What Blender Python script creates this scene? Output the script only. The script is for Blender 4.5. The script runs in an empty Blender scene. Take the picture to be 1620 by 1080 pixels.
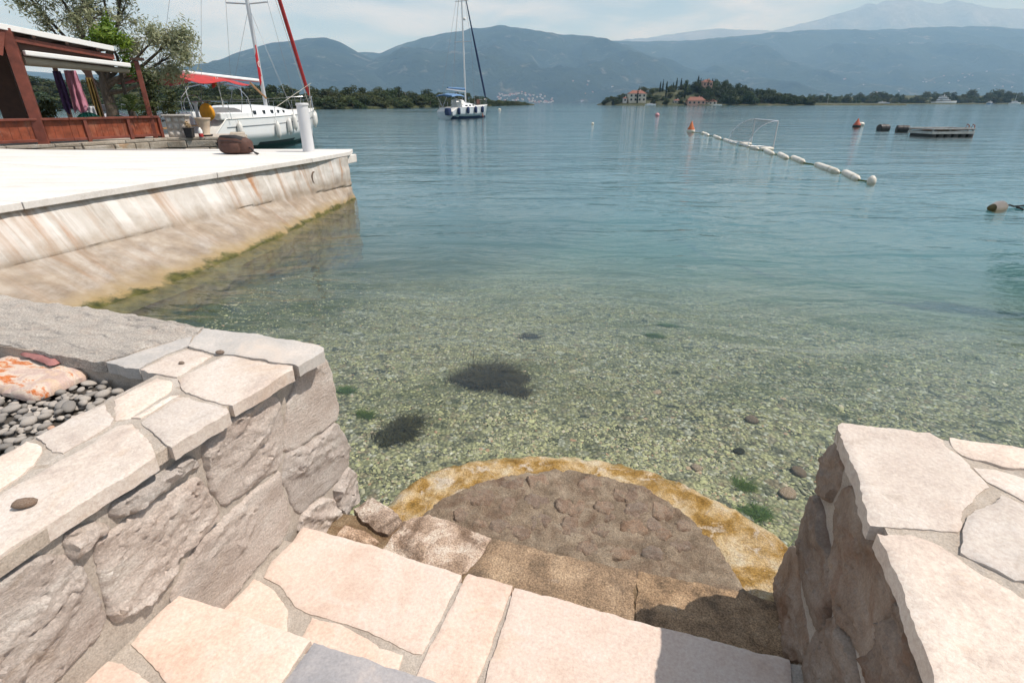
import bpy, bmesh, math, random
import numpy as np
from mathutils import Vector, Matrix, noise, geometry

R = math.radians
scene = bpy.context.scene
COL = scene.collection

# ---------------------------------------------------------------- camera
CAM_H = 1.7
cam_data = bpy.data.cameras.new('camera')
cam_data.sensor_width = 36.0
cam_data.lens = 36.0 * 835.0 / 1620.0
cam_data.clip_start = 0.05
cam_data.clip_end = 80000.0
cam = bpy.data.objects.new('camera', cam_data)
COL.objects.link(cam)
cam.location = (0.0, 0.0, CAM_H)
cam.rotation_euler = (R(90.0 - 24.3), 0.0, 0.0)
scene.camera = cam

# ---------------------------------------------------------------- sky
SUN_DIR = Vector((0.627, -0.03, 1.0)).normalized()
SUN_EL = math.asin(SUN_DIR.z)
SUN_AZ = math.atan2(SUN_DIR.x, SUN_DIR.y)
world = bpy.data.worlds.new('World')
scene.world = world
world.use_nodes = True
wt = world.node_tree
wt.nodes.clear()
def wn(kind, **kw):
    n = wt.nodes.new(kind)
    for k, v in kw.items():
        setattr(n, k, v)
    return n
w_out = wn('ShaderNodeOutputWorld')
w_bg = wn('ShaderNodeBackground')
w_bg.inputs['Strength'].default_value = 0.094
w_sky = wn('ShaderNodeTexSky', sky_type='NISHITA', sun_disc=False)
w_sky.sun_elevation = SUN_EL
w_sky.sun_rotation = SUN_AZ
w_sky.air_density = 1.0
w_sky.dust_density = 0.9
w_sky.ozone_density = 1.3
w_tc = wn('ShaderNodeTexCoord')
w_sep = wn('ShaderNodeSeparateXYZ')
wt.links.new(w_tc.outputs['Generated'], w_sep.inputs[0])
w_z = wn('ShaderNodeMath', operation='ABSOLUTE')
wt.links.new(w_sep.outputs['Z'], w_z.inputs[0])
w_za = wn('ShaderNodeMath', operation='ADD')
w_za.inputs[1].default_value = 0.16
wt.links.new(w_z.outputs[0], w_za.inputs[0])
w_dx = wn('ShaderNodeMath', operation='DIVIDE')
w_dy = wn('ShaderNodeMath', operation='DIVIDE')
wt.links.new(w_sep.outputs['X'], w_dx.inputs[0]); wt.links.new(w_za.outputs[0], w_dx.inputs[1])
wt.links.new(w_sep.outputs['Y'], w_dy.inputs[0]); wt.links.new(w_za.outputs[0], w_dy.inputs[1])
w_cmb = wn('ShaderNodeCombineXYZ')
wt.links.new(w_dx.outputs[0], w_cmb.inputs[0]); wt.links.new(w_dy.outputs[0], w_cmb.inputs[1])
w_n1 = wn('ShaderNodeTexNoise')
w_n1.inputs['Scale'].default_value = 1.15
w_n1.inputs['Detail'].default_value = 8.0
w_n1.inputs['Roughness'].default_value = 0.56
w_n1.inputs['Distortion'].default_value = 0.35
wt.links.new(w_cmb.outputs[0], w_n1.inputs['Vector'])
w_cr = wn('ShaderNodeValToRGB')
w_cr.color_ramp.elements[0].position = 0.40
w_cr.color_ramp.elements[0].color = (0.0, 0.0, 0.0, 1)
w_cr.color_ramp.elements[1].position = 0.62
w_cr.color_ramp.elements[1].color = (0.85, 0.85, 0.85, 1)
wt.links.new(w_n1.outputs['Fac'], w_cr.inputs[0])
w_mix = wn('ShaderNodeMix', data_type='RGBA')
w_mix.inputs['B'].default_value = (9.2, 9.4, 9.7, 1.0)
wt.links.new(w_cr.outputs[0], w_mix.inputs['Factor'])
wt.links.new(w_sky.outputs[0], w_mix.inputs['A'])
wt.links.new(w_mix.outputs['Result'], w_bg.inputs['Color'])
wt.links.new(w_bg.outputs[0], w_out.inputs['Surface'])

# ---------------------------------------------------------------- sun
sun_data = bpy.data.lights.new('sun', 'SUN')
sun_data.energy = 4.8
sun_data.angle = R(0.55)
sun_data.color = (1.0, 0.975, 0.945)
sun = bpy.data.objects.new('sun', sun_data)
COL.objects.link(sun)
sun.rotation_euler = SUN_DIR.to_track_quat('Z', 'Y').to_euler()
sun.location = (40, 0, 60)

# ---------------------------------------------------------------- exposure and renderer
vs = scene.view_settings
vs.view_transform = 'Standard'
vs.look = 'None'
vs.exposure = 0.1
vs.gamma = 1.0
vs.use_curve_mapping = False
cy = scene.cycles
cy.use_denoising = True
try:
    cy.denoiser = 'OPENIMAGEDENOISE'
except Exception:
    pass
cy.max_bounces = 7
cy.diffuse_bounces = 2
cy.glossy_bounces = 3
cy.transmission_bounces = 3
cy.transparent_max_bounces = 12
cy.volume_bounces = 1
cy.caustics_reflective = False
cy.caustics_refractive = False
cy.sample_clamp_indirect = 4.0
HAZE_DENSITY = 9.0e-5

# ================================================================ helpers
TH = R(16.0)                       # the quay and its stairs are turned 16 degrees to the view
TC, TS = math.cos(TH), math.sin(TH)

def ws(s, t, z=0.0):
    return Vector((s * TC + t * TS, -s * TS + t * TC, z))

def st(x, y):
    return (x * TC - y * TS, x * TS + y * TC)

def frac(p, octaves=4, h=0.9, lac=2.1):
    return noise.fractal(Vector(p), h, lac, octaves)

def lerp_list(pts, x):
    if x <= pts[0][0]:
        return pts[0][1]
    for (a, b), (c, d) in zip(pts, pts[1:]):
        if x <= c:
            k = (x - a) / (c - a)
            k2 = k
            return b + (d - b) * k2
    return pts[-1][1]

def smooth(a, b, x):
    k = min(1.0, max(0.0, (x - a) / (b - a)))
    return k * k * (3 - 2 * k)

def tag(o, label=None, cat=None, group=None, kind=None):
    if label: o['label'] = label
    if cat: o['category'] = cat
    if group: o['group'] = group
    if kind: o['kind'] = kind
    return o

def empty(name, loc=(0, 0, 0), rz=0.0, label=None, cat=None, group=None):
    o = bpy.data.objects.new(name, None)
    o.empty_display_size = 0.1
    COL.objects.link(o)
    o.location = loc
    o.rotation_euler = (0, 0, rz)
    return tag(o, label, cat, group)

def mesh_obj(name, verts, faces, mats, parent=None, sm=False, idx=None, sharp=50.0):
    me = bpy.data.meshes.new(name)
    me.from_pydata([tuple(v) for v in verts], [], [tuple(f) for f in faces])
    if not isinstance(mats, (list, tuple)):
        mats = [mats]
    for m in mats:
        me.materials.append(m)
    if idx is not None:
        me.polygons.foreach_set('material_index', idx)
    if sm:
        me.polygons.foreach_set('use_smooth', [True] * len(me.polygons))
        me.set_sharp_from_angle(angle=R(sharp))
    me.update()
    o = bpy.data.objects.new(name, me)
    COL.objects.link(o)
    o.parent = parent
    return o

def link_mesh(name, me, parent=None, loc=(0, 0, 0), rot=(0, 0, 0), scale=(1, 1, 1)):
    o = bpy.data.objects.new(name, me)
    COL.objects.link(o)
    o.parent = parent
    o.location = loc
    o.rotation_euler = rot
    o.scale = scale
    return o

def copy_tree(o, parent=None):
    c = o.copy()
    COL.objects.link(c)
    c.parent = parent
    for ch in o.children:
        copy_tree(ch, c)
    return c

class MB:
    """collects simple solids into one mesh"""
    def __init__(self):
        self.v = []; self.f = []; self.m = []
    def add(self, vs_, fs_, mi=0):
        b = len(self.v)
        self.v += [tuple(v) for v in vs_]
        self.f += [tuple(b + i for i in f) for f in fs_]
        self.m += [mi] * len(fs_)
        return self
    def box(self, c, size, rz=0.0, mi=0, taper=1.0, tilt=(0, 0)):
        sx, sy, sz = size[0] / 2, size[1] / 2, size[2] / 2
        ca, sa = math.cos(rz), math.sin(rz)
        vs_ = []
        for z in (-1, 1):
            k = taper if z > 0 else 1.0
            for x, y in ((-1, -1), (1, -1), (1, 1), (-1, 1)):
                px, py = x * sx * k, y * sy * k
                vs_.append((c[0] + px * ca - py * sa + tilt[0] * z * sz, c[1] + px * sa + py * ca + tilt[1] * z * sz, c[2] + z * sz))
        return self.add(vs_, [(3, 2, 1, 0), (4, 5, 6, 7), (0, 1, 5, 4), (1, 2, 6, 5), (2, 3, 7, 6), (3, 0, 4, 7)], mi)
    def beam(self, a, b, w, h, mi=0, up=(0, 0, 1)):
        a = Vector(a); b = Vector(b); d = (b - a).normalized()
        u = Vector(up)
        if abs(d.dot(u)) > 0.98:
            u = Vector((0, 1, 0))
        sd = d.cross(u).normalized() * (w / 2)
        up2 = sd.cross(d).normalized() * (h / 2)
        vs_ = [p + x * sd + y * up2 for p in (a, b) for x, y in ((-1, -1), (1, -1), (1, 1), (-1, 1))]
        return self.add(vs_, [(0, 1, 2, 3), (7, 6, 5, 4), (4, 5, 1, 0), (5, 6, 2, 1), (6, 7, 3, 2), (7, 4, 0, 3)], mi)
    def tube(self, pts, r, n=8, mi=0, caps=True):
        pts = [Vector(p) for p in pts]
        rs = r if isinstance(r, (list, tuple)) else [r] * len(pts)
        rings = []
        for i, p in enumerate(pts):
            d = (pts[min(i + 1, len(pts) - 1)] - pts[max(i - 1, 0)])
            d = d.normalized() if d.length > 1e-9 else Vector((0, 0, 1))
            u = Vector((0, 0, 1)) if abs(d.z) < 0.9 else Vector((1, 0, 0))
            a = d.cross(u).normalized(); b = a.cross(d).normalized()
            rings.append([p + (a * math.cos(k * 2 * math.pi / n) + b * math.sin(k * 2 * math.pi / n)) * rs[i] for k in range(n)])
        vs_ = [v for rg in rings for v in rg]
        fs_ = []
        for i in range(len(pts) - 1):
            for k in range(n):
                fs_.append((i * n + k, i * n + (k + 1) % n, (i + 1) * n + (k + 1) % n, (i + 1) * n + k))
        if caps:
            fs_.append(tuple(range(n - 1, -1, -1)))
            fs_.append(tuple((len(pts) - 1) * n + k for k in range(n)))
        return self.add(vs_, fs_, mi)
    def lathe(self, prof, n=16, c=(0, 0, 0), mi=0, axis='z'):
        vs_ = []
        for r, h in prof:
            for k in range(n):
                a = k * 2 * math.pi / n
                if axis == 'z':
                    vs_.append((c[0] + r * math.cos(a), c[1] + r * math.sin(a), c[2] + h))
                else:
                    vs_.append((c[0] + h, c[1] + r * math.cos(a), c[2] + r * math.sin(a)))
        fs_ = []
        for i in range(len(prof) - 1):
            for k in range(n):
                fs_.append((i * n + k, i * n + (k + 1) % n, (i + 1) * n + (k + 1) % n, (i + 1) * n + k))
        fs_.append(tuple(range(n - 1, -1, -1)))
        fs_.append(tuple((len(prof) - 1) * n + k for k in range(n)))
        return self.add(vs_, fs_, mi)
    def build(self, name, mats, parent=None, sm=False):
        return mesh_obj(name, self.v, self.f, mats, parent, sm, self.m)

def bevel(o, w=0.004, seg=2):
    m = o.modifiers.new('bevel', 'BEVEL')
    m.width = w; m.segments = seg; m.limit_method = 'ANGLE'; m.angle_limit = R(35)
    return o

# ---------------------------------------------------------------- materials
class NT:
    def __init__(self, name):
        self.mat = bpy.data.materials.new(name)
        self.mat.use_nodes = True
        self.t = self.mat.node_tree
        self.t.nodes.clear()
        self.out = self.t.nodes.new('ShaderNodeOutputMaterial')
    def n(self, kind, ins=None, **kw):
        nd = self.t.nodes.new(kind)
        for k, v in kw.items():
            setattr(nd, k, v)
        for k, v in (ins or {}).items():
            if hasattr(v, 'is_output') or isinstance(v, bpy.types.NodeSocket):
                self.t.links.new(v, nd.inputs[k])
            else:
                nd.inputs[k].default_value = v
        return nd
    def l(self, a, b):
        self.t.links.new(a, b)
    def pos(self, scale=(1, 1, 1), obj=False, rnd=False):
        if obj:
            src = self.n('ShaderNodeTexCoord').outputs['Object']
        else:
            src = self.n('ShaderNodeNewGeometry').outputs['Position']
        if rnd:
            oi = self.n('ShaderNodeObjectInfo')
            ml = self.n('ShaderNodeMath', {0: oi.outputs['Random'], 1: 57.0}, operation='MULTIPLY')
            src = self.n('ShaderNodeVectorMath', {0: src, 1: ml.outputs[0]}, operation='ADD').outputs[0]
        return self.n('ShaderNodeMapping', {'Vector': src, 'Scale': scale}).outputs[0]
    def noise(self, vec, scale, detail=4, rough=0.55, dist=0.0):
        return self.n('ShaderNodeTexNoise', {'Vector': vec, 'Scale': scale, 'Detail': detail, 'Roughness': rough, 'Distortion': dist}).outputs['Fac']
    def voro(self, vec, scale, feature='F1', out='Distance', rnd=1.0):
        nd = self.n('ShaderNodeTexVoronoi', {'Vector': vec, 'Scale': scale, 'Randomness': rnd}, feature=feature)
        return nd.outputs[out]
    def ramp(self, fac, stops, interp='LINEAR'):
        nd = self.n('ShaderNodeValToRGB', {0: fac})
        cr = nd.color_ramp
        cr.interpolation = interp
        while len(cr.elements) < len(stops):
            cr.elements.new(0.5)
        for e, (p, c) in zip(cr.elements, stops):
            e.position = p
            e.color = (c[0], c[1], c[2], 1) if isinstance(c, (tuple, list)) else (c, c, c, 1)
        return nd.outputs[0]
    def mix(self, fac, a, b, mode='MIX'):
        nd = self.n('ShaderNodeMix', data_type='RGBA', blend_type=mode)
        for k, v in (('Factor', fac), ('A', a), ('B', b)):
            if isinstance(v, bpy.types.NodeSocket):
                self.l(v, nd.inputs[k])
            elif k == 'Factor':
                nd.inputs[k].default_value = v
            else:
                nd.inputs[k].default_value = (v[0], v[1], v[2], 1)
        return nd.outputs['Result']
    def math(self, op, a, b=0.0, clamp=False):
        nd = self.n('ShaderNodeMath', operation=op, use_clamp=clamp)
        for i, v in enumerate((a, b)):
            if isinstance(v, bpy.types.NodeSocket):
                self.l(v, nd.inputs[i])
            else:
                nd.inputs[i].default_value = v
        return nd.outputs[0]
    def bump(self, height, strength=0.5, dist=0.01, normal=None):
        ins = {'Height': height, 'Strength': strength, 'Distance': dist}
        if normal is not None:
            ins['Normal'] = normal
        return self.n('ShaderNodeBump', ins).outputs[0]
    def bsdf(self, color, rough=0.6, normal=None, metal=0.0, spec=0.35, **extra):
        ins = {'Roughness': rough, 'Metallic': metal, 'Specular IOR Level': spec}
        ins['Base Color'] = color if isinstance(color, bpy.types.NodeSocket) else (color[0], color[1], color[2], 1)
        if normal is not None:
            ins['Normal'] = normal
        ins.update(extra)
        nd = self.n('ShaderNodeBsdfPrincipled', ins)
        self.l(nd.outputs[0], self.out.inputs['Surface'])
        return nd

def paint(name, color, rough=0.45, var=0.12, scale=6.0, metal=0.0, bump=0.0, spec=0.4, dirt=None):
    m = NT(name)
    p = m.pos(obj=True)
    nz = m.noise(p, scale, 5, 0.6)
    hi = tuple(min(1.0, c * (1 + var)) for c in color)
    lo = tuple(c * (1 - var) for c in color)
    col = m.ramp(nz, [(0.3, lo), (0.7, hi)])
    if dirt:
        d = m.noise(p, scale * 0.45, 6, 0.65, 0.6)
        col = m.mix(m.ramp(d, [(0.52, 0.0), (0.72, 0.75)]), col, dirt)
    rg = m.ramp(nz, [(0.2, max(0.02, rough - 0.08)), (0.8, min(1.0, rough + 0.08))])
    nrm = m.bump(m.noise(p, scale * 8, 4), bump, 0.01) if bump else None
    m.bsdf(col, rg, nrm, metal, spec)
    return m.mat

def stone_mat(name, stops, stain=None, stain_pos=(0.55, 0.75), scale=3.0, grain=0.35, bump=0.5, bdist=0.006, rough=0.85, layer=(1, 1, 1), hue_var=0.12, veins=0.0, stain2=None, stain2_pos=(0.6, 0.7), speck=0.0):
    m = NT(name)
    p = m.pos(obj=True, rnd=True)
    pl = m.n('ShaderNodeMapping', {'Vector': p, 'Scale': layer}).outputs[0]
    base = m.ramp(m.noise(pl, scale, 6, 0.62, 0.4), stops)
    fine = m.noise(p, scale * 22, 5, 0.7)
    base = m.mix(grain, base, m.ramp(fine, [(0.25, 0.25), (0.75, 1.0)]), 'OVERLAY')
    if stain:
        sn = m.noise(pl, scale * 0.8, 7, 0.66, 0.9)
        base = m.mix(m.ramp(sn, [(stain_pos[0], 0.0), (stain_pos[1], 0.8)]), base, stain)
    if stain2:
        pq = m.n('ShaderNodeMapping', {'Vector': p, 'Location': (3.1, 7.7, 1.3)}).outputs[0]
        sn2 = m.noise(pq, scale * 1.7, 7, 0.7, 0.5)
        base = m.mix(m.ramp(sn2, [(stain2_pos[0], 0.0), (stain2_pos[1], 0.85)]), base, stain2)
    if speck:
        sp_ = m.noise(p, 150.0, 4, 0.75, 0.2)
        base = m.mix(speck, base, m.ramp(sp_, [(0.40, (0.12, 0.11, 0.10)), (0.50, (0.55, 0.55, 0.55)), (0.60, (1.0, 0.97, 0.93))]), 'OVERLAY')
    oi = m.n('ShaderNodeObjectInfo')
    hv = m.n('ShaderNodeHueSaturation', {'Hue': 0.5, 'Color': base,
             'Saturation': m.math('ADD', m.math('MULTIPLY', oi.outputs['Random'], 0.3), 0.92),
             'Value': m.math('ADD', m.math('MULTIPLY', oi.outputs['Random'], hue_var * 2), 1 - hue_var)}).outputs[0]
    b1 = m.noise(pl, scale * 9, 8, 0.72, 0.3)
    nrm = m.bump(b1, bump, bdist)
    b2 = m.noise(p, scale * 60, 3, 0.7)
    nrm = m.bump(b2, bump * 0.6, bdist * 0.25, nrm)
    if veins:
        pit = m.voro(p, scale * 18, 'F1')
        nrm = m.bump(m.ramp(pit, [(0.05, 0.0), (0.22, 1.0)]), veins, bdist, nrm)
    m.bsdf(hv, rough, nrm, 0.0, 0.25)
    return m.mat

M = {}
M['coping'] = stone_mat('cream_limestone', [(0.28, (0.46, 0.39, 0.345)), (0.46, (0.57, 0.49, 0.435)), (0.72, (0.63, 0.565, 0.515))], stain=(0.52, 0.36, 0.24), stain_pos=(0.56, 0.84), scale=5.0, grain=0.32, bump=0.7, bdist=0.006, stain2=(0.39, 0.325, 0.275), stain2_pos=(0.58, 0.76), speck=0.05, veins=0.06)
M['grey_coping'] = stone_mat('weathered_grey_limestone', [(0.3, (0.35, 0.325, 0.30)), (0.5, (0.47, 0.43, 0.39)), (0.7, (0.58, 0.52, 0.465))], stain=(0.20, 0.195, 0.19), stain_pos=(0.54, 0.68), scale=11.0, grain=0.6, bump=1.0, bdist=0.012, layer=(0.5, 1.8, 1), speck=0.32, stain2=(0.56, 0.48, 0.42), stain2_pos=(0.50, 0.66))
M['smooth_grey'] = stone_mat('smooth_grey_stone', [(0.3, (0.36, 0.345, 0.33)), (0.5, (0.43, 0.41, 0.39)), (0.7, (0.54, 0.49, 0.45))], stain=(0.56, 0.49, 0.43), stain_pos=(0.55, 0.72), scale=5.0, grain=0.25, bump=0.4, bdist=0.004)
M['flag'] = stone_mat('peach_flagstone', [(0.28, (0.54, 0.405, 0.335)), (0.46, (0.61, 0.48, 0.41)), (0.72, (0.64, 0.54, 0.48))], stain=(0.55, 0.38, 0.245), stain_pos=(0.60, 0.82), scale=4.5, grain=0.30, bump=0.5, bdist=0.005, hue_var=0.05, stain2=(0.67, 0.61, 0.56), stain2_pos=(0.56, 0.72), speck=0.05, veins=0.05)
M['grey_flag'] = stone_mat('grey_flagstone', [(0.3, (0.27, 0.27, 0.285)), (0.5, (0.36, 0.345, 0.35)), (0.7, (0.50, 0.43, 0.39))], scale=6.0, grain=0.25, bump=0.3, bdist=0.003)
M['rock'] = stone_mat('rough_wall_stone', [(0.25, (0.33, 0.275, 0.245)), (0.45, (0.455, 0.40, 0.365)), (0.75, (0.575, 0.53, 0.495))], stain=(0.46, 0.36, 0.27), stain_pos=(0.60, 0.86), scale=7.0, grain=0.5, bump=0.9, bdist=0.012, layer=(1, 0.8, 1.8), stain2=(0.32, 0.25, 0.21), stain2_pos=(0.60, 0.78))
M['shaded_brown_rock'] = stone_mat('shaded_and_brown_stone', [(0.25, (0.15, 0.112, 0.088)), (0.48, (0.25, 0.195, 0.158)), (0.75, (0.36, 0.305, 0.26))], stain=(0.20, 0.095, 0.05), stain_pos=(0.5, 0.75), scale=7.0, grain=0.4, bump=0.65, bdist=0.010)  # darker copy of the wall stone with shade in its colour; also brown pebbles
M['mortar'] = stone_mat('mortar', [(0.3, (0.33, 0.285, 0.245)), (0.55, (0.42, 0.375, 0.33)), (0.75, (0.50, 0.46, 0.42))], scale=9.0, grain=0.5, bump=0.9, bdist=0.006, hue_var=0.0)
M['brown_step'] = stone_mat('sea_stained_step_stone', [(0.3, (0.13, 0.095, 0.065)), (0.5, (0.29, 0.205, 0.135)), (0.7, (0.42, 0.31, 0.21))], stain=(0.10, 0.078, 0.06), stain_pos=(0.52, 0.72), stain2=(0.42, 0.36, 0.31), stain2_pos=(0.63, 0.75), scale=8.0, grain=0.65, bump=1.0, bdist=0.010, veins=0.35, speck=0.42)
M['pale_step'] = stone_mat('pale_worn_step_stone', [(0.3, (0.21, 0.145, 0.10)), (0.5, (0.42, 0.32, 0.25)), (0.62, (0.62, 0.50, 0.42))], stain=(0.17, 0.115, 0.08), stain_pos=(0.52, 0.62), scale=9.0, grain=0.5, bump=1.0, bdist=0.010, speck=0.5)
M['landing'] = stone_mat('landing_cement', [(0.3, (0.13, 0.094, 0.064)), (0.5, (0.225, 0.172, 0.120)), (0.72, (0.33, 0.27, 0.20))], stain=(0.165, 0.095, 0.06), stain_pos=(0.5, 0.72), scale=10.0, grain=0.6, bump=1.0, bdist=0.012, hue_var=0.0, speck=0.3)
M['cobble'] = stone_mat('landing_cobble', [(0.3, (0.13, 0.092, 0.070)), (0.5, (0.205, 0.150, 0.115)), (0.72, (0.28, 0.22, 0.175))], scale=12.0, grain=0.6, bump=1.0, bdist=0.010, rough=0.75, stain2=(0.25, 0.205, 0.165), stain2_pos=(0.46, 0.60), hue_var=0.10, speck=0.3)
M['rim'] = stone_mat('algae_stained_rim', [(0.32, (0.18, 0.10, 0.022)), (0.45, (0.33, 0.21, 0.075)), (0.57, (0.51, 0.39, 0.24)), (0.74, (0.62, 0.53, 0.42))], stain=(0.20, 0.115, 0.028), stain_pos=(0.56, 0.70), stain2=(0.62, 0.54, 0.45), stain2_pos=(0.55, 0.64), scale=6.5, grain=0.6, bump=1.0, bdist=0.016, hue_var=0.0, rough=0.45, veins=0.5, speck=0.35)
M['pebble'] = stone_mat('grey_pebble', [(0.3, (0.20, 0.188, 0.175)), (0.55, (0.285, 0.265, 0.245)), (0.75, (0.39, 0.365, 0.335))], scale=14.0, grain=0.3, bump=0.3, bdist=0.003, rough=0.75, hue_var=0.32)
M['pebble_pink'] = stone_mat('pink_pebble', [(0.3, (0.36, 0.22, 0.16)), (0.7, (0.50, 0.35, 0.27))], scale=14.0, grain=0.3, bump=0.3, bdist=0.003)
M['pebble_white'] = stone_mat('white_pebble', [(0.3, (0.55, 0.55, 0.54)), (0.7, (0.72, 0.71, 0.69))], scale=14.0, grain=0.2, bump=0.3, bdist=0.003)
M['soil'] = stone_mat('gravel_bed_soil', [(0.3, (0.06, 0.052, 0.045)), (0.7, (0.13, 0.115, 0.10))], scale=20.0, grain=0.5, bump=1.0, bdist=0.01, hue_var=0.0)
M['agate'] = stone_mat('banded_marble', [(0.30, (0.48, 0.28, 0.14)), (0.40, (0.56, 0.44, 0.35)), (0.48, (0.46, 0.36, 0.33)), (0.55, (0.58, 0.50, 0.43)), (0.61, (0.46, 0.17, 0.085)), (0.67, (0.54, 0.38, 0.28)), (0.78, (0.62, 0.54, 0.47))], scale=7.0, grain=0.25, bump=0.5, bdist=0.005, layer=(1.0, 2.2, 1), hue_var=0.0)
M['red_stone'] = stone_mat('dusky_red_stone', [(0.3, (0.30, 0.155, 0.15)), (0.7, (0.38, 0.215, 0.205))], scale=12.0, grain=0.3, bump=0.4, bdist=0.003, hue_var=0.0)

# ---------------------------------------------------------------- stones cut from an outline
def densify(poly, g, jit, seed):
    out = []
    n = len(poly)
    for i in range(n):
        a = poly[i]; b = poly[(i + 1) % n]
        L = math.hypot(b[0] - a[0], b[1] - a[1])
        k = max(1, int(round(L / g)))
        for j in range(k):
            f = j / k
            x = a[0] + (b[0] - a[0]) * f; y = a[1] + (b[1] - a[1]) * f
            d = jit * (frac((x * 18, y * 18, seed), 3) + 0.35 * frac((x * 70, y * 70, seed), 2))
            e = jit * (frac((x * 18, y * 18, seed + 9.0), 3) + 0.35 * frac((x * 70, y * 70, seed + 4), 2))
            out.append((x + d, y + e))
    return out

def chaikin(poly, it=1, cut=0.011):
    for _ in range(it):
        o = []
        n = len(poly)
        for i in range(n):
            a = poly[i]; b = poly[(i + 1) % n]
            k = min(0.25, cut / max(1e-6, math.hypot(b[0] - a[0], b[1] - a[1])))
            o.append((a[0] + (b[0] - a[0]) * k, a[1] + (b[1] - a[1]) * k))
            o.append((a[0] + (b[0] - a[0]) * (1 - k), a[1] + (b[1] - a[1]) * (1 - k)))
        poly = o
    return poly

def grow(poly, w):
    area = sum(poly[i][0] * poly[(i + 1) % len(poly)][1] - poly[(i + 1) % len(poly)][0] * poly[i][1] for i in range(len(poly)))
    sg = 1 if area > 0 else -1
    out = []
    n = len(poly)
    for i in range(n):
        a, b, c = Vector(poly[i - 1]), Vector(poly[i]), Vector(poly[(i + 1) % n])
        d = ((b - a).normalized() + (c - b).normalized())
        d = d.normalized() if d.length > 1e-6 else Vector((1, 0))
        out.append((b.x + sg * d.y * w, b.y - sg * d.x * w))
    return out

def stone(name, poly, fn, to3, thick, mat, parent, g=0.02, jit=0.004, seed=0.0, round_w=0.008, round_h=0.006, flip=False, soft=1, back=0.0):
    """a stone with the given outline; fn(x, y, d) is its surface height, d the distance to the edge"""
    area = sum(poly[i][0] * poly[(i + 1) % len(poly)][1] - poly[(i + 1) % len(poly)][0] * poly[i][1] for i in range(len(poly)))
    if area < 0:
        poly = poly[::-1]
    poly = chaikin(poly, soft) if soft else poly
    ring = densify(poly, g, jit, seed)
    B = np.array(ring)
    A2 = np.roll(B, -1, axis=0)
    x0, y0 = B.min(axis=0); x1, y1 = B.max(axis=0)
    gx = np.arange(x0 + g * 0.5, x1, g); gy = np.arange(y0 + g * 0.5, y1, g)
    XX, YY = np.meshgrid(gx, gy)
    rs = np.random.RandomState(int(abs(seed) * 100) % 100000 + 7)
    Q = np.stack([XX.ravel(), YY.ravel()], 1) + rs.uniform(-0.22, 0.22, (XX.size, 2)) * g
    def dist(Q):
        ab = A2 - B
        L2 = (ab ** 2).sum(1) + 1e-12
        ap = Q[:, None, :] - B[None]
        k = np.clip((ap * ab[None]).sum(2) / L2[None], 0, 1)
        dd = ap - k[..., None] * ab[None]
        return np.sqrt((dd ** 2).sum(2)).min(1)
    def inside(Q):
        x, y = Q[:, 0][:, None], Q[:, 1][:, None]
        xa, ya, xb, yb = B[:, 0][None], B[:, 1][None], A2[:, 0][None], A2[:, 1][None]
        c = ((ya > y) != (yb > y)) & (x < (xb - xa) * (y - ya) / (yb - ya + 1e-15) + xa)
        return c.sum(1) % 2 == 1
    if len(Q):
        ok = inside(Q)
        Q = Q[ok]
    if len(Q):
        D = dist(Q)
        keep = D > g * 0.45
        Q = Q[keep]
    pts = [Vector(p) for p in ring] + [Vector((q[0], q[1])) for q in Q]
    nb = len(ring)
    vo, eo, fo, ov, oe, of = geometry.delaunay_2d_cdt(pts, [(i, (i + 1) % nb) for i in range(nb)], [], 1, 1e-6)
    V = np.array([(v.x, v.y) for v in vo])
    D = dist(V)
    verts = []
    for (x, y), d in zip(V, D):
        e = max(0.0, 1.0 - d / round_w)
        h = fn(x, y, d) - round_h * e * e
        verts.append(to3(x, y, h))
    faces = [tuple(f) for f in fo]
    # skirt along the boundary edges of the triangulation
    cnt = {}
    for f in faces:
        for i in range(len(f)):
            a, b = f[i], f[(i + 1) % len(f)]
            cnt[(a, b)] = cnt.get((a, b), 0) + 1
    low = {}
    for (a, b) in list(cnt):
        if (b, a) not in cnt:
            for q in (a, b):
                if q not in low:
                    low[q] = len(verts)
                    verts.append(to3(V[q][0], V[q][1], -thick))
            faces.append((b, a, low[a], low[b]))
    if flip:
        faces = [f[::-1] for f in faces]
    return mesh_obj(name, verts, faces, mat, parent, True)

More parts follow.
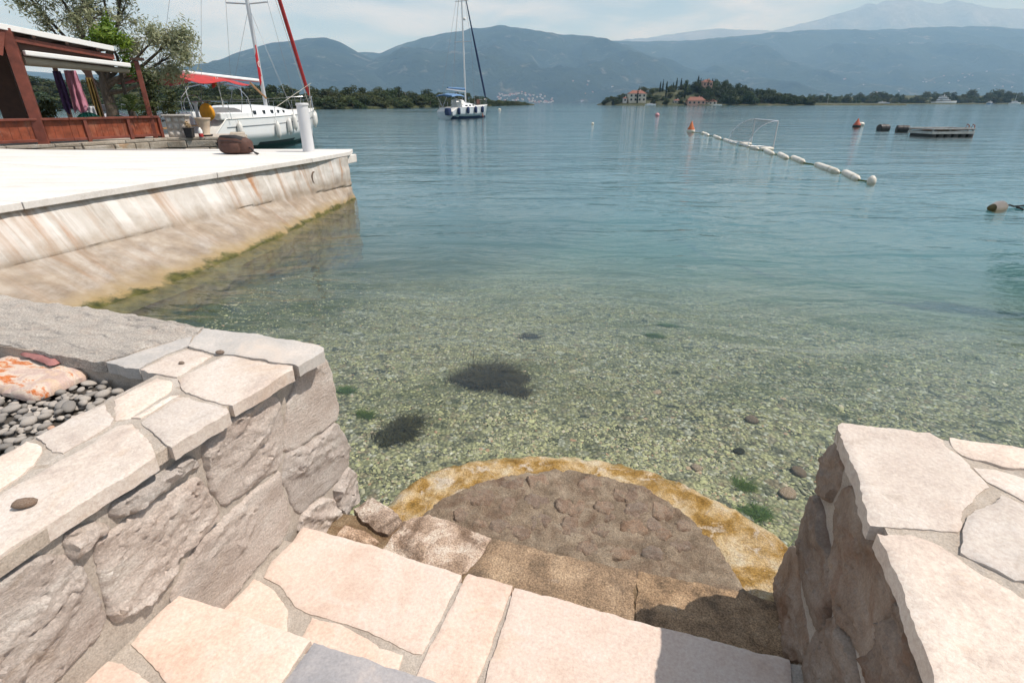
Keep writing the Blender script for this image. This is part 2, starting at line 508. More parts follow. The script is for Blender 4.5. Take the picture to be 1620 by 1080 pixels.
# ---------------------------------------------------------------- measured outlines, metres in the quay frame (along the steps, seaward)
TOP_LC = {
 'c1': [(-3.838,1.676),(-3.032,1.635),(-2.756,1.622),(-2.419,1.623),(-2.179,1.611),(-1.950,1.600),(-1.782,1.583),(-1.749,1.504),(-1.790,1.447),(-1.836,1.349),(-1.852,1.260),(-1.873,1.221),(-1.968,1.221),(-2.112,1.218),(-2.244,1.232),(-2.367,1.232),(-2.989,1.237)],
 'c2': [(-1.856,1.226),(-1.841,1.263),(-1.802,1.359),(-1.780,1.437),(-1.748,1.491),(-1.687,1.409),(-1.705,1.329),(-1.705,1.213),(-1.750,1.210)],
 'c3': [(-1.690,1.207),(-1.680,1.314),(-1.653,1.378),(-1.583,1.381),(-1.538,1.366),(-1.523,1.290),(-1.525,1.201),(-1.598,1.199)],
 'c4': [(-1.764,1.567),(-1.727,1.491),(-1.676,1.406),(-1.585,1.392),(-1.519,1.388),(-1.452,1.402),(-1.324,1.389),(-1.242,1.387),(-1.205,1.389),(-1.179,1.379),(-1.164,1.507),(-1.179,1.534),(-1.204,1.548),(-1.352,1.563),(-1.493,1.571),(-1.660,1.569)],
 'c5': [(-1.502,1.189),(-1.459,1.152),(-1.403,1.125),(-1.314,1.110),(-1.209,1.104),(-1.179,1.354),(-1.201,1.378),(-1.276,1.369),(-1.348,1.372),(-1.443,1.388),(-1.487,1.375),(-1.495,1.306),(-1.504,1.239)],
 'c6': [(-1.392,0.956),(-1.411,1.090),(-1.374,1.096),(-1.211,1.081),(-1.192,1.067),(-1.204,0.878),(-1.223,0.884),(-1.281,0.908),(-1.350,0.934)],
 'c7': [(-1.433,0.962),(-1.435,1.095),(-1.419,1.106),(-1.412,0.968)],
 'c8': [(-1.589,1.031),(-1.585,1.180),(-1.519,1.175),(-1.468,1.132),(-1.458,1.105),(-1.448,0.968),(-1.477,0.942),(-1.534,0.988)],
 'c9': [(-1.603,0.813),(-1.603,0.942),(-1.590,0.995),(-1.486,0.940),(-1.463,0.912),(-1.457,0.779),(-1.489,0.778),(-1.532,0.796)],
 'c10': [(-1.611,0.645),(-1.602,0.723),(-1.604,0.794),(-1.552,0.784),(-1.513,0.763),(-1.476,0.721),(-1.459,0.632),(-1.451,0.551)],
 'c11': [(-1.427,0.525),(-1.426,0.611),(-1.428,0.704),(-1.425,0.806),(-1.423,0.852),(-1.438,0.916),(-1.405,0.932),(-1.351,0.911),(-1.278,0.875),(-1.206,0.831),(-1.230,0.486),(-1.236,0.414)],
}
TOP_RC = {
 'r1': [(0.549,1.495),(0.562,1.510),(0.638,1.511),(0.790,1.524),(0.794,1.519),(0.804,1.493),(0.796,1.457),(0.812,1.418),(0.817,1.365),(0.823,1.293),(0.780,1.253),(0.755,1.225),(0.729,1.189),(0.705,1.140),(0.681,1.108),(0.644,1.092),(0.608,1.089),(0.517,1.077),(0.524,1.168),(0.537,1.274),(0.539,1.379)],
 'r2': [(0.828,1.510),(0.918,1.508),(0.996,1.506),(1.182,1.499),(1.121,1.393),(0.945,1.399),(0.895,1.395),(0.857,1.414),(0.824,1.433),(0.821,1.444)],
 'r3': [(0.832,1.372),(0.873,1.375),(0.924,1.354),(1.076,1.315),(0.966,1.125),(0.880,1.263),(0.835,1.316),(0.833,1.346)],
 'r4': [(0.688,1.081),(0.727,1.157),(0.789,1.211),(0.843,1.259),(0.868,1.238),(0.948,1.094),(0.869,0.957),(0.749,0.988),(0.734,0.987),(0.704,1.011),(0.661,1.032)],
 'r5': [(0.521,1.049),(0.581,1.058),(0.633,1.044),(0.657,0.997),(0.689,0.968),(0.722,0.932),(0.807,0.850),(0.715,0.692),(0.502,0.630),(0.502,0.707),(0.508,0.761),(0.513,0.825),(0.519,0.927),(0.520,1.002)],
}
TOP_A = {
 'a1': [(-1.213,1.289),(-1.042,1.283),(-0.879,1.278),(-0.765,1.261),(-0.541,1.246),(-0.542,1.138),(-0.552,0.942),(-0.574,0.936),(-0.703,0.959),(-0.797,0.966),(-0.949,0.969),(-1.019,0.976),(-1.073,1.009),(-1.122,1.035),(-1.198,1.049),(-1.218,1.113),(-1.203,1.211),(-1.214,1.268)],
 'a2': [(-0.518,1.252),(-0.358,1.249),(-0.358,1.219),(-0.361,1.112),(-0.365,0.986),(-0.361,0.848),(-0.536,0.798),(-0.535,0.910),(-0.530,0.995),(-0.523,1.114),(-0.521,1.237)],
 'a3': [(-0.345,1.242),(-0.160,1.238),(0.032,1.225),(0.157,1.226),(0.418,1.220),(0.503,1.220),(0.496,1.148),(0.483,1.073),(-0.335,0.838),(-0.343,0.966),(-0.341,1.094),(-0.346,1.223)],
 'a4': [(-1.239,0.896),(-1.227,0.950),(-1.222,1.028),(-1.174,1.020),(-1.126,1.007),(-1.063,0.974),(-1.028,0.947),(-0.992,0.896),(-0.977,0.856),(-1.243,0.847)],
 'a5': [(-0.938,0.953),(-0.833,0.958),(-0.682,0.922),(-0.603,0.919),(-0.596,0.877),(-0.603,0.815),(-0.919,0.821),(-0.929,0.890)],
}
TOP_B = {
 'b1': [(-1.233,0.783),(-1.055,0.782),(-0.808,0.769),(-0.778,0.766),(-0.782,0.733),(-0.781,0.648),(-0.766,0.590),(-0.960,0.535),(-1.054,0.578),(-1.128,0.604),(-1.226,0.628),(-1.232,0.660),(-1.236,0.720)],
 'b2': [(-0.766,0.767),(-0.673,0.764),(-0.498,0.759),(-0.412,0.757),(-0.245,0.747),(-0.277,0.701),(-0.740,0.569),(-0.769,0.651)],
 'b3': [(-1.252,0.549),(-1.242,0.575),(-1.198,0.578),(-1.133,0.567),(-1.075,0.556),(-1.024,0.516),(-1.260,0.448),(-1.270,0.500)],
}
TOP_BR = {
 'br1': [(-1.175,1.560),(-1.128,1.642),(-0.982,1.587),(-0.934,1.545),(-0.962,1.469),(-1.001,1.465),(-1.090,1.500)],
 'br0': [(-1.167,1.466),(-1.079,1.461),(-0.976,1.425),(-0.984,1.387),(-1.159,1.401)],
 'br2': [(-0.935,1.560),(-0.852,1.632),(-0.692,1.602),(-0.545,1.570),(-0.543,1.506),(-0.576,1.376),(-0.665,1.290),(-0.944,1.368),(-0.941,1.456)],
 'br3': [(-0.532,1.570),(-0.316,1.562),(0.048,1.564),(0.051,1.362),(0.058,1.271),(-0.540,1.326),(-0.567,1.378)],
 'br4': [(0.055,1.566),(0.266,1.572),(0.442,1.572),(0.560,1.564),(0.570,1.442),(0.546,1.298),(0.068,1.274)],
}
FACE_LW = {
 'w1': [(1.442,0.798),(1.587,0.798),(1.609,0.765),(1.631,0.692),(1.638,0.590),(1.646,0.508),(1.610,0.477),(1.492,0.503),(1.389,0.512),(1.308,0.540),(1.318,0.605),(1.349,0.656),(1.370,0.705),(1.420,0.744)],
 'w2': [(1.258,0.435),(1.295,0.493),(1.313,0.519),(1.409,0.484),(1.612,0.463),(1.647,0.389),(1.667,0.302),(1.648,0.220),(1.581,0.212),(1.491,0.215),(1.408,0.240),(1.330,0.239),(1.299,0.256),(1.293,0.295),(1.282,0.377)],
 'w3': [(1.535,0.186),(1.636,0.212),(1.673,0.169),(1.684,0.074),(1.691,0.005),(1.635,0.003),(1.557,0.005),(1.533,0.076)],
 'w4': [(1.313,0.221),(1.351,0.227),(1.445,0.193),(1.510,0.138),(1.523,0.074),(1.547,0.007),(1.539,-0.027),(1.483,-0.030),(1.400,0.034),(1.287,0.181)],
 'w5': [(1.122,0.807),(1.292,0.780),(1.319,0.747),(1.323,0.701),(1.306,0.613),(1.277,0.531),(1.262,0.502),(1.180,0.518),(1.096,0.533),(1.005,0.546),(0.995,0.592),(0.986,0.653),(0.992,0.705),(1.002,0.762),(1.008,0.783),(1.051,0.794)],
 'w6': [(1.255,0.477),(1.242,0.404),(1.257,0.314),(1.260,0.268),(1.229,0.237),(1.198,0.214),(1.096,0.219),(1.053,0.227),(0.976,0.212),(0.918,0.190),(0.840,0.213),(0.784,0.344),(0.770,0.405),(0.843,0.460),(0.900,0.492),(0.974,0.486),(1.042,0.494),(1.150,0.490)],
 'w7': [(0.657,0.730),(0.720,0.722),(0.809,0.717),(0.954,0.690),(0.966,0.621),(0.978,0.524),(0.933,0.511),(0.818,0.517),(0.784,0.475),(0.727,0.460),(0.630,0.485),(0.624,0.524),(0.630,0.595),(0.638,0.662)],
 'w8': [(0.707,0.791),(0.828,0.775),(0.938,0.772),(0.961,0.744),(0.961,0.728),(0.890,0.746),(0.811,0.739),(0.753,0.746),(0.705,0.769)],
 'w9': [(0.611,0.797),(0.650,0.788),(0.683,0.754),(0.674,0.746),(0.625,0.746),(0.602,0.738),(0.591,0.772)],
 'w10': [(0.368,0.793),(0.464,0.794),(0.521,0.797),(0.592,0.739),(0.600,0.673),(0.602,0.597),(0.597,0.531),(0.572,0.490),(0.512,0.492),(0.460,0.488),(0.412,0.471),(0.310,0.635)],
}
FACE_RW = {
 'rw1': [(1.495,0.796),(1.417,0.793),(1.402,0.728),(1.426,0.645),(1.479,0.620),(1.502,0.667),(1.520,0.740)],
 'rw2': [(1.367,0.719),(1.348,0.747),(1.307,0.773),(1.234,0.783),(1.145,0.777),(1.095,0.780),(1.039,0.773),(0.986,0.760),(0.986,0.701),(0.996,0.640),(0.983,0.575),(1.010,0.527),(1.058,0.530),(1.118,0.507),(1.198,0.535),(1.267,0.561),(1.303,0.583),(1.359,0.638)],
 'rw3': [(1.555,0.527),(1.501,0.577),(1.436,0.570),(1.369,0.550),(1.282,0.534),(1.213,0.518),(1.215,0.431),(1.207,0.387),(1.228,0.335),(1.285,0.305),(1.387,0.301),(1.503,0.325),(1.552,0.360),(1.569,0.403),(1.566,0.465)],
 'rw4': [(1.623,0.262),(1.563,0.312),(1.487,0.292),(1.398,0.240),(1.282,0.237),(1.251,0.184),(1.353,0.052),(1.465,-0.027),(1.603,0.039),(1.643,0.042),(1.656,0.127)],
 'rw5': [(1.227,0.319),(1.156,0.484),(1.120,0.491),(1.068,0.489),(1.024,0.476),(0.988,0.453),(0.953,0.426),(1.130,0.142),(1.175,0.185),(1.198,0.230)],
 'rw6': [(0.985,0.642),(0.949,0.714),(0.958,0.761),(0.926,0.776),(0.859,0.763),(0.789,0.760),(0.751,0.750),(0.909,0.496),(0.977,0.547),(0.971,0.591)],
}
COBBLES = [[(-0.550,1.937),(-0.586,1.929),(-0.608,1.949),(-0.627,1.971),(-0.603,2.008),(-0.570,2.020),(-0.534,2.011),(-0.520,1.985),(-0.517,1.958)],
 [(-0.463,2.043),(-0.433,2.057),(-0.410,2.035),(-0.394,2.010),(-0.407,1.975),(-0.434,1.958),(-0.463,1.966),(-0.483,1.992),(-0.487,2.020)],
 [(-0.622,1.801),(-0.659,1.780),(-0.706,1.778),(-0.742,1.798),(-0.753,1.831),(-0.728,1.866),(-0.674,1.886),(-0.620,1.875),(-0.614,1.839)],
 [(-0.705,1.728),(-0.694,1.704),(-0.696,1.678),(-0.716,1.670),(-0.736,1.664),(-0.750,1.689),(-0.758,1.712),(-0.751,1.738),(-0.726,1.735)],
 [(-0.571,1.826),(-0.565,1.862),(-0.537,1.862),(-0.508,1.838),(-0.502,1.796),(-0.504,1.763),(-0.518,1.739),(-0.544,1.756),(-0.570,1.780)],
 [(-0.377,1.919),(-0.371,1.892),(-0.381,1.863),(-0.414,1.842),(-0.454,1.842),(-0.473,1.862),(-0.471,1.891),(-0.455,1.917),(-0.414,1.923)],
 [(-0.315,1.859),(-0.327,1.882),(-0.320,1.915),(-0.306,1.935),(-0.284,1.934),(-0.262,1.910),(-0.264,1.879),(-0.269,1.858),(-0.292,1.843)],
 [(-0.381,1.718),(-0.404,1.727),(-0.414,1.753),(-0.411,1.776),(-0.388,1.801),(-0.361,1.792),(-0.337,1.775),(-0.343,1.745),(-0.356,1.727)],
 [(-0.624,1.653),(-0.643,1.659),(-0.649,1.676),(-0.648,1.693),(-0.629,1.700),(-0.612,1.701),(-0.598,1.690),(-0.592,1.676),(-0.606,1.658)],
 [(-0.577,1.690),(-0.551,1.707),(-0.522,1.711),(-0.504,1.701),(-0.497,1.682),(-0.508,1.665),(-0.533,1.647),(-0.565,1.650),(-0.577,1.670)],
 [(-0.430,1.702),(-0.412,1.685),(-0.418,1.665),(-0.433,1.651),(-0.451,1.646),(-0.469,1.656),(-0.474,1.678),(-0.470,1.698),(-0.449,1.709)],
 [(-0.241,2.057),(-0.230,2.084),(-0.205,2.102),(-0.179,2.097),(-0.161,2.064),(-0.169,2.025),(-0.188,2.001),(-0.217,2.006),(-0.240,2.019)],
 [(-0.215,1.845),(-0.247,1.828),(-0.273,1.845),(-0.303,1.877),(-0.291,1.918),(-0.270,1.949),(-0.237,1.957),(-0.216,1.923),(-0.208,1.888)],
 [(-0.062,1.919),(-0.089,1.891),(-0.116,1.882),(-0.142,1.888),(-0.157,1.915),(-0.144,1.946),(-0.121,1.970),(-0.089,1.969),(-0.075,1.948)],
 [(-0.012,2.003),(-0.022,2.030),(-0.024,2.064),(-0.012,2.091),(0.005,2.096),(0.021,2.080),(0.023,2.047),(0.020,2.022),(0.004,2.001)],
 [(-0.043,2.062),(-0.029,2.050),(-0.033,2.026),(-0.044,2.003),(-0.061,1.995),(-0.080,2.004),(-0.088,2.024),(-0.079,2.048),(-0.064,2.059)],
 [(0.020,1.980),(0.052,1.990),(0.073,1.964),(0.081,1.939),(0.053,1.905),(0.013,1.888),(-0.018,1.901),(-0.020,1.933),(-0.014,1.965)],
 [(0.180,1.956),(0.147,1.935),(0.113,1.922),(0.092,1.946),(0.089,1.978),(0.103,2.008),(0.140,2.026),(0.171,2.020),(0.180,1.992)],
 [(0.265,1.930),(0.264,1.906),(0.254,1.885),(0.228,1.873),(0.203,1.872),(0.197,1.893),(0.197,1.916),(0.221,1.933),(0.248,1.937)],
 [(0.028,1.787),(-0.004,1.791),(-0.027,1.806),(-0.017,1.840),(0.007,1.868),(0.044,1.870),(0.067,1.857),(0.077,1.835),(0.057,1.806)],
 [(-0.125,1.751),(-0.149,1.754),(-0.152,1.772),(-0.143,1.793),(-0.116,1.805),(-0.090,1.808),(-0.078,1.793),(-0.075,1.775),(-0.099,1.758)],
 [(-0.264,1.813),(-0.238,1.810),(-0.220,1.794),(-0.209,1.761),(-0.207,1.723),(-0.228,1.702),(-0.251,1.713),(-0.272,1.739),(-0.271,1.779)],
 [(-0.159,1.630),(-0.187,1.638),(-0.195,1.655),(-0.191,1.677),(-0.170,1.702),(-0.141,1.701),(-0.125,1.686),(-0.115,1.667),(-0.130,1.639)],
 [(0.031,1.672),(0.003,1.650),(-0.029,1.643),(-0.056,1.648),(-0.057,1.669),(-0.049,1.688),(-0.014,1.699),(0.016,1.702),(0.035,1.692)],
 [(0.071,1.703),(0.080,1.724),(0.102,1.744),(0.121,1.739),(0.131,1.713),(0.131,1.686),(0.112,1.664),(0.089,1.663),(0.075,1.678)],
 [(0.199,1.807),(0.228,1.815),(0.246,1.807),(0.259,1.788),(0.242,1.763),(0.219,1.747),(0.195,1.746),(0.178,1.759),(0.183,1.787)],
 [(0.171,1.814),(0.155,1.791),(0.134,1.795),(0.124,1.808),(0.118,1.832),(0.131,1.856),(0.152,1.865),(0.169,1.859),(0.180,1.838)],
 [(0.357,1.786),(0.334,1.777),(0.321,1.810),(0.329,1.850),(0.347,1.889),(0.369,1.887),(0.389,1.873),(0.389,1.836),(0.373,1.795)],
 [(0.262,1.977),(0.281,1.987),(0.300,1.986),(0.310,1.975),(0.306,1.954),(0.293,1.934),(0.273,1.928),(0.256,1.940),(0.254,1.956)],
 [(0.128,1.865),(0.114,1.847),(0.097,1.846),(0.080,1.850),(0.074,1.867),(0.083,1.886),(0.101,1.904),(0.120,1.900),(0.131,1.887)],
 [(-0.074,1.847),(-0.085,1.836),(-0.101,1.830),(-0.114,1.839),(-0.117,1.852),(-0.107,1.869),(-0.091,1.873),(-0.074,1.874),(-0.069,1.861)]]
RIM_OUT = [(-1.130,1.668),(-1.112,1.718),(-1.084,1.859),(-1.015,2.008),(-0.856,2.136),(-0.611,2.253),(-0.350,2.327),(-0.151,2.344),(0.078,2.316),(0.293,2.239),(0.459,2.146),(0.573,2.072),(0.695,1.959),(0.710,1.851)]
RIM_IN = [(-0.901,1.654),(-0.870,1.757),(-0.800,1.860),(-0.695,1.973),(-0.557,2.058),(-0.383,2.145),(-0.163,2.171),(0.024,2.139),(0.173,2.056),(0.307,1.927),(0.389,1.802),(0.453,1.642),(0.491,1.552)]
BED = [(-2.955,1.219),(-2.347,1.220),(-2.095,1.206),(-1.953,1.209),(-1.859,1.210),(-1.736,1.199),(-1.587,1.189),(-1.589,1.031),(-1.603,0.942),(-1.603,0.813),(-1.604,0.794),(-1.602,0.723),(-1.610,0.523)]
AGATE = [(-2.445,1.096),(-2.395,1.210),(-2.374,1.251),(-2.128,1.263),(-1.997,1.241),(-1.964,1.213),(-1.971,1.099),(-1.989,1.040),(-2.088,1.042),(-2.238,1.051),(-2.357,1.045)]
RED_TILE = [(-2.321,1.224),(-2.309,1.263),(-2.078,1.237),(-2.081,1.187)]
# ================================================================ the sea
BED_PROFILE = [(-30, -0.3), (1.0, -0.24), (2.2, -0.26), (3.8, -0.40), (5.5, -0.62), (8, -1.05), (12, -1.9), (20, -3.4), (40, -5.5), (120, -9.0), (600, -12.0)]
def bed_z(x, y):
    s, t = st(x, y)
    z = lerp_list(BED_PROFILE, t + 0.10 * abs(s) * (1 if s > 0 else 0.3))
    z += 0.22 * smooth(-3.6, -5.2, s) * (1 - smooth(5.5, 9.0, t))
    k = 1.0 if t < 30 else 0.0
    if k:
        z += 0.045 * frac((x * 0.9, y * 0.9, 3.0), 3) + 0.012 * frac((x * 5, y * 5, 1.0), 3)
    return z

def axis(lo, hi, a, b, fine, grow=1.16):
    out = list(np.arange(a, b, fine))
    stp, v = fine, b
    while v < hi:
        out.append(v); stp *= grow; v += stp
    out.append(hi)
    stp, v = fine * grow, a - fine
    left = []
    while v > lo:
        left.append(v); stp *= grow; v -= stp
    left.append(lo)
    return left[::-1] + out

def bed_material():
    m = NT('pebbly_seabed')
    p = m.pos()
    c1 = m.voro(p, 38, 'F1', 'Color')
    c2 = m.voro(p, 15, 'F1', 'Color')
    d1 = m.voro(p, 38, 'F1')
    sep = m.n('ShaderNodeSeparateColor', {0: c1}).outputs
    sep2 = m.n('ShaderNodeSeparateColor', {0: c2}).outputs
    STOPS = [(0.0, (0.07, 0.075, 0.058)), (0.3, (0.21, 0.21, 0.145)), (0.5, (0.30, 0.295, 0.185)), (0.66, (0.42, 0.41, 0.235)), (0.82, (0.26, 0.215, 0.15)), (0.92, (0.45, 0.45, 0.37)), (1.0, (0.56, 0.55, 0.47))]
    col = m.ramp(sep[0], STOPS)
    col2 = m.ramp(sep2[1], STOPS)
    col = m.mix(m.ramp(sep2[0], [(0.72, 0.0), (0.78, 1.0)]), col, col2)
    edge = m.ramp(d1, [(0.25, 1.0), (0.62, 0.6)])
    col = m.mix(1.0, col, edge, 'MULTIPLY')
    # weed film in patches
    al = m.noise(p, 0.55, 6, 0.62, 0.8)
    col = m.mix(m.ramp(al, [(0.50, 0.0), (0.66, 0.75)]), col, (0.075, 0.085, 0.035))
    al2 = m.noise(p, 1.7, 6, 0.65, 0.5)
    col = m.mix(m.ramp(al2, [(0.60, 0.0), (0.72, 0.55)]), col, (0.24, 0.25, 0.12))
    # weed meadow along the foot of the pier
    sd = m.n('ShaderNodeVectorMath', {0: p, 1: (TC, -TS, 0)}, operation='DOT_PRODUCT').outputs['Value']
    wob = m.math('MULTIPLY', m.math('SUBTRACT', m.noise(p, 0.9, 5, 0.6, 0.6), 0.5), 3.2)
    meadow = m.ramp(m.math('MULTIPLY', m.math('ADD', m.math('ADD', sd, wob), 6.5), 0.2), [(0.44, 0.95), (0.74, 0.0)])
    col = m.mix(meadow, col, m.ramp(m.noise(p, 7, 5, 0.65), [(0.35, (0.022, 0.030, 0.010)), (0.6, (0.075, 0.085, 0.022)), (0.8, (0.14, 0.12, 0.05))]))
    nrm = m.bump(m.math('SUBTRACT', 1.0, d1), 0.9, 0.02)
    m.bsdf(col, 0.75, nrm, 0.0, 0.2)
    return m.mat
M['bed'] = bed_material()

xs = axis(-24800, 24800, -9.0, 9.0, 0.16)
ys = axis(-2900, 29400, -1.0, 13.0, 0.16)
bv = [(x, y, bed_z(x, y)) for y in ys for x in xs]
nx = len(xs)
bf = [(j * nx + i, j * nx + i + 1, (j + 1) * nx + i + 1, (j + 1) * nx + i) for j in range(len(ys) - 1) for i in range(nx - 1)]
tag(mesh_obj('seabed', bv, bf, M['bed'], None, True), kind='structure')

def water_material():
    m = NT('sea_water')
    geo = m.n('ShaderNodeNewGeometry').outputs['Position']
    # ripples: short crests across the view and long low swell, broken by noise
    warp = m.n('ShaderNodeTexNoise', {'Vector': geo, 'Scale': 0.35, 'Detail': 3})
    wv = m.n('ShaderNodeVectorMath', {0: warp.outputs['Color'], 1: (0.5, 0.5, 0.5)}, operation='SUBTRACT').outputs[0]
    wv = m.n('ShaderNodeVectorMath', {0: wv, 'Scale': 1.6}, operation='SCALE').outputs[0]
    pv = m.n('ShaderNodeVectorMath', {0: geo, 1: wv}, operation='ADD').outputs[0]
    a1 = m.n('ShaderNodeMapping', {'Vector': pv, 'Rotation': (0, 0, R(12)), 'Scale': (0.55, 2.0, 1)}).outputs[0]
    a2 = m.n('ShaderNodeMapping', {'Vector': pv, 'Rotation': (0, 0, R(-24)), 'Scale': (0.8, 1.6, 1)}).outputs[0]
    n1 = m.noise(a1, 1.7, 3, 0.5, 0.3)
    n2 = m.noise(a2, 5.0, 3, 0.5, 0.4)
    n3 = m.noise(a1, 0.28, 3, 0.5, 0.2)
    # cat's paws: where the breeze touches the surface
    gust = m.ramp(m.noise(m.n('ShaderNodeMapping', {'Vector': geo, 'Scale': (0.35, 1.0, 1)}).outputs[0], 0.045, 4, 0.55, 0.3), [(0.38, 0.35), (0.62, 1.0)])
    h = m.math('ADD', m.math('MULTIPLY', n1, 0.85), m.math('MULTIPLY', n2, 0.30))
    h = m.math('ADD', m.math('MULTIPLY', h, gust), m.math('MULTIPLY', n3, 1.6))
    nrm = m.bump(h, WATER_BUMP, 0.10)
    fr = m.n('ShaderNodeFresnel', {'IOR': 1.333, 'Normal': nrm}).outputs[0]
    gl = m.n('ShaderNodeBsdfGlossy', {'Color': (1, 1, 1, 1), 'Roughness': 0.06, 'Normal': nrm}).outputs[0]
    tr = m.n('ShaderNodeBsdfTransparent', {'Color': (0.97, 1.0, 0.985, 1)}).outputs[0]
    mx = m.n('ShaderNodeMixShader', {0: fr, 1: tr, 2: gl}).outputs[0]
    m.l(mx, m.out.inputs['Surface'])
    sc = m.n('ShaderNodeVolumeScatter', {'Color': (0.38, 0.70, 0.98, 1), 'Density': WATER_SCATTER, 'Anisotropy': 0.1}).outputs[0]
    ab = m.n('ShaderNodeVolumeAbsorption', {'Color': (0.30, 0.70, 0.77, 1), 'Density': WATER_ABSORB}).outputs[0]
    ad = m.n('ShaderNodeAddShader', {0: sc, 1: ab}).outputs[0]
    m.l(ad, m.out.inputs['Volume'])
    return m.mat
WATER_BUMP, WATER_SCATTER, WATER_ABSORB = 0.50, 0.046, 0.115
M['water'] = water_material()
wb = MB()
WX, WY0, WY1, WZ = 24700, -2850, 29300, -14.0
wb.add([(-WX, WY0, WZ), (WX, WY0, WZ), (WX, WY1, WZ), (-WX, WY1, WZ), (-WX, WY0, 0), (WX, WY0, 0), (WX, WY1, 0), (-WX, WY1, 0)],
       [(3, 2, 1, 0), (4, 5, 6, 7), (0, 1, 5, 4), (1, 2, 6, 5), (2, 3, 7, 6), (3, 0, 4, 7)])
tag(wb.build('water', M['water']), kind='structure')

# loose pebbles lying on the bed by the landing
def pebble_bed():
    m = NT('loose_seabed_pebbles')
    at = m.n('ShaderNodeAttribute', attribute_name='tone').outputs['Fac']
    col = m.ramp(at, [(0.0, (0.09, 0.095, 0.066)), (0.22, (0.20, 0.20, 0.125)), (0.45, (0.31, 0.305, 0.175)), (0.70, (0.42, 0.41, 0.22)), (0.80, (0.26, 0.22, 0.145)), (0.90, (0.43, 0.425, 0.32)), (0.965, (0.33, 0.19, 0.12)), (1.0, (0.54, 0.53, 0.44))])
    nz = m.noise(m.pos(), 90, 3)
    col = m.mix(0.35, col, m.ramp(nz, [(0.3, 0.3), (0.7, 1.0)]), 'OVERLAY')
    m.bsdf(col, 0.7, None, 0.0, 0.3)
    rnd = random.Random(5)
    base = [(1, 0, 0), (0, 1, 0), (-1, 0, 0), (0, -1, 0), (0.62, 0.62, 0.55), (-0.62, 0.62, 0.55), (-0.62, -0.62, 0.55), (0.62, -0.62, 0.55), (0, 0, 0.95)]
    bfs = [(0, 1, 4), (1, 2, 5), (2, 3, 6), (3, 0, 7), (0, 4, 7), (1, 5, 4), (2, 6, 5), (3, 7, 6), (4, 5, 8), (5, 6, 8), (6, 7, 8), (7, 4, 8)]
    V, Fc, tone = [], [], []
    N = 68000
    for i in range(N):
        t = 1.75 + 8.5 * rnd.random() ** 2.2
        if rnd.random() < smooth(5.0, 10.0, t): continue
        s = rnd.uniform(-2.6 - 0.45 * t, 1.0 + 0.62 * t)
        if t < 2.4 and -1.0 < s < 0.6:
            t += 0.75
        p = ws(s, t)
        r = rnd.uniform(0.004, 0.0115) * (1.0 + (0.9 if rnd.random() < 0.05 else 0.0) + (1.6 if rnd.random() < 0.006 else 0.0))
        r *= 1.0 + 0.25 * smooth(0.0, 2.5, s)
        z = bed_z(p.x, p.y) - 0.2 * r
        a = rnd.uniform(0, 6.28); ca, sa = math.cos(a), math.sin(a)
        ex, ey, ez = r * rnd.uniform(0.9, 1.5), r * rnd.uniform(0.65, 1.0), r * rnd.uniform(0.35, 0.7)
        b = len(V)
        tx, ty = rnd.uniform(-0.25, 0.25), rnd.uniform(-0.25, 0.25)
        for (x, y, w) in base:
            x *= ex; y *= ey
            V.append((p.x + x * ca - y * sa, p.y + x * sa + y * ca, z + w * ez + tx * x + ty * y))
        Fc += [(b + q[0], b + q[1], b + q[2]) for q in bfs]
        tone += [rnd.random()] * 9
    o = mesh_obj('seabed_pebbles', V, Fc, m.mat, None, True, sharp=75)
    at = o.data.attributes.new('tone', 'FLOAT', 'POINT')
    at.data.foreach_set('value', tone)
    tag(o, 'small green grey and yellowish pebbles covering the shallow seabed', 'pebbles', kind='stuff')
pebble_bed()

# ================================================================ quay walls either side of the stairs
Z_COPE, Z_A, Z_B, Z_BR, Z_LAND = 0.86, 0.20, 0.40, 0.06, 0.03
S_LEFT, S_RIGHT = -1.232, 0.555
rng = random.Random(11)

def flat_fn(z, amp=0.0025, sc=9.0, seed=0.0, pits=0.0):
    def f(x, y, d):
        h = z + amp * frac((x * sc, y * sc, seed), 4)
        if pits:
            q = frac((x * 26, y * 26, seed + 4), 4)
            h -= pits * max(0.0, q - 0.15)
        return h
    return f

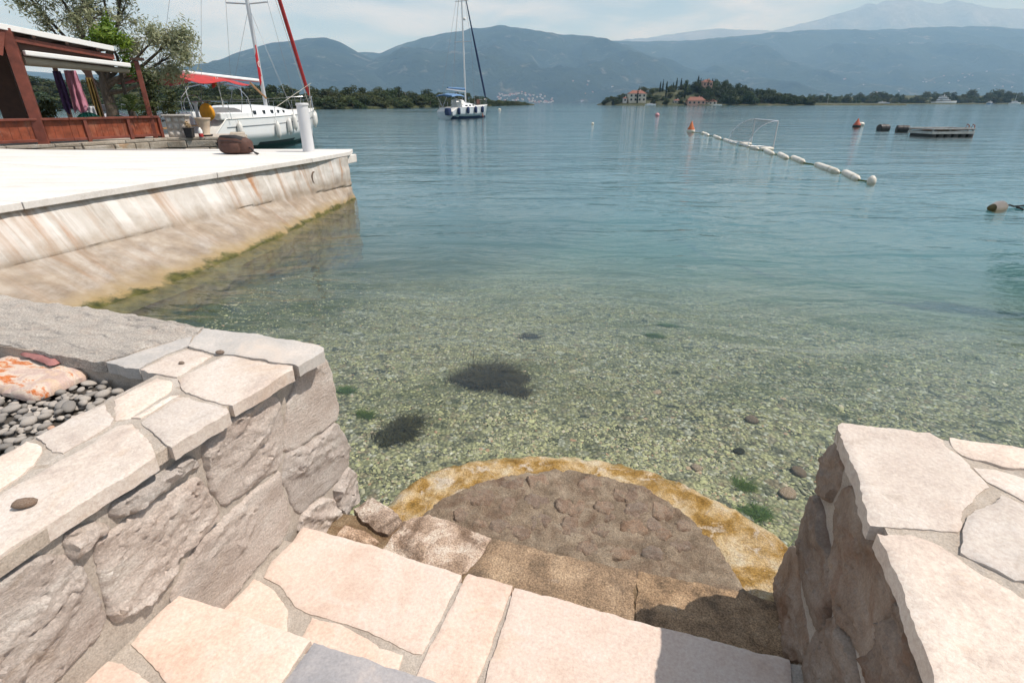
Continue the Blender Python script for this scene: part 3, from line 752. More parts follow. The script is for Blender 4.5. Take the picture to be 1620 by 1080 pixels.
def rock_fn(poly, bulge, seed, rough=0.013):
    r = random.Random(int(seed * 977) + 3)
    xa, xb = min(p[0] for p in poly), max(p[0] for p in poly); ya, yb = min(p[1] for p in poly), max(p[1] for p in poly)
    cx, cy_ = (xa + xb) / 2, (ya + yb) / 2
    rx, ry = (xb - xa) * 0.62 + 0.01, (yb - ya) * 0.62 + 0.01
    planes = []
    for k in range(int(7 + 60 * (xb - xa) * (yb - ya))):
        px, py = r.uniform(xa, xb), r.uniform(ya, yb)
        u, v = (px - cx) / rx, (py - cy_) / ry
        h0 = bulge * (1.25 - 0.8 * (u * u + v * v)) + r.uniform(-0.004, 0.006)
        planes.append((px, py, h0, -1.6 * bulge * u / rx + r.gauss(0, 0.10), -1.6 * bulge * v / ry + r.gauss(0, 0.10)))
    la = r.uniform(-0.6, 0.6)
    def f(x, y, d):
        wx = x + 0.012 * frac((x * 12, y * 12, seed + 2), 4); wy = y + 0.012 * frac((x * 12, y * 12, seed + 5), 4)
        h = min(q[2] + q[3] * (wx - q[0]) + q[4] * (wy - q[1]) for q in planes)
        lay = frac((x * 4, (y + la * x) * 12, seed), 5)
        q = lay * 4.0
        stp = (math.floor(q) + smooth(0.45, 0.55, q - math.floor(q))) / 4.0
        h += rough * 1.3 * stp + rough * 0.55 * frac((x * 24, y * 34, seed + 1), 5, 0.75) + rough * 0.16 * frac((x * 90, y * 90, seed), 3, 0.7)
        ck = abs(frac((x * 6, (y + la * x) * 13, seed + 8), 3))
        h -= 0.010 * max(0.0, 1 - ck / 0.028)
        h = h if h > 0.003 else 0.003 + 0.2 * max(-0.02, h - 0.003)
        return h * (0.2 + 0.8 * smooth(0.0, 0.005, d))
    return f

wall_l = empty('stone_quay_wall', ws(-1.5, 1.0, -0.4), -TH, 'rough grey stone wall with cream coping left of the steps', 'stone wall')
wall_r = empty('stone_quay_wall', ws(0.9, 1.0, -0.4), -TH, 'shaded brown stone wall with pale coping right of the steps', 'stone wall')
LO = {}
for o, s0 in ((wall_l, -1.5), (wall_r, 0.9)):
    LO[o.name] = (s0, 1.0, -0.4)
def local(o):
    a, b, c = LO[o.name]
    return lambda s, t, z: (s - a, t - b, z - c)
ll, lr = local(wall_l), local(wall_r)

# the mortared cores
def rough_block(name, box, to3, mat, parent, g=0.04, amp=0.005):
    (s0, s1), (t0, t1), (z0, z1) = box
    bm = bmesh.new()
    vs_, fs_ = [], []
    def sheet(fn, nu, nv, flip):
        b = len(vs_)
        for j in range(nv + 1):
            for i in range(nu + 1):
                vs_.append(fn(i / nu, j / nv))
        for j in range(nv):
            for i in range(nu):
                q = (b + j * (nu + 1) + i, b + j * (nu + 1) + i + 1, b + (j + 1) * (nu + 1) + i + 1, b + (j + 1) * (nu + 1) + i)
                fs_.append(q[::-1] if flip else q)
    nu = lambda L: max(1, int(L / g))
    S, T, Z = (lambda f: s0 + (s1 - s0) * f), (lambda f: t0 + (t1 - t0) * f), (lambda f: z0 + (z1 - z0) * f)
    sheet(lambda a, b: (S(a), T(b), z1), nu(s1 - s0), nu(t1 - t0), False)
    sheet(lambda a, b: (S(a), t0, Z(b)), nu(s1 - s0), nu(z1 - z0), False)
    sheet(lambda a, b: (S(a), t1, Z(b)), nu(s1 - s0), nu(z1 - z0), True)
    sheet(lambda a, b: (s0, T(a), Z(b)), nu(t1 - t0), nu(z1 - z0), True)
    sheet(lambda a, b: (s1, T(a), Z(b)), nu(t1 - t0), nu(z1 - z0), False)
    out = []
    for (s, t, z) in vs_:
        d = amp * frac((s * 14, t * 14, z * 14), 4)
        out.append(to3(s + d, t + d * 0.7, z + d * 0.6))
    bm.free()
    return mesh_obj(name, out, fs_, mat, parent, True)

# left wall: a seaward arm and a stair-side arm round the gravel bed
rough_block('mortar_core', ((-9.0, -1.615), (1.225, 1.555), (-0.8, Z_COPE - 0.008)), ll, M['mortar'], wall_l)
rough_block('mortar_core', ((-1.61, S_LEFT - 0.009), (-0.6, 1.555), (-0.8, Z_COPE - 0.007)), ll, M['mortar'], wall_l)
rough_block('mortar_core', ((S_RIGHT + 0.005, 4.5), (-0.6, 1.50), (-0.8, Z_COPE - 0.008)), lr, M['mortar'], wall_r)

def top_stone(name, poly, z, to, mat, parent, seed, thick=0.045, g=0.013, amp=0.0025, pits=0.0, jit=0.007, rw=0.005, rh=0.0035, dz=0.0, soft=0):
    poly = grow(poly, 0.002)
    fn = flat_fn(0.0, amp, 9.0, seed, pits)
    return stone(name, poly, fn, lambda x, y, h: to(x, y, z + dz + h), thick, mat, parent, g, jit, seed, rw, rh, False, soft)

for i, (k, poly) in enumerate(TOP_LC.items()):
    mat = {'c1': M['grey_coping'], 'c4': M['smooth_grey'], 'c2': M['smooth_grey']}.get(k, M['coping'])
    if k == 'c1':
        poly = [(-6.2, 1.66)] + poly[1:-1] + [(-6.2, 1.23)]
        top_stone('coping_stone', poly, Z_COPE, ll, mat, wall_l, 3.1 * i + 1, g=0.025, amp=0.007, pits=0.012, jit=0.008)
    else:
        top_stone('coping_stone', poly, Z_COPE, ll, mat, wall_l, 3.1 * i + 1, amp=0.003, dz=rng.uniform(-0.002, 0.004))
rough_block('mortar_joint', ((-1.605, S_LEFT + 0.010), (-0.6, 1.535), (Z_COPE - 0.044, Z_COPE - 0.0075)), ll, M['mortar'], wall_l, 0.03, 0.003)
rough_block('mortar_joint', ((S_RIGHT - 0.012, 0.9), (-0.5, 1.48), (Z_COPE - 0.044, Z_COPE - 0.0075)), lr, M['mortar'], wall_r, 0.03, 0.003)
# unseen run of the stair-side coping towards the land
top_stone('coping_stone', [(-1.61, -0.6), (-1.23, -0.6), (-1.235, 0.40), (-1.61, 0.51)], Z_COPE, ll, M['coping'], wall_l, 77.0, g=0.05)
for i, (k, poly) in enumerate(TOP_RC.items()):
    top_stone('coping_stone', poly, Z_COPE, lr, M['coping'], wall_r, 2.7 * i + 51, amp=0.006 if k == 'r5' else 0.004, pits=0.006 if k in ('r5', 'r4') else 0.003, dz=rng.uniform(-0.002, 0.004))
for i, poly in enumerate([[(1.20, 1.50), (2.3, 1.49), (2.3, 1.2), (1.13, 1.28)], [(0.98, 1.06), (2.3, 1.06), (2.3, 0.5), (0.88, 0.75)], [(0.53, 0.62), (0.75, 0.68), (1.6, 0.42), (1.6, -0.5), (0.54, -0.5)]]):
    top_stone('coping_stone', poly, Z_COPE, lr, M['coping'], wall_r, 71.0 + i, g=0.04)

def face_stone(poly, side, seed, bulge, mat, parent, depth=0.06, g=0.009):
    poly = grow(poly, 0.010 if side < 0 else 0.014)
    if side < 0:
        to = lambda x, y, h: ll(S_LEFT + h, x, y)
    else:
        to = lambda x, y, h: lr(S_RIGHT - h, x, y)
    return stone('wall_stone', poly, rock_fn(poly, bulge, seed), to, depth, mat, parent, g, 0.008, seed, 0.007, 0.006, side > 0, 1)

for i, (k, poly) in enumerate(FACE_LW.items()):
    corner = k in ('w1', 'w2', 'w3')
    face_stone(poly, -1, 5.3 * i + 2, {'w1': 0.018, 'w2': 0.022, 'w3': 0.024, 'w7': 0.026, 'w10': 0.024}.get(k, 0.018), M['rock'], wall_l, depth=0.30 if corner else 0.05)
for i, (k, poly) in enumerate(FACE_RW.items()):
    face_stone(poly, 1, 4.1 * i + 31, 0.022, M['shaded_brown_rock'], wall_r, depth=0.30 if k in ('rw1', 'rw3', 'rw4') else 0.05)  # same stone as the left wall, coloured darker for its shaded side
# seaward faces of both walls (course stones above the water)
def end_course(parent, to, s_from, s_to, t_face, seed, mat, n_rows=3):
    r = random.Random(seed)
    z = 0.79
    while z > -0.35:
        hgt = r.uniform(0.20, 0.30)
        s = s_from
        while s < s_to - 0.05:
            w = min(r.uniform(0.26, 0.46), s_to - s)
            poly = [(s + 0.012, z - hgt + 0.012), (s + w - 0.012, z - hgt + 0.014 + r.uniform(-.01, .02)), (s + w - 0.014, z - 0.012), (s + 0.014, z - 0.014 - r.uniform(0, .02))]
            stone('wall_stone', poly, rock_fn(poly, 0.02, s * 7 + z * 3), lambda x, y, h: to(x, t_face + h, y), 0.04, mat, parent, 0.04, 0.005, s * 3 + z, 0.012, 0.008, True, 1)
            s += w
        z -= hgt
end_course(wall_l, ll, -4.6, -1.56, 1.555, 4, M['rock'])
end_course(wall_r, lr, 0.90, 3.3, 1.50, 6, M['rock'])

# ================================================================ the steps
stairs = empty('stone_steps', ws(-0.3, 1.0, -0.4), -TH, 'peach flagstone steps leading down between the two walls', 'steps')
LO[stairs.name] = (-0.3, 1.0, -0.4)
ls = local(stairs)
rough_block('mortar_bed', ((S_LEFT - 0.02, S_RIGHT + 0.02), (0.2, 1.215), (-0.6, Z_A - 0.006)), ls, M['mortar'], stairs, 0.04, 0.0025)
rough_block('mortar_bed', ((S_LEFT - 0.02, S_RIGHT + 0.02), (-0.4, 0.735), (-0.5, Z_B - 0.006)), ls, M['mortar'], stairs, 0.04, 0.0025)
for i, (k, poly) in enumerate(TOP_A.items()):
    top_stone('flagstone', poly, Z_A, ls, M['flag'], stairs, 6.1 * i + 3, amp=0.0015, thick=0.06, jit=0.0045, rw=0.005, rh=0.0035, dz=rng.uniform(0, 0.003))
for i, (k, poly) in enumerate(TOP_B.items()):
    top_stone('flagstone', poly, Z_B, ls, M['grey_flag'] if k == 'b2' else M['flag'], stairs, 4.4 * i + 23, amp=0.0015, thick=0.06, jit=0.0045, rw=0.005, rh=0.0035, dz=rng.uniform(0, 0.003))
for i, poly in enumerate([[(-1.21, 0.43), (-0.25, 0.66), (-0.25, 0.1), (-1.21, 0.1)], [(-0.23, 0.735), (0.53, 0.70), (0.53, 0.1), (-0.23, 0.1)]]):
    top_stone('flagstone', poly, Z_B, ls, M['flag'], stairs, 88.0 + i, g=0.04, thick=0.06)
# the lowest, sea-stained step
rough_block('mortar_bed', ((S_LEFT, 0.60), (1.17, 1.535), (-0.6, Z_BR - 0.009)), ls, M['landing'], stairs, 0.03, 0.006)
for i, (k, poly) in enumerate(TOP_BR.items()):
    mat = M['pale_step'] if k in ('br1', 'br2', 'br0') else M['brown_step']
    top_stone('step_stone', poly, Z_BR, ls, mat, stairs, 7.7 * i + 41, amp={'br1': 0.010, 'br0': 0.006}.get(k, 0.006), thick=0.12, jit=0.008, rw=0.008, rh=0.004, pits=0.008, dz={'br1': 0.010}.get(k, 0.0), g=0.014)

# ================================================================ the half-round landing
landing = empty('half_round_landing', ws(-0.2, 1.9, -0.4), -TH, 'half-round cobbled landing with yellow algae stained rim at the water', 'landing')
LO[landing.name] = (-0.2, 1.9, -0.4)
lg = local(landing)
def rim_fn(x, y, d):
    return -0.010 + 0.020 * smooth(0.0, 0.10, d) + 0.014 * frac((x * 12, y * 12, 2.0), 5) + 0.006 * frac((x * 40, y * 40, 2.0), 3)
def in_poly(p, poly):
    c = False
    for i in range(len(poly)):
        a, b = poly[i - 1], poly[i]
        if (a[1] > p[1]) != (b[1] > p[1]) and p[0] < (b[0] - a[0]) * (p[1] - a[1]) / (b[1] - a[1]) + a[0]: c = not c
    return c
inner = grow(RIM_IN + [(0.50, 1.50), (-0.92, 1.50)], -0.045)
rim_poly = RIM_OUT + [(0.70, 1.53), (-1.13, 1.53)]
stone('rim', rim_poly, lambda x, y, d: rim_fn(x, y, d) - (0.08 if in_poly((x, y), inner) else 0.0), lambda x, y, h: lg(x, y, h), 0.5, M['rim'], landing, 0.022, 0.010, 8.0, 0.045, 0.045, False, 2)
slab_poly = RIM_IN + [(0.50, 1.50), (-0.92, 1.50)]
stone('cement_bed', slab_poly, lambda x, y, d: Z_LAND - 0.006 + 0.010 * frac((x * 9, y * 9, 6.0), 5) + 0.011 * frac((x * 22, y * 22, 6.0), 5, 0.75), lambda x, y, h: lg(x, y, h), 0.12, M['landing'], landing, 0.016, 0.008, 9.0, 0.02, 0.02, False, 2)
rc_ = random.Random(19)
for i, poly in enumerate(COBBLES):
    poly = grow(poly, rc_.uniform(0.006, 0.016))
    px, py = sum(q[0] for q in poly) / len(poly), sum(q[1] for q in poly) / len(poly)
    gx_, gy_ = rc_.gauss(0, 0.06), rc_.gauss(0, 0.06)
    if not in_poly((px, py), inner): continue
    poly = [q for q in poly if in_poly(q, grow(inner, 0.03))]
    if len(poly) < 4: continue
    stone('cobble', poly, (lambda sd, px, py, gx_, gy_: lambda x, y, d: Z_LAND - 0.006 + 0.010 * frac((x * 9, y * 9, 6.0), 5) + 0.0050 * smooth(0.0, 0.006, d) + gx_ * (x - px) + gy_ * (y - py) + 0.006 * frac((x * 20, y * 20, sd), 5, 0.8))(i * 1.9, px, py, gx_, gy_), lambda x, y, h: lg(x, y, h), 0.05, M['cobble'], landing, 0.009, 0.014, i * 1.3, 0.005, 0.004, False, 1)

# ================================================================ the gravel bed behind the left coping
gravel = empty('gravel_bed', ws(-2.2, 0.8, 0.70), -TH, 'bed of rounded grey pebbles set in behind the left coping', 'gravel bed')
LO[gravel.name] = (-2.2, 0.8, 0.70)
lb = local(gravel)
ZG = 0.772
gv, gf = [], []
n1, n2 = 80, 36
for j in range(n2 + 1):
    for i in range(n1 + 1):
        s = -6.2 + 4.60 * i / n1; t = -0.6 + 1.84 * j / n2
        gv.append(lb(s, t, ZG - 0.02 + 0.012 * frac((s * 6, t * 6, 0), 3)))
for j in range(n2):
    for i in range(n1):
        gf.append((j * (n1 + 1) + i, j * (n1 + 1) + i + 1, (j + 1) * (n1 + 1) + i + 1, (j + 1) * (n1 + 1) + i))
mesh_obj('soil', gv, gf, M['soil'], gravel, True)
def pebble_mesh(name, seed, mat):
    bm = bmesh.new()
    bmesh.ops.create_icosphere(bm, subdivisions=2, radius=1.0)
    r = random.Random(seed)
    ax = (r.uniform(1.0, 1.35), r.uniform(0.75, 1.0), r.uniform(0.45, 0.68))
    for v in bm.verts:
        k = 1 + 0.18 * noise.noise(v.co * 1.1 + Vector((seed * 3.1, 0, 0))) + 0.05 * noise.noise(v.co * 3 + Vector((0, seed, 0)))
        v.co = Vector((v.co.x * ax[0], v.co.y * ax[1], v.co.z * ax[2])) * k
    me = bpy.data.meshes.new(name)
    bm.to_mesh(me); bm.free()
    me.polygons.foreach_set('use_smooth', [True] * len(me.polygons))
    me.materials.append(mat)
    return me
PEB = [pebble_mesh('pebble', i, M['pebble']) for i in range(9)]
PEBP = [pebble_mesh('pebble', 20 + i, M['pebble_pink']) for i in range(2)]
PEBW = [pebble_mesh('pebble', 30 + i, M['pebble_white']) for i in range(2)]
rp = random.Random(21)
spots = []
tries = 0
while len(spots) < 292 and tries < 30000:
    tries += 1
    s = -1.615 - 0.75 * rp.random() ** 1.25; t = rp.uniform(0.46, 1.22)
    r = rp.uniform(0.010, 0.023)
    if s + r > -1.615 or t + r > 1.225:
        continue
    if all((s - a) ** 2 + (t - b) ** 2 > (0.80 * (r + c)) ** 2 for a, b, c, _ in spots):
        spots.append((s, t, r, ZG + rp.uniform(-0.006, 0.010)))
for (s, t, r, z) in spots:
    q = rp.random()
    me = rp.choice(PEBP) if q < 0.06 else rp.choice(PEBW) if q < 0.09 else rp.choice(PEB)
    if q > 0.93: r *= 1.35
    link_mesh('pebble', me, gravel, lb(s, t, z), (rp.uniform(-.35, .35), rp.uniform(-.35, .35), rp.uniform(0, 6.28)), (r, r, r))
# the finer gravel under and beyond them
fv, ff = [], []
ico = pebble_mesh('fine', 50, M['pebble'])
bmf = bmesh.new(); bmesh.ops.create_icosphere(bmf, subdivisions=1, radius=1.0)
iv = [v.co.copy() for v in bmf.verts]; iff = [[v.index for v in f.verts] for f in bmf.faces]; bmf.free()
bpy.data.meshes.remove(ico)
for i in range(2600):
    s = -1.62 - 2.2 * rp.random() ** 1.3; t = rp.uniform(0.1, 1.22)
    r = rp.uniform(0.007, 0.016)
    a = rp.uniform(0, 6.28); b = len(fv)
    for v in iv:
        x, y, z = v.x * r * 1.25, v.y * r * 0.9, v.z * r * 0.6
        p = lb(s, t, ZG - 0.010)
        fv.append((p[0] + x * math.cos(a) - y * math.sin(a), p[1] + x * math.sin(a) + y * math.cos(a), p[2] + z))
    ff += [[b + k for k in f] for f in iff]
tag(mesh_obj('fine_gravel', fv, ff, M['pebble'], gravel, True), kind='stuff')

# flat stones lying on the gravel
def lying_stone(name, poly, z, mat, label, cat, seed, th, amp, tilt=(0, 0)):
    cx = sum(p[0] for p in poly) / len(poly); cy_ = sum(p[1] for p in poly) / len(poly)
    fn = lambda x, y, d: amp * frac((x * 14, y * 14, seed), 5) - 0.010 * (1 - smooth(0, 0.03, d))
    o = stone(name, poly, fn, lambda x, y, h: (x - cx, y - cy_, h), th, mat, None, 0.014, 0.006, seed, 0.01, 0.008)
    o.location = ws(cx, cy_, z)
    o.rotation_euler = (tilt[0], tilt[1], -TH)
    return tag(o, label, cat)
lying_stone('marble_slab', AGATE, 0.812, M['agate'], 'orange and cream banded marble slab lying on the gravel bed', 'stone slab', 5.5, 0.035, 0.006, (R(2.5), 0))
lying_stone('red_stone_tile', [(a, b) for a, b in RED_TILE], 0.848, M['red_stone'], 'dusky red flat stone lying on the back of the marble slab', 'stone tile', 6.5, 0.018, 0.002, (R(1.5), R(1.0)))
def loose_stone(name, px, r, mat, label, seed, scale=(1, 1, 1), rz=0.3):
    me = pebble_mesh(name, seed, mat)
    o = link_mesh(name, me, None, px, (0.15, 0.1, rz), (r * scale[0], r * scale[1], r * scale[2]))
    return tag(o, label, 'stone')
loose_stone('brown_stone', ws(-1.325, 0.600, Z_COPE + 0.012), 0.020, M['shaded_brown_rock'], 'small brown angular stone lying on the long coping slab', 61, (1.0, 0.8, 0.95), 0.5)
loose_stone('dark_pebble', ws(-1.515, 1.388, Z_COPE + 0.006), 0.012, M['shaded_brown_rock'], 'tiny dark pebble where grey and cream coping slabs meet', 62)
loose_stone('dark_pebble', ws(-1.58, 1.28, Z_COPE + 0.005), 0.009, M['shaded_brown_rock'], 'tiny dark pebble in the middle of a small cream coping slab', 63)

# ================================================================ the concrete pier on the left
def pier_face_material():
    m = NT('stained_pier_concrete')
    p = m.pos()
    sep = m.n('ShaderNodeSeparateXYZ', {0: p}).outputs
    along = m.n('ShaderNodeVectorMath', {0: p, 1: (TS, TC, 0)}, operation='DOT_PRODUCT').outputs['Value']
    pt = m.n('ShaderNodeCombineXYZ', {0: along, 2: sep[2]}).outputs[0]
    base = m.ramp(m.noise(p, 2.4, 7, 0.65, 0.5), [(0.28, (0.36, 0.32, 0.275)), (0.48, (0.50, 0.47, 0.435)), (0.7, (0.62, 0.60, 0.575))])
    streak = m.noise(m.n('ShaderNodeMapping', {'Vector': pt, 'Scale': (2.6, 1, 0.30)}).outputs[0], 1.4, 6, 0.6, 0.3)
    base = m.mix(m.ramp(streak, [(0.51, 0.0), (0.63, 0.75)]), base, (0.38, 0.26, 0.18))
    streak2 = m.noise(m.n('ShaderNodeMapping', {'Vector': pt, 'Scale': (4.0, 1, 0.22), 'Location': (3, 1, 0)}).outputs[0], 1.7, 6, 0.6, 0.3)
    base = m.mix(m.ramp(streak2, [(0.50, 0.0), (0.64, 0.7)]), base, (0.70, 0.68, 0.66))
    rust = m.noise(m.n('ShaderNodeMapping', {'Vector': pt, 'Scale': (1.8, 1, 0.45), 'Location': (9, 4, 2)}).outputs[0], 1.3, 6, 0.6, 0.6)
    base = m.mix(m.ramp(rust, [(0.56, 0.0), (0.66, 0.9)]), base, (0.38, 0.185, 0.08))
    wob = m.math('MULTIPLY', m.math('SUBTRACT', m.noise(p, 3.0, 6, 0.65), 0.5), 0.26)
    hh = m.math('ADD', sep[2], wob)
    tide = m.math('MULTIPLY', m.ramp(hh, [(0.0, 1.0), (0.20, 0.97), (0.36, 0.85), (0.52, 0.0)]), m.ramp(m.noise(p, 2.2, 7, 0.68, 0.5), [(0.34, 0.6), (0.52, 1.0)]))
    damp = m.ramp(m.noise(p, 5.0, 6, 0.6), [(0.3, (0.18, 0.135, 0.095)), (0.55, (0.29, 0.23, 0.17)), (0.75, (0.41, 0.35, 0.285))])
    base = m.mix(m.math('MULTIPLY', tide, 0.9), base, damp)
    ochre = m.ramp(hh, [(0.0, 0.0), (0.03, 0.85), (0.07, 0.6), (0.13, 0.0)])
    base = m.mix(m.math('MULTIPLY', ochre, m.ramp(m.noise(p, 6.0, 6, 0.65), [(0.35, 0.35), (0.6, 1.0)])), base, (0.30, 0.215, 0.085))
    slime = m.ramp(hh, [(0.0, 1.0), (0.015, 0.9), (0.045, 0.0)])
    base = m.mix(slime, base, m.ramp(m.noise(p, 9.0, 4), [(0.35, (0.035, 0.042, 0.012)), (0.65, (0.12, 0.11, 0.032))]))
    nrm = m.bump(m.noise(p, 14, 8, 0.7), 0.6, 0.015)
    nrm = m.bump(m.ramp(m.voro(p, 30), [(0.05, 0.0), (0.2, 1.0)]), 0.25, 0.01, nrm)
    m.bsdf(base, 0.85, nrm, 0.0, 0.25)
    return m.mat
M['pier_face'] = pier_face_material()
M['pier_top'] = stone_mat('bleached_concrete', [(0.3, (0.55, 0.52, 0.49)), (0.5, (0.64, 0.61, 0.58)), (0.7, (0.70, 0.68, 0.655))], stain=(0.47, 0.42, 0.37), stain_pos=(0.58, 0.82), scale=1.8, grain=0.25, bump=0.4, bdist=0.008, hue_var=0.02, layer=(0.4, 2.4, 1), speck=0.15)
PIER_Z = 0.85
pier = empty('concrete_pier', (-6.0, 8.0, -1.0), 0, 'white topped concrete pier with rust and algae stained side', 'pier')
FOOT = [(0.0, -4.84), (3.9, -4.84), (4.6, -4.87), (6.1, -5.14), (7.4, -5.43), (9.0, -5.80), (9.5, -5.86)]
def pw(v):
    return (v[0] + 6.0, v[1] - 8.0, v[2] + 1.0)
pv_, pf_ = [], []
nt, nz = 170, 84
for j in range(nz + 1):
    z = -1.2 + (PIER_Z - 0.075 + 1.2) * j / nz
    for i in range(nt + 1):
        t = -0.5 + (9.30 + 0.5) * i / nt
        foot = lerp_list(FOOT, t)
        brk = lerp_list([(0, 0.33), (6.2, 0.33), (8.6, 0.25), (9.5, 0.2)], t) + 0.012 * frac((t * 1.7, 5, 0), 4)
        top_ = PIER_Z - 0.06
        k = 0.30 * (top_ - z) / (top_ - brk) if z > brk else min(1.15, 0.30 + 0.70 * (brk - z) / brk)
        s = -5.92 + (foot + 5.92) * k
        s += 0.014 * frac((t * 3, z * 5, 1), 5) * (1 + 2.5 * smooth(0.3, 0, z)) + 0.004 * frac((t * 14, z * 14, 2), 3)
        if 0.0 < z - brk < 0.028 and frac((t * 0.6, 9, 0), 3) > -0.12: s -= 0.022
        q = ws(s, t, z)
        pv_.append(pw(q))
for j in range(nz):
    for i in range(nt):
        pf_.append((j * (nt + 1) + i, j * (nt + 1) + i + 1, (j + 1) * (nt + 1) + i + 1, (j + 1) * (nt + 1) + i))
mesh_obj('side_wall', pv_, pf_, M['pier_face'], pier, True)
# seaward end and back
e0 = ws(-5.93, 9.29); e1_ = Vector((-3.34, 11.2, 0)); e2_ = Vector((-18.0, 11.2, 0))
mb = MB()
for a, b in ((e0, e1_), (e1_, e2_)):
    n = 14
    vs_ = []
    for j in range(8):
        z = -1.2 + (PIER_Z - 0.075 + 1.2) * j / 7
        for i in range(n + 1):
            q = a.lerp(b, i / n)
            dd = 0.010 * frac((q.x * 4, q.y * 4, z * 4), 4)
            vs_.append(pw((q.x + dd, q.y + dd, z)))
    mb.add(vs_, [(j * (n + 1) + i, j * (n + 1) + i + 1, (j + 1) * (n + 1) + i + 1, (j + 1) * (n + 1) + i) for j in range(7) for i in range(n)])
mb.build('end_wall', M['pier_face'], pier, True)
# the deck slab with a slight overhang
bays = [-1.5, 1.2, 3.6, 6.0, 8.1]
def bay(ring, dz):
    mb = MB()
    vs_ = [pw((q.x, q.y, PIER_Z + dz)) for q in ring] + [pw((q.x, q.y, PIER_Z - 0.07)) for q in ring]
    n = len(ring)
    mb.add(vs_, [tuple(range(n)), tuple(range(2 * n - 1, n - 1, -1))] + [(i, i + n, (i + 1) % n + n, (i + 1) % n) for i in range(n)])
    bevel(mb.build('deck_slab', M['pier_top'], pier), 0.006)
for k, (ta, tb) in enumerate(zip(bays, bays[1:])):
    bay([ws(-5.83, ta + 0.004), ws(-5.835, tb - 0.004), ws(-13.5, tb - 0.004) if tb < 4 else ws(-13.5, tb - 0.004), ws(-13.5, ta + 0.004)], 0.001 * (k % 2))
bay([ws(-5.835, 8.104), Vector((-3.113, 10.713, 0)), Vector((-3.22, 11.32, 0)), Vector((-11.0, 11.32, 0)), ws(-13.5, 8.104)], 0.0)
mb = MB()
mb.box(pw((-3.26, 10.92, 0.70)), (0.26, 0.42, 0.148), -TH * 0.6)
bevel(mb.build('corner_block', M['pier_top'], pier), 0.01)
# iron ring and a drain stub on the side
mb = MB()
rc = ws(-5.885, 8.15, 0.52)
mb.tube([pw((rc.x, rc.y + 0.10 * math.cos(a), rc.z + 0.10 * math.sin(a))) for a in [k * 2 * math.pi / 14 for k in range(15)]], 0.012, 6, caps=False)
mb.build('mooring_ring', paint('rusty_iron', (0.12, 0.075, 0.05), 0.8, 0.3), pier, True)
# ================================================================ mountains and shores across the bay
def mountain_material(name, lo, mid, rock, rock_at, sc):
    m = NT(name)
    p = m.pos((1, 1, 1))
    n1 = m.noise(p, sc, 9, 0.62, 0.4)
    col = m.ramp(n1, [(0.30, lo), (0.52, mid), (0.68, tuple(c * 1.25 for c in mid))])
    n2 = m.noise(m.n('ShaderNodeMapping', {'Vector': p, 'Location': (900, 300, 0)}).outputs[0], sc * 1.9, 9, 0.66, 0.8)
    col = m.mix(m.ramp(n2, [(rock_at, 0.0), (rock_at + 0.10, 0.8)]), col, rock)
    nrm = m.bump(m.noise(p, sc * 6, 9, 0.72), 1.0, 160.0)
    m.bsdf(col, 0.9, nrm, 0.0, 0.1)
    return m.mat

def mountain(name, ridge, D, L, mat, seed, nxs=260, nys=46, rough=0.16, back=0.6, gully=900.0):
    x0, x1 = ridge[0][0], ridge[-1][0]
    V = []
    for j in range(nys + 1):
        f = j / nys
        y = D - L + (L + back * L) * f
        for i in range(nxs + 1):
            x = x0 + (x1 - x0) * i / nxs
            h = lerp_list(ridge, x)
            h *= smooth(0, 0.05, (x - x0) / (x1 - x0)) * smooth(0, 0.05, (x1 - x) / (x1 - x0))
            h *= 1.0 + 0.02 * frac((x / 260.0, seed, 0), 4)
            if y <= D:
                k = (y - (D - L)) / L
                prof = 0.55 * k ** 1.7 + 0.45 * smooth(0, 1, k)
            else:
                prof = 1 - 0.6 * smooth(0, 1, (y - D) / (back * L))
                k = 1.0
            nz = frac((x / gully, y / (gully * 1.8), seed), 6)
            rg = 1.0 - abs(frac((x / gully * 0.8, y / (gully * 2.2), seed + 5), 5))
            z = h * prof
            z += h * rough * (nz + 0.8 * (rg - 0.7)) * 4 * k * (1 - k) if y < D else 0
            V.append((x, y, z - 6.0))
    n = nxs + 1
    Fc = [(j * n + i, j * n + i + 1, (j + 1) * n + i + 1, (j + 1) * n + i) for j in range(nys) for i in range(nxs)]
    o = mesh_obj(name, V, Fc, mat, None, True, sharp=180)
    return tag(o, kind='structure')

M['forest_slope'] = mountain_material('forested_slope', (0.012, 0.024, 0.010), (0.042, 0.056, 0.024), (0.25, 0.21, 0.15), 0.58, 0.0022)
M['bare_slope'] = mountain_material('bare_limestone_slope', (0.13, 0.13, 0.115), (0.22, 0.21, 0.19), (0.34, 0.32, 0.30), 0.52, 0.0011)
RIDGE_FAR = [(-1976, 1197), (1610, 1355), (3019, 1620), (3724, 1667), (4770, 1805), (5639, 1897), (6526, 1866), (7322, 1851), (8412, 2094), (9067, 2274), (9715, 2452), (10378, 2556), (10879, 2614), (11613, 2482), (12189, 2570), (13207, 2393), (14087, 2363), (16459, 2124), (19045, 2199), (22878, 1667)]
RIDGE_RIGHT = [(-1188, 228), (425, 611), (1356, 981), (1986, 936), (3029, 954), (4056, 1044), (4978, 1108), (5913, 1099), (6628, 1134), (7551, 1161), (8396, 1116), (9723, 1161), (11371, 981), (14690, 705)]
RIDGE_MID = [(-4862, 105), (-3520, 299), (-2812, 429), (-2283, 564), (-2106, 624), (-1770, 616), (-1422, 741), (-915, 843), (-331, 915), (-83, 929), (166, 894), (582, 843), (1084, 807), (1424, 727), (1945, 564), (2564, 376), (3191, 222), (3907, 105), (5145, 26)]
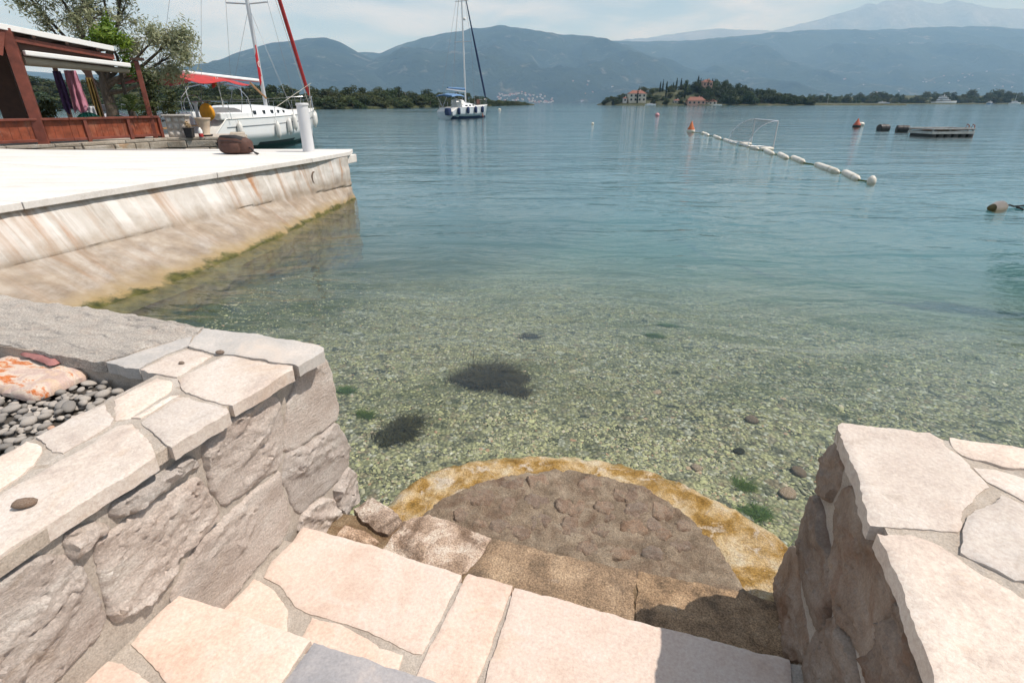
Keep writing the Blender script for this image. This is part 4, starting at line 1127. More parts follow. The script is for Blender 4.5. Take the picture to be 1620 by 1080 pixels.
RIDGE_LEFT = [(-9078, 336), (-6969, 398), (-5613, 336), (-4590, 287), (-3884, 324), (-3525, 373), (-3170, 416), (-2907, 519), (-2583, 603), (-2239, 632), (-1999, 650), (-1868, 615), (-1677, 507), (-1314, 367), (-772, 149), (-355, 8)]
mountain('far_mountains', RIDGE_FAR, 17000, 3500, M['bare_slope'], 3.0, rough=0.22, gully=1500)
m_right = mountain('right_mountains', RIDGE_RIGHT, 10000, 5600, M['forest_slope'], 11.0, rough=0.20)
m_mid = mountain('middle_mountains', RIDGE_MID, 8000, 4000, M['forest_slope'], 23.0, rough=0.24)
m_left = mountain('left_mountains', RIDGE_LEFT, 6500, 3000, M['forest_slope'], 37.0, rough=0.22)

# ---------------------------------------------------------------- foliage
def leaf_mat(name, cols, trans=0.25, sc=0.4, rough=0.6, bright=0.25):
    m = NT(name)
    p = m.pos()
    oi = m.n('ShaderNodeObjectInfo')
    nz = m.noise(p, sc, 3, 0.6)
    at = m.n('ShaderNodeAttribute', attribute_name='tone').outputs['Fac']
    f = m.math('ADD', m.math('MULTIPLY', nz, 0.5), m.math('MULTIPLY', at, 0.5))
    n = len(cols)
    col = m.ramp(f, [(0.25 + 0.5 * i / (n - 1), c) for i, c in enumerate(cols)])
    col = m.n('ShaderNodeHueSaturation', {'Hue': m.math('ADD', m.math('MULTIPLY', oi.outputs['Random'], 0.03), 0.485), 'Saturation': 1.0, 'Value': m.math('ADD', m.math('MULTIPLY', oi.outputs['Random'], bright * 2), 1 - bright), 'Color': col}).outputs[0]
    df = m.n('ShaderNodeBsdfDiffuse', {'Color': col}).outputs[0]
    tr = m.n('ShaderNodeBsdfTranslucent', {'Color': col}).outputs[0]
    gl = m.n('ShaderNodeBsdfGlossy', {'Color': (0.5, 0.5, 0.5, 1), 'Roughness': rough}).outputs[0]
    a = m.n('ShaderNodeMixShader', {0: trans, 1: df, 2: tr}).outputs[0]
    b = m.n('ShaderNodeMixShader', {0: 0.04, 1: a, 2: gl}).outputs[0]
    m.l(b, m.out.inputs['Surface'])
    return m.mat
M['leaf_dark'] = leaf_mat('dark_evergreen_leaves', [(0.018, 0.032, 0.012), (0.040, 0.062, 0.022), (0.075, 0.095, 0.035)], sc=0.5)
M['leaf_mid'] = leaf_mat('shrubby_leaves', [(0.030, 0.045, 0.016), (0.065, 0.082, 0.030), (0.115, 0.12, 0.050)], sc=0.5)
M['leaf_cypress'] = leaf_mat('cypress_leaves', [(0.012, 0.024, 0.012), (0.024, 0.042, 0.020), (0.040, 0.060, 0.028)], sc=0.5)
M['leaf_olive'] = leaf_mat('olive_leaves', [(0.20, 0.24, 0.13), (0.33, 0.37, 0.22), (0.50, 0.52, 0.37)], sc=1.2, trans=0.4, bright=0.05)
M['leaf_bright'] = leaf_mat('citrus_leaves', [(0.05, 0.10, 0.012), (0.13, 0.21, 0.02), (0.26, 0.32, 0.04)], sc=2.5, trans=0.4, bright=0.05)
M['leaf_palm'] = leaf_mat('palm_leaves', [(0.025, 0.05, 0.014), (0.06, 0.10, 0.025), (0.12, 0.15, 0.04)], sc=3.0, trans=0.3, bright=0.05)
M['bark'] = stone_mat('bark', [(0.3, (0.045, 0.036, 0.028)), (0.7, (0.12, 0.10, 0.08))], scale=6.0, grain=0.4, bump=1.0, bdist=0.02, layer=(2, 2, 0.4))

def leaf_cloud(rnd, lobes, n, size, aspect=1.6, shell=0.55, droop=0.0):
    """leaf-sized quads spread through the lobes; returns verts, faces, tone per vertex"""
    V, Fc, T = [], [], []
    tot = sum(l[3] * l[4] * l[5] for l in lobes)
    for (cx, cy_, cz, rx, ry, rz) in lobes:
        k = max(4, int(n * rx * ry * rz / tot))
        base = rnd.uniform(0.0, 0.7)
        for _ in range(k):
            while True:
                d = Vector((rnd.gauss(0, 1), rnd.gauss(0, 1), rnd.gauss(0, 1)))
                if d.length > 1e-3:
                    break
            d.normalize()
            q = (shell + (1 - shell) * rnd.random()) * (0.86 + 0.28 * noise.noise(d * 2.1 + Vector((cx, cy_, cz))))
            c = Vector((cx + d.x * rx * q, cy_ + d.y * ry * q, cz + d.z * rz * q))
            nrm = (d + Vector((rnd.gauss(0, .7), rnd.gauss(0, .7), rnd.gauss(0.25, .7)))).normalized()
            a = nrm.cross(Vector((rnd.gauss(0, 1), rnd.gauss(0, 1), rnd.gauss(-droop, 1)))).normalized()
            b = nrm.cross(a)
            s = size * rnd.uniform(0.6, 1.35)
            i = len(V)
            V += [c - a * s * aspect, c + b * s * 0.6 - a * s * 0.1, c + a * s * aspect, c - b * s * 0.6 - a * s * 0.1]
            Fc.append((i, i + 1, i + 2, i + 3))
            T += [min(1.0, max(0.0, base * 0.6 + rnd.random() * 0.55))] * 4
    return V, Fc, T

def far_tree_mesh(name, seed, kind):
    rnd = random.Random(seed)
    mb = MB()
    if kind == 'cypress':
        lobes = [(0, 0, z, r, r, 1.5) for z, r in ((1.6, 0.8), (3.2, 1.0), (5.0, 1.05), (6.8, 0.9), (8.4, 0.65), (9.7, 0.32))]
        V, Fc, T = leaf_cloud(rnd, lobes, 620, 0.34, 1.5, 0.5)
        mb.tube([(0, 0, -0.6), (0, 0, 4)], [0.22, 0.1], 6)
        lm = M['leaf_cypress']
    else:
        lobes = []
        h = rnd.uniform(3.2, 4.6)
        for k in range(rnd.randint(8, 12)):
            a = rnd.uniform(0, 6.28); d = rnd.uniform(0.2, 2.0)
            r = rnd.uniform(0.9, 1.5)
            lobes.append((d * math.cos(a), d * math.sin(a), h * rnd.uniform(0.45, 1.0) - 0.28 * d, r, r, r * rnd.uniform(0.7, 0.95)))
        for k in range(5):
            a = rnd.uniform(0, 6.28); d = rnd.uniform(1.0, 2.2)
            lobes.append((d * math.cos(a), d * math.sin(a), rnd.uniform(0.5, 1.2), 1.1, 1.1, 0.9))
        V, Fc, T = leaf_cloud(rnd, lobes, 1150, 0.20, 1.4, 0.6)
        mb.tube([(0, 0, -0.6), (0.1, 0, 1.2), (0.0, 0.1, 2.6)], [0.22, 0.17, 0.08], 6)
        for k in range(3):
            a = rnd.uniform(0, 6.28)
            mb.tube([(0.05, 0, 1.2), (1.0 * math.cos(a), 1.0 * math.sin(a), 2.6)], [0.1, 0.04], 5)
        lm = M['leaf_dark'] if kind == 'dark' else M['leaf_mid']
    b = len(mb.v)
    verts = mb.v + [tuple(v) for v in V]
    faces = mb.f + [tuple(b + i for i in f) for f in Fc]
    me = bpy.data.meshes.new(name)
    me.from_pydata(verts, [], faces)
    me.materials.append(M['bark']); me.materials.append(lm)
    me.polygons.foreach_set('material_index', [0] * len(mb.f) + [1] * len(Fc))
    at = me.attributes.new('tone', 'FLOAT', 'POINT')
    at.data.foreach_set('value', [0.3] * b + T)
    return me
TM = {k: [far_tree_mesh(k + '_tree', 100 + 7 * i + sd, k) for i in range(3)] for k, sd in (('dark', 0), ('mid', 40), ('cypress', 80))}

def place_tree(kind, x, y, z, h, w, label, group, rnd, name=None):
    me = rnd.choice(TM[kind])
    ref = 10.4 if kind == 'cypress' else 4.6
    o = link_mesh(name or {'cypress': 'cypress_tree', 'dark': 'evergreen_tree', 'mid': 'shore_tree'}[kind], me, None, (x, y, z), (0, 0, rnd.uniform(0, 6.28)), (w, w, h / ref))
    return tag(o, label, 'tree', group)

# ---------------------------------------------------------------- wooded spit on the left
SHORE = [(-420, 215), (-168, 189), (-104.5, 171), (-76.5, 170), (-59.6, 175.4), (-51.8, 189), (-39.6, 213), (-25.8, 262), (-11.2, 341), (12.6, 461)]
def shore_y(x):
    return lerp_list(SHORE, x)
SPIT_H = [(-420, 14), (-168, 8), (-104, 5), (-76, 3.4), (-55, 4.2), (-40, 3.6), (-25, 2.8), (-11, 2.2), (8, 1.5), (16, 0.5)]
def spit_z(x, y):
    d = y - shore_y(x)
    k = smooth(0, 45, d)
    return -0.9 + 1.4 * smooth(-1.0, 2.0, d) + lerp_list(SPIT_H, x) * k + 0.8 * k * frac((x / 14, y / 14, 0), 3) - 12 * smooth(90, 130, d)
M['scrub_ground'] = stone_mat('scrubby_ground', [(0.3, (0.03, 0.036, 0.016)), (0.55, (0.05, 0.056, 0.026)), (0.75, (0.13, 0.11, 0.075))], scale=0.25, grain=0.4, bump=0.8, bdist=0.3, hue_var=0.0)
V, Fc = [], []
gx = list(np.linspace(-420, -180, 30)) + list(np.linspace(-176, 18, 98)); gd = list(np.linspace(-3, 12, 16)) + list(np.linspace(15, 135, 25))
for d in gd:
    for x in gx:
        y = shore_y(x) + d
        V.append((x, y, spit_z(x, y)))
n = len(gx)
Fc = [(j * n + i, j * n + i + 1, (j + 1) * n + i + 1, (j + 1) * n + i) for j in range(len(gd) - 1) for i in range(n - 1)]
tag(mesh_obj('wooded_spit', V, Fc, M['scrub_ground'], None, True, sharp=180), kind='structure')
rt = random.Random(77)
for row, (d0, hh) in enumerate(((1.0, 0.60), (4.5, 0.85), (10, 1.0), (20, 1.05), (34, 1.1))):
    x = -215.0
    while x < 13.0:
        dist = shore_y(x)
        stp = rt.uniform(2.6, 4.4) * (1.0 if x > -62 else 1.75)
        lim = 60 if x < -15 else 30 if x < 0 else 14
        if d0 < lim:
            y = dist + d0 + rt.uniform(-1.5, 2.5)
            h = hh * rt.uniform(2.9, 4.9) * (0.66 if x > -15 else 0.85 if x > -30 else 1.0)
            place_tree('dark' if rt.random() < 0.55 else 'mid', x, y, spit_z(x, y) - 0.4, h, rt.uniform(1.1, 1.55) * (1.0 if x > -62 else 1.3), 'dark green tree in the wood on the low spit behind the moored boats', 'trees on the wooded spit', rt)
        x += stp

# ---------------------------------------------------------------- island with cypresses and houses
ISL = [(70, 0), (75, 1.2), (84, 3.5), (95, 6), (110, 8.5), (125, 10), (140, 10.5), (150, 9.5), (165, 8.5), (180, 7), (195, 5), (210, 3.0), (222, 1.6), (240, 1.0), (270, 0.8)]
ISL_Y0 = 424.0
def isl_z(x, y):
    d = y - ISL_Y0
    return -1.0 + 1.7 * smooth(-2, 2, d) + lerp_list(ISL, x) * smooth(0, 34, d) * (1 - smooth(60, 90, d)) - 6 * smooth(85, 100, d) - 4 * smooth(76, 68, x)
gx = np.linspace(60, 290, 93); gd = np.linspace(-4, 100, 40)
V = [(x, ISL_Y0 + d + 2.0 * frac((x / 9, 0, 0), 3), isl_z(x, ISL_Y0 + d)) for d in gd for x in gx]
n = len(gx)
Fc = [(j * n + i, j * n + i + 1, (j + 1) * n + i + 1, (j + 1) * n + i) for j in range(len(gd) - 1) for i in range(n - 1)]
tag(mesh_obj('island_ground', V, Fc, M['scrub_ground'], None, True, sharp=180), kind='structure')
XI = lambda u: (u - 810.0) / 835.0 * ISL_Y0 / 1.0925            # image column to metres at the island's distance
CYP = [(969, 2, 4.5), (1007, 6, 9.5), (1041, 30, 8.0), (1045, 31, 9.0), (1051, 30, 7.8), (1058, 33, 5.0), (1061, 30, 6.5), (1051, 14, 8.5), (1066, 36, 9.0), (1073, 38, 8.5), (1081, 14, 11.5), (1099, 36, 9.8), (1103, 34, 8.0), (1115, 40, 7.8), (1121, 38, 8.5)]
for u, d, h in CYP:
    x = XI(u); y = ISL_Y0 + d
    place_tree('cypress', x * y / ISL_Y0, y, isl_z(x, y) - 0.3, h * 1.05, rt.uniform(0.62, 0.85), 'slender dark cypress standing among the island houses', 'cypress trees on the island', rt)
for i in range(54):
    x = rt.uniform(73, 148); y = ISL_Y0 + rt.uniform(3, 46)
    if 88 < x < 104 and y < ISL_Y0 + 22: continue
    place_tree('mid' if rt.random() < 0.6 else 'dark', x, y, isl_z(x, y) - 0.3, rt.uniform(3.0, 5.2), rt.uniform(0.9, 1.4), 'low green garden tree among the island houses', 'garden trees on the island', rt)
place_tree('mid', XI(1030), ISL_Y0 + 34, isl_z(XI(1030), ISL_Y0 + 34), 6.5, 1.5, 'pale green rounded tree left of the island cypress row', None, rt)
place_tree('dark', XI(985), ISL_Y0 + 18, isl_z(XI(985), ISL_Y0 + 18), 6.0, 1.6, 'broad dark tree left of the white island house', None, rt)
for i in range(105):
    x = 138 + 92 * rt.random() ** 0.9; y = ISL_Y0 + rt.uniform(3, 52)
    top = lerp_list([(140, 8.0), (150, 9.5), (163, 10.0), (175, 9.0), (190, 8.0), (205, 7.0), (215, 6.5), (226, 5.0)], x)
    place_tree('dark', x, y, isl_z(x, y) - 0.3, top * rt.uniform(0.8, 1.2), rt.uniform(1.4, 2.1), 'broad dark evergreen in the dense wood on the right of the island', 'evergreens on the island', rt)

M['plaster'] = paint('cream_plaster', (0.66, 0.60, 0.50), 0.85, 0.08, 0.8)
M['pink_plaster'] = paint('pink_plaster', (0.58, 0.36, 0.28), 0.85, 0.08, 0.8)
M['white_plaster'] = paint('white_plaster', (0.60, 0.58, 0.55), 0.85, 0.06, 0.8)
M['roof_tile'] = paint('red_roof_tiles', (0.20, 0.085, 0.06), 0.85, 0.22, 1.5)
M['window_dark'] = paint('dark_window_glass', (0.03, 0.035, 0.04), 0.15, 0.1)
def house(x, y, z, w, d, h, wall, label, rh=0.28, cols=3, rows=2, rz=0.0, group=None):
    r = empty('island_house', (x, y, z), rz, label, 'house', group)
    mb = MB(); mb.box((0, 0, h / 2 - 0.5), (w, d, h + 1.0)); mb.build('wall', wall, r)
    hr = rh * d
    mb = MB()
    e = 0.35
    mb.add([(-w / 2 - e, -d / 2 - e, h + 0.003), (w / 2 + e, -d / 2 - e, h + 0.003), (w / 2 + e, d / 2 + e, h + 0.003), (-w / 2 - e, d / 2 + e, h + 0.003), (-w / 2 + d * 0.35, 0, h + hr), (w / 2 - d * 0.35, 0, h + hr)],
           [(0, 1, 5, 4), (1, 2, 5), (2, 3, 4, 5), (3, 0, 4), (3, 2, 1, 0)])
    rf = mb.build('roof', M['roof_tile'], r)
    mb = MB(); mb.box((w * 0.2, 0.4, h + hr), (0.7, 0.7, 1.4)); mb.build('chimney', wall, rf)
    for i in range(cols):
        for j in range(rows):
            fx = -w / 2 + w * (i + 0.5) / cols; fz = h * (j + 0.5) / rows
            mb = MB(); mb.box((fx, -d / 2 - 0.02, fz), (w / cols * 0.42, 0.10, h / rows * 0.52)); mb.build('window', M['window_dark'], r)
    return r
house(XI(1011), ISL_Y0 + 12, 2.6, 12.5, 8, 5.4, M['plaster'], 'cream two-storey house with red roof on the island shore', cols=4)
house(XI(1113) * 1.06, ISL_Y0 + 26, 9.5, 7.0, 6, 6.8, M['pink_plaster'], 'tall pink house among the cypresses on top of the island')
house(XI(1101), ISL_Y0 + 3.5, 0.6, 13.0, 6, 2.6, M['pink_plaster'], 'long low boathouse with red roof at the island waterline', rh=0.42, cols=4, rows=1)
house(XI(1124), ISL_Y0 + 4, 0.6, 9.0, 5, 1.9, M['plaster'], 'low shed with red roof right of the island boathouse', rh=0.35, cols=3, rows=1)
house(XI(991), ISL_Y0 + 9, 2.4, 2.6, 3, 2.4, M['white_plaster'], 'tiny white hut left of the cream island house', cols=1, rows=1)
house(XI(1074), ISL_Y0 + 8, 1.4, 4.0, 3, 1.9, M['white_plaster'], 'small white hut between island cypress and boathouse', cols=2, rows=1)
house(XI(1193), ISL_Y0 + 9, 2.6, 6.0, 5, 2.2, M['plaster'], 'small house in the trees on the right side of the island', cols=2, rows=1)

# ---------------------------------------------------------------- low shore on the right
RS = [(228, 500), (325, 620), (480, 760), (755, 854), (1300, 980)]
def rs_z(x, y):
    d = y - lerp_list(RS, x)
    return -1.0 + 2.2 * smooth(-3, 3, d) + 10 * smooth(0, 160, d) * smooth(300, 700, x) + 2 * smooth(0, 120, d)
gx = np.linspace(215, 1300, 120); gd = list(np.linspace(-6, 10, 9)) + list(np.linspace(20, 260, 20))
V = [(x, lerp_list(RS, x) + d, rs_z(x, lerp_list(RS, x) + d)) for d in gd for x in gx]
n = len(gx)
Fc = [(j * n + i, j * n + i + 1, (j + 1) * n + i + 1, (j + 1) * n + i) for j in range(len(gd) - 1) for i in range(n - 1)]
tag(mesh_obj('right_shore', V, Fc, M['scrub_ground'], None, True, sharp=180), kind='structure')
for i in range(170):
    x = 222 + 720 * rt.random() ** 1.1; d = rt.choice((4, 9, 16, 30, 60, 90)) + rt.uniform(0, 8)
    y = lerp_list(RS, x) + d
    sc = 1.0 + (x - 222) / 600.0
    place_tree('dark' if rt.random() < 0.5 else 'mid', x, y, rs_z(x, y) - 0.4, rt.uniform(4.0, 8.0) * sc, rt.uniform(1.2, 2.0) * sc, 'hazy green tree along the low shore at right', 'trees on the low right shore', rt)

# ---------------------------------------------------------------- scattered far houses
def far_house_mesh(wall, seed):
    rnd = random.Random(seed)
    mb = MB()
    w, d, h = rnd.uniform(9, 14), rnd.uniform(8, 10), rnd.uniform(5, 8)
    mb.box((0, 0, h / 2 - 4), (w, d, h + 8), mi=0)
    mb.add([(-w / 2 - .4, -d / 2 - .4, h + .01), (w / 2 + .4, -d / 2 - .4, h + .01), (w / 2 + .4, d / 2 + .4, h + .01), (-w / 2 - .4, d / 2 + .4, h + .01), (-w / 2 + 2, 0, h + 2.6), (w / 2 - 2, 0, h + 2.6)],
           [(0, 1, 5, 4), (1, 2, 5), (2, 3, 4, 5), (3, 0, 4)], 1)
    for i in range(3):
        for j in range(2):
            mb.box((-w / 2 + w * (i + .5) / 3, -d / 2 - .03, h * (j + .5) / 2), (1.4, .12, 1.7), mi=2)
    o = mb.build('far_house', [wall, M['roof_tile'], M['window_dark']])
    me = o.data
    bpy.data.objects.remove(o)
    return me
FH = [far_house_mesh(M[k], i) for i, k in enumerate(('white_plaster', 'plaster', 'white_plaster', 'pink_plaster'))]
def surface_z(mobj, x, y):
    ok, loc, nr, ix = mobj.ray_cast(Vector((x, y, 5000)), Vector((0, 0, -1)))
    return loc.z if ok else None
bpy.context.view_layer.update()
def town(mobj, n, xr, yr, label, group, seed, size=1.0):
    rnd = random.Random(seed)
    k = 0
    while k < n:
        k += 1
        x = rnd.uniform(*xr); y = rnd.uniform(*yr)
        z = surface_z(mobj, x, y)
        if z is None or z < -1.5:
            continue
        q = size * rnd.uniform(0.7, 1.3)
        o = link_mesh('far_house', rnd.choice(FH), None, (x, y, z), (0, 0, rnd.uniform(-0.5, 0.5)), (q, q, q))
        tag(o, label, 'house', group)
town(m_mid, 85, (-110, 330), (4330, 4760), 'pale red-roofed house in the town across the bay', 'houses of the town across the bay', 1, 1.15)
town(m_mid, 34, (-1000, -250), (4380, 4800), 'white house on the slope above the wooded spit', 'houses above the wooded spit', 2, 1.15)
town(m_mid, 14, (500, 1200), (4500, 5100), 'white house on the slope left of the island', 'houses on the slope left of the island', 3, 1.2)
town(m_right, 56, (2700, 5600), (5000, 6300), 'white house on the hazy slope above the right shore', 'houses on the right slope', 4, 1.1)
# ================================================================ restaurant quay behind the pier
M['white_paint'] = paint('white_gloss_paint', (0.78, 0.78, 0.77), 0.35, 0.04, 2.0, dirt=(0.62, 0.60, 0.56))
M['gel'] = paint('white_gelcoat', (0.76, 0.78, 0.79), 0.22, 0.03, 1.0, spec=0.5)
M['deck_white'] = paint('off_white_deck', (0.70, 0.70, 0.68), 0.5, 0.05, 3.0)
M['black_paint'] = paint('black_boot_stripe', (0.02, 0.022, 0.028), 0.4, 0.2)
M['navy'] = paint('navy_canvas', (0.025, 0.045, 0.11), 0.8, 0.25, 8.0)
M['blue_canvas'] = paint('blue_canvas', (0.10, 0.20, 0.36), 0.8, 0.2, 8.0)
M['steel'] = paint('stainless_steel', (0.62, 0.63, 0.65), 0.25, 0.08, 5.0, metal=1.0)
M['alu'] = paint('anodised_aluminium', (0.60, 0.61, 0.63), 0.4, 0.06, 3.0, metal=0.6)
M['wire'] = paint('rigging_wire', (0.25, 0.26, 0.28), 0.4, 0.1, metal=0.7)
M['rope'] = paint('pale_rope', (0.48, 0.45, 0.40), 0.9, 0.2, 30.0)
M['red_canvas'] = paint('red_canvas', (0.40, 0.035, 0.035), 0.8, 0.25, 5.0)
M['fender'] = paint('white_vinyl_fender', (0.74, 0.73, 0.70), 0.4, 0.05, 6.0, dirt=(0.55, 0.52, 0.46))
M['orange'] = paint('orange_vinyl', (0.66, 0.29, 0.015), 0.6, 0.15, 10.0, bump=0.2)
M['red_wood'] = paint('red_stained_wood', (0.165, 0.046, 0.030), 0.55, 0.35, 5.0, bump=0.3)
M['panel_wood'] = paint('red_brown_board', (0.235, 0.056, 0.024), 0.6, 0.4, 7.0, bump=0.4, dirt=(0.36, 0.16, 0.10))
M['dark_wood'] = paint('dark_brown_wood', (0.055, 0.028, 0.020), 0.7, 0.3, 6.0)
M['teak'] = paint('teak', (0.30, 0.17, 0.08), 0.6, 0.25, 9.0)
M['smoke_glass'] = paint('smoked_glass', (0.02, 0.024, 0.03), 0.08, 0.1, spec=0.6)
M['black_plastic'] = paint('black_plastic', (0.03, 0.03, 0.032), 0.5, 0.2)
M['beige_clay'] = paint('beige_pot', (0.52, 0.42, 0.32), 0.75, 0.12, 6.0)
M['rubble'] = stone_mat('white_rubble_stone', [(0.3, (0.42, 0.39, 0.35)), (0.7, (0.62, 0.59, 0.55))], scale=5.0, grain=0.3, bump=0.8, bdist=0.02, hue_var=0.1)
M['quay_stone'] = stone_mat('old_quay_stone', [(0.28, (0.20, 0.165, 0.13)), (0.5, (0.34, 0.30, 0.25)), (0.72, (0.47, 0.43, 0.38))], stain=(0.42, 0.20, 0.07), stain_pos=(0.62, 0.76), scale=1.6, grain=0.5, bump=1.0, bdist=0.03, hue_var=0.15)

QZ = 0.85
rail_a, rail_m, rail_b, quay_c = Vector((-11.9, 10.9, 0)), Vector((-10.25, 13.2, 0)), Vector((-9.38, 15.15, 0)), Vector((-7.45, 15.7, 0))
quay = empty('restaurant_quay', (-12.0, 15.0, -1.0), 0, 'old stone quay with rust stains behind the white pier', 'quay')
def ql(v):
    return (v[0] + 12.0, v[1] - 15.0, v[2] + 1.0)
edge = [Vector((-16.5, 11.45, 0)), Vector((-11.45, 11.45, 0)), Vector((-10.05, 13.1, 0)), Vector((-9.22, 15.05, 0)), quay_c, Vector((-8.7, 18.3, 0)), Vector((-22, 19.5, 0)), Vector((-22, 11.45, 0))]
mb = MB()
n = len(edge)
mb.add([ql((q.x, q.y, QZ - 0.06)) for q in edge] + [ql((q.x, q.y, -1.2)) for q in edge], [tuple(range(n))] + [(i, i + n, (i + 1) % n + n, (i + 1) % n) for i in range(n)])
mb.build('core', M['mortar'], quay)
rq = random.Random(9)
for a, b in zip(edge[1:5], edge[2:6]):
    L = (b - a).length; d = (b - a) / L; nr = Vector((d.y, -d.x, 0))
    rz = math.atan2(d.y, d.x)
    for (z0, z1) in ((0.60, 0.78), (0.38, 0.595), (0.10, 0.375)):
        x = 0.0
        while x < L - 0.02:
            w = min(rq.uniform(0.35, 0.75), L - x)
            c = a + d * (x + w / 2) + nr * (0.015 + rq.uniform(-0.015, 0.02))
            m_ = MB(); m_.box(ql((c.x, c.y, (z0 + z1) / 2)), (w - 0.02, 0.16, z1 - z0 - 0.015), rz)
            bevel(m_.build('quay_stone', M['quay_stone'], quay), 0.018, 2)
            x += w
    x = 0.0
    while x < L - 0.02:
        w = min(rq.uniform(0.7, 1.2), L - x)
        c = a + d * (x + w / 2) - nr * 0.15
        m_ = MB(); m_.box(ql((c.x, c.y, QZ - 0.032)), (w - 0.012, 0.42, 0.066 + rq.uniform(0, .006)), rz)
        bevel(m_.build('edge_stone', M['quay_stone'], quay), 0.012, 2)
        x += w

# the low boarded parapet
par = empty('boarded_parapet', (rail_m.x, rail_m.y, QZ), 0, 'low red brown boarded parapet along the restaurant terrace', 'parapet')
def pl_(v, z):
    return (v.x - rail_m.x, v.y - rail_m.y, z - QZ)
for (a, b, nb) in ((rail_a, rail_m, 18), (rail_m, rail_b, 16)):
    d = (b - a); L = d.length; d = d / L; nr = Vector((d.y, -d.x, 0)); rz = math.atan2(d.y, d.x)
    w = L / nb
    for i in range(nb):
        c = a + d * (w * (i + 0.5))
        m_ = MB(); m_.box(pl_(c, QZ + 0.275), (w - 0.006, 0.02 + 0.004 * rq.random(), 0.44), rz)
        m_.build('board', M['panel_wood'], par)
    m_ = MB(); m_.beam(pl_(a + nr * 0.015, QZ + 0.515), pl_(b + nr * 0.015, QZ + 0.515), 0.13, 0.05); bevel(m_.build('top_rail', M['red_wood'], par), 0.006)
    m_ = MB(); m_.beam(pl_(a + nr * 0.012, QZ + 0.075), pl_(b + nr * 0.012, QZ + 0.075), 0.05, 0.06); bevel(m_.build('bottom_rail', M['red_wood'], par), 0.006)
for f in ((rail_a, rail_m, 0.45), (rail_a, rail_m, 0.80), (rail_m, rail_b, 0.15), (rail_m, rail_b, 0.62), (rail_m, rail_b, 1.0)):
    c = f[0].lerp(f[1], f[2])
    dd = (f[1] - f[0]).normalized(); nr = Vector((dd.y, -dd.x, 0))
    c = c + nr * 0.035
    m_ = MB(); m_.box(pl_(c, QZ + 0.245), (0.075, 0.06, 0.49), math.atan2(dd.y, dd.x)); bevel(m_.build('post', M['red_wood'], par), 0.005)

# the pergola
perg = empty('restaurant_pergola', (-11.0, 14.0, QZ), 0, 'dark red timber pergola with white roof edge and rolled awning', 'pergola')
def pg(v):
    return (v[0] + 11.0, v[1] - 14.0, v[2] - QZ)
front = [(Vector((-10.60, 12.75, 0)), 3.12, 0.20), (Vector((-9.46, 15.0, 0)), 2.66, 0.11)]
for c, top, w in front:
    m_ = MB(); m_.box(pg((c.x, c.y, (QZ + top) / 2)), (w, w, top - QZ), R(30)); bevel(m_.build('post', M['red_wood'], perg), 0.01)
mb = MB(); mb.beam(pg((-10.62, 12.63, 3.06)), pg((-10.72, 12.5, 2.62)), 0.09, 0.13); mb.build('brace', M['red_wood'], perg)
for (x, y, w, top) in ((-12.25, 14.2, 0.46, 2.9), (-11.75, 16.4, 0.16, 2.72), (-12.4, 16.1, 0.10, 2.75), (-14.5, 12.6, 0.2, 3.2)):
    m_ = MB(); m_.box(pg((x, y, (QZ + top) / 2)), (w, w, top - QZ), R(30)); m_.build('back_post', M['dark_wood'], perg)
# eaves beam, rafters, roof sheet and white fascia; it falls towards the sea
A0, A1 = Vector((-12.2, 9.6, 3.52)), Vector((-9.70, 14.55, 2.86))
back = Vector((-4.2, 2.1, -0.18))
mb = MB(); mb.beam(pg(A0 - Vector((0, 0, .17))), pg(A1 - Vector((0, 0, .15))), 0.09, 0.10); mb.build('eaves_beam', M['red_wood'], perg)
mb = MB(); mb.beam(pg(A0 + Vector((-0.06, 0.03, -0.34))), pg(A1 + Vector((-0.06, 0.03, -0.26))), 0.03, 0.34); mb.build('added_shade_board', M['dark_wood'], perg)  # added dark board standing in for the shade under the roof
mb = MB(); mb.beam(pg(A0 + Vector((0.09, -0.04, 0.03))), pg(A1 + Vector((0.09, -0.04, 0.03))), 0.05, 0.11); bevel(mb.build('white_fascia', M['white_paint'], perg), 0.008)
mb = MB()
r0, r1, r2, r3 = A0, A1, A1 + back, A0 + back
mb.add([pg(v) for v in (r0, r1, r2, r3)] + [pg(v + Vector((0, 0, 0.05))) for v in (r0, r1, r2, r3)], [(3, 2, 1, 0), (4, 5, 6, 7), (0, 1, 5, 4), (1, 2, 6, 5), (2, 3, 7, 6), (3, 0, 4, 7)])
mb.build('roof_sheet', M['dark_wood'], perg)
for k in range(9):
    a = A0.lerp(A1, (k + 0.5) / 9)
    m_ = MB(); m_.beam(pg(a - Vector((0, 0, 0.06))), pg(a + back - Vector((0, 0, 0.06))), 0.06, 0.11); m_.build('rafter', M['dark_wood'], perg)
# awning cassettes with rolled cloth, one bay each side of the big post
for (p, q) in ((Vector((-12.0, 10.3, 2.80)), Vector((-10.72, 12.55, 2.72))), (Vector((-10.5, 12.9, 2.68)), Vector((-9.55, 14.85, 2.55)))):
    m_ = MB(); m_.beam(pg(p), pg(q), 0.13, 0.10); aw = bevel(m_.build('awning_cassette', M['white_paint'], perg), 0.02)
    m_ = MB(); m_.tube([pg(p - Vector((0.10, -0.04, 0.15))), pg(q - Vector((0.10, -0.04, 0.12)))], [0.095, 0.06], 12); m_.build('rolled_cloth', paint('beige_awning_cloth', (0.30, 0.26, 0.20), 0.9, 0.1, 5.0), aw, True)
mb = MB(); mb.box(pg((-9.42, 15.0, 2.70)), (0.30, 0.22, 0.06), R(30)); mb.build('post_cap', M['dark_wood'], perg)

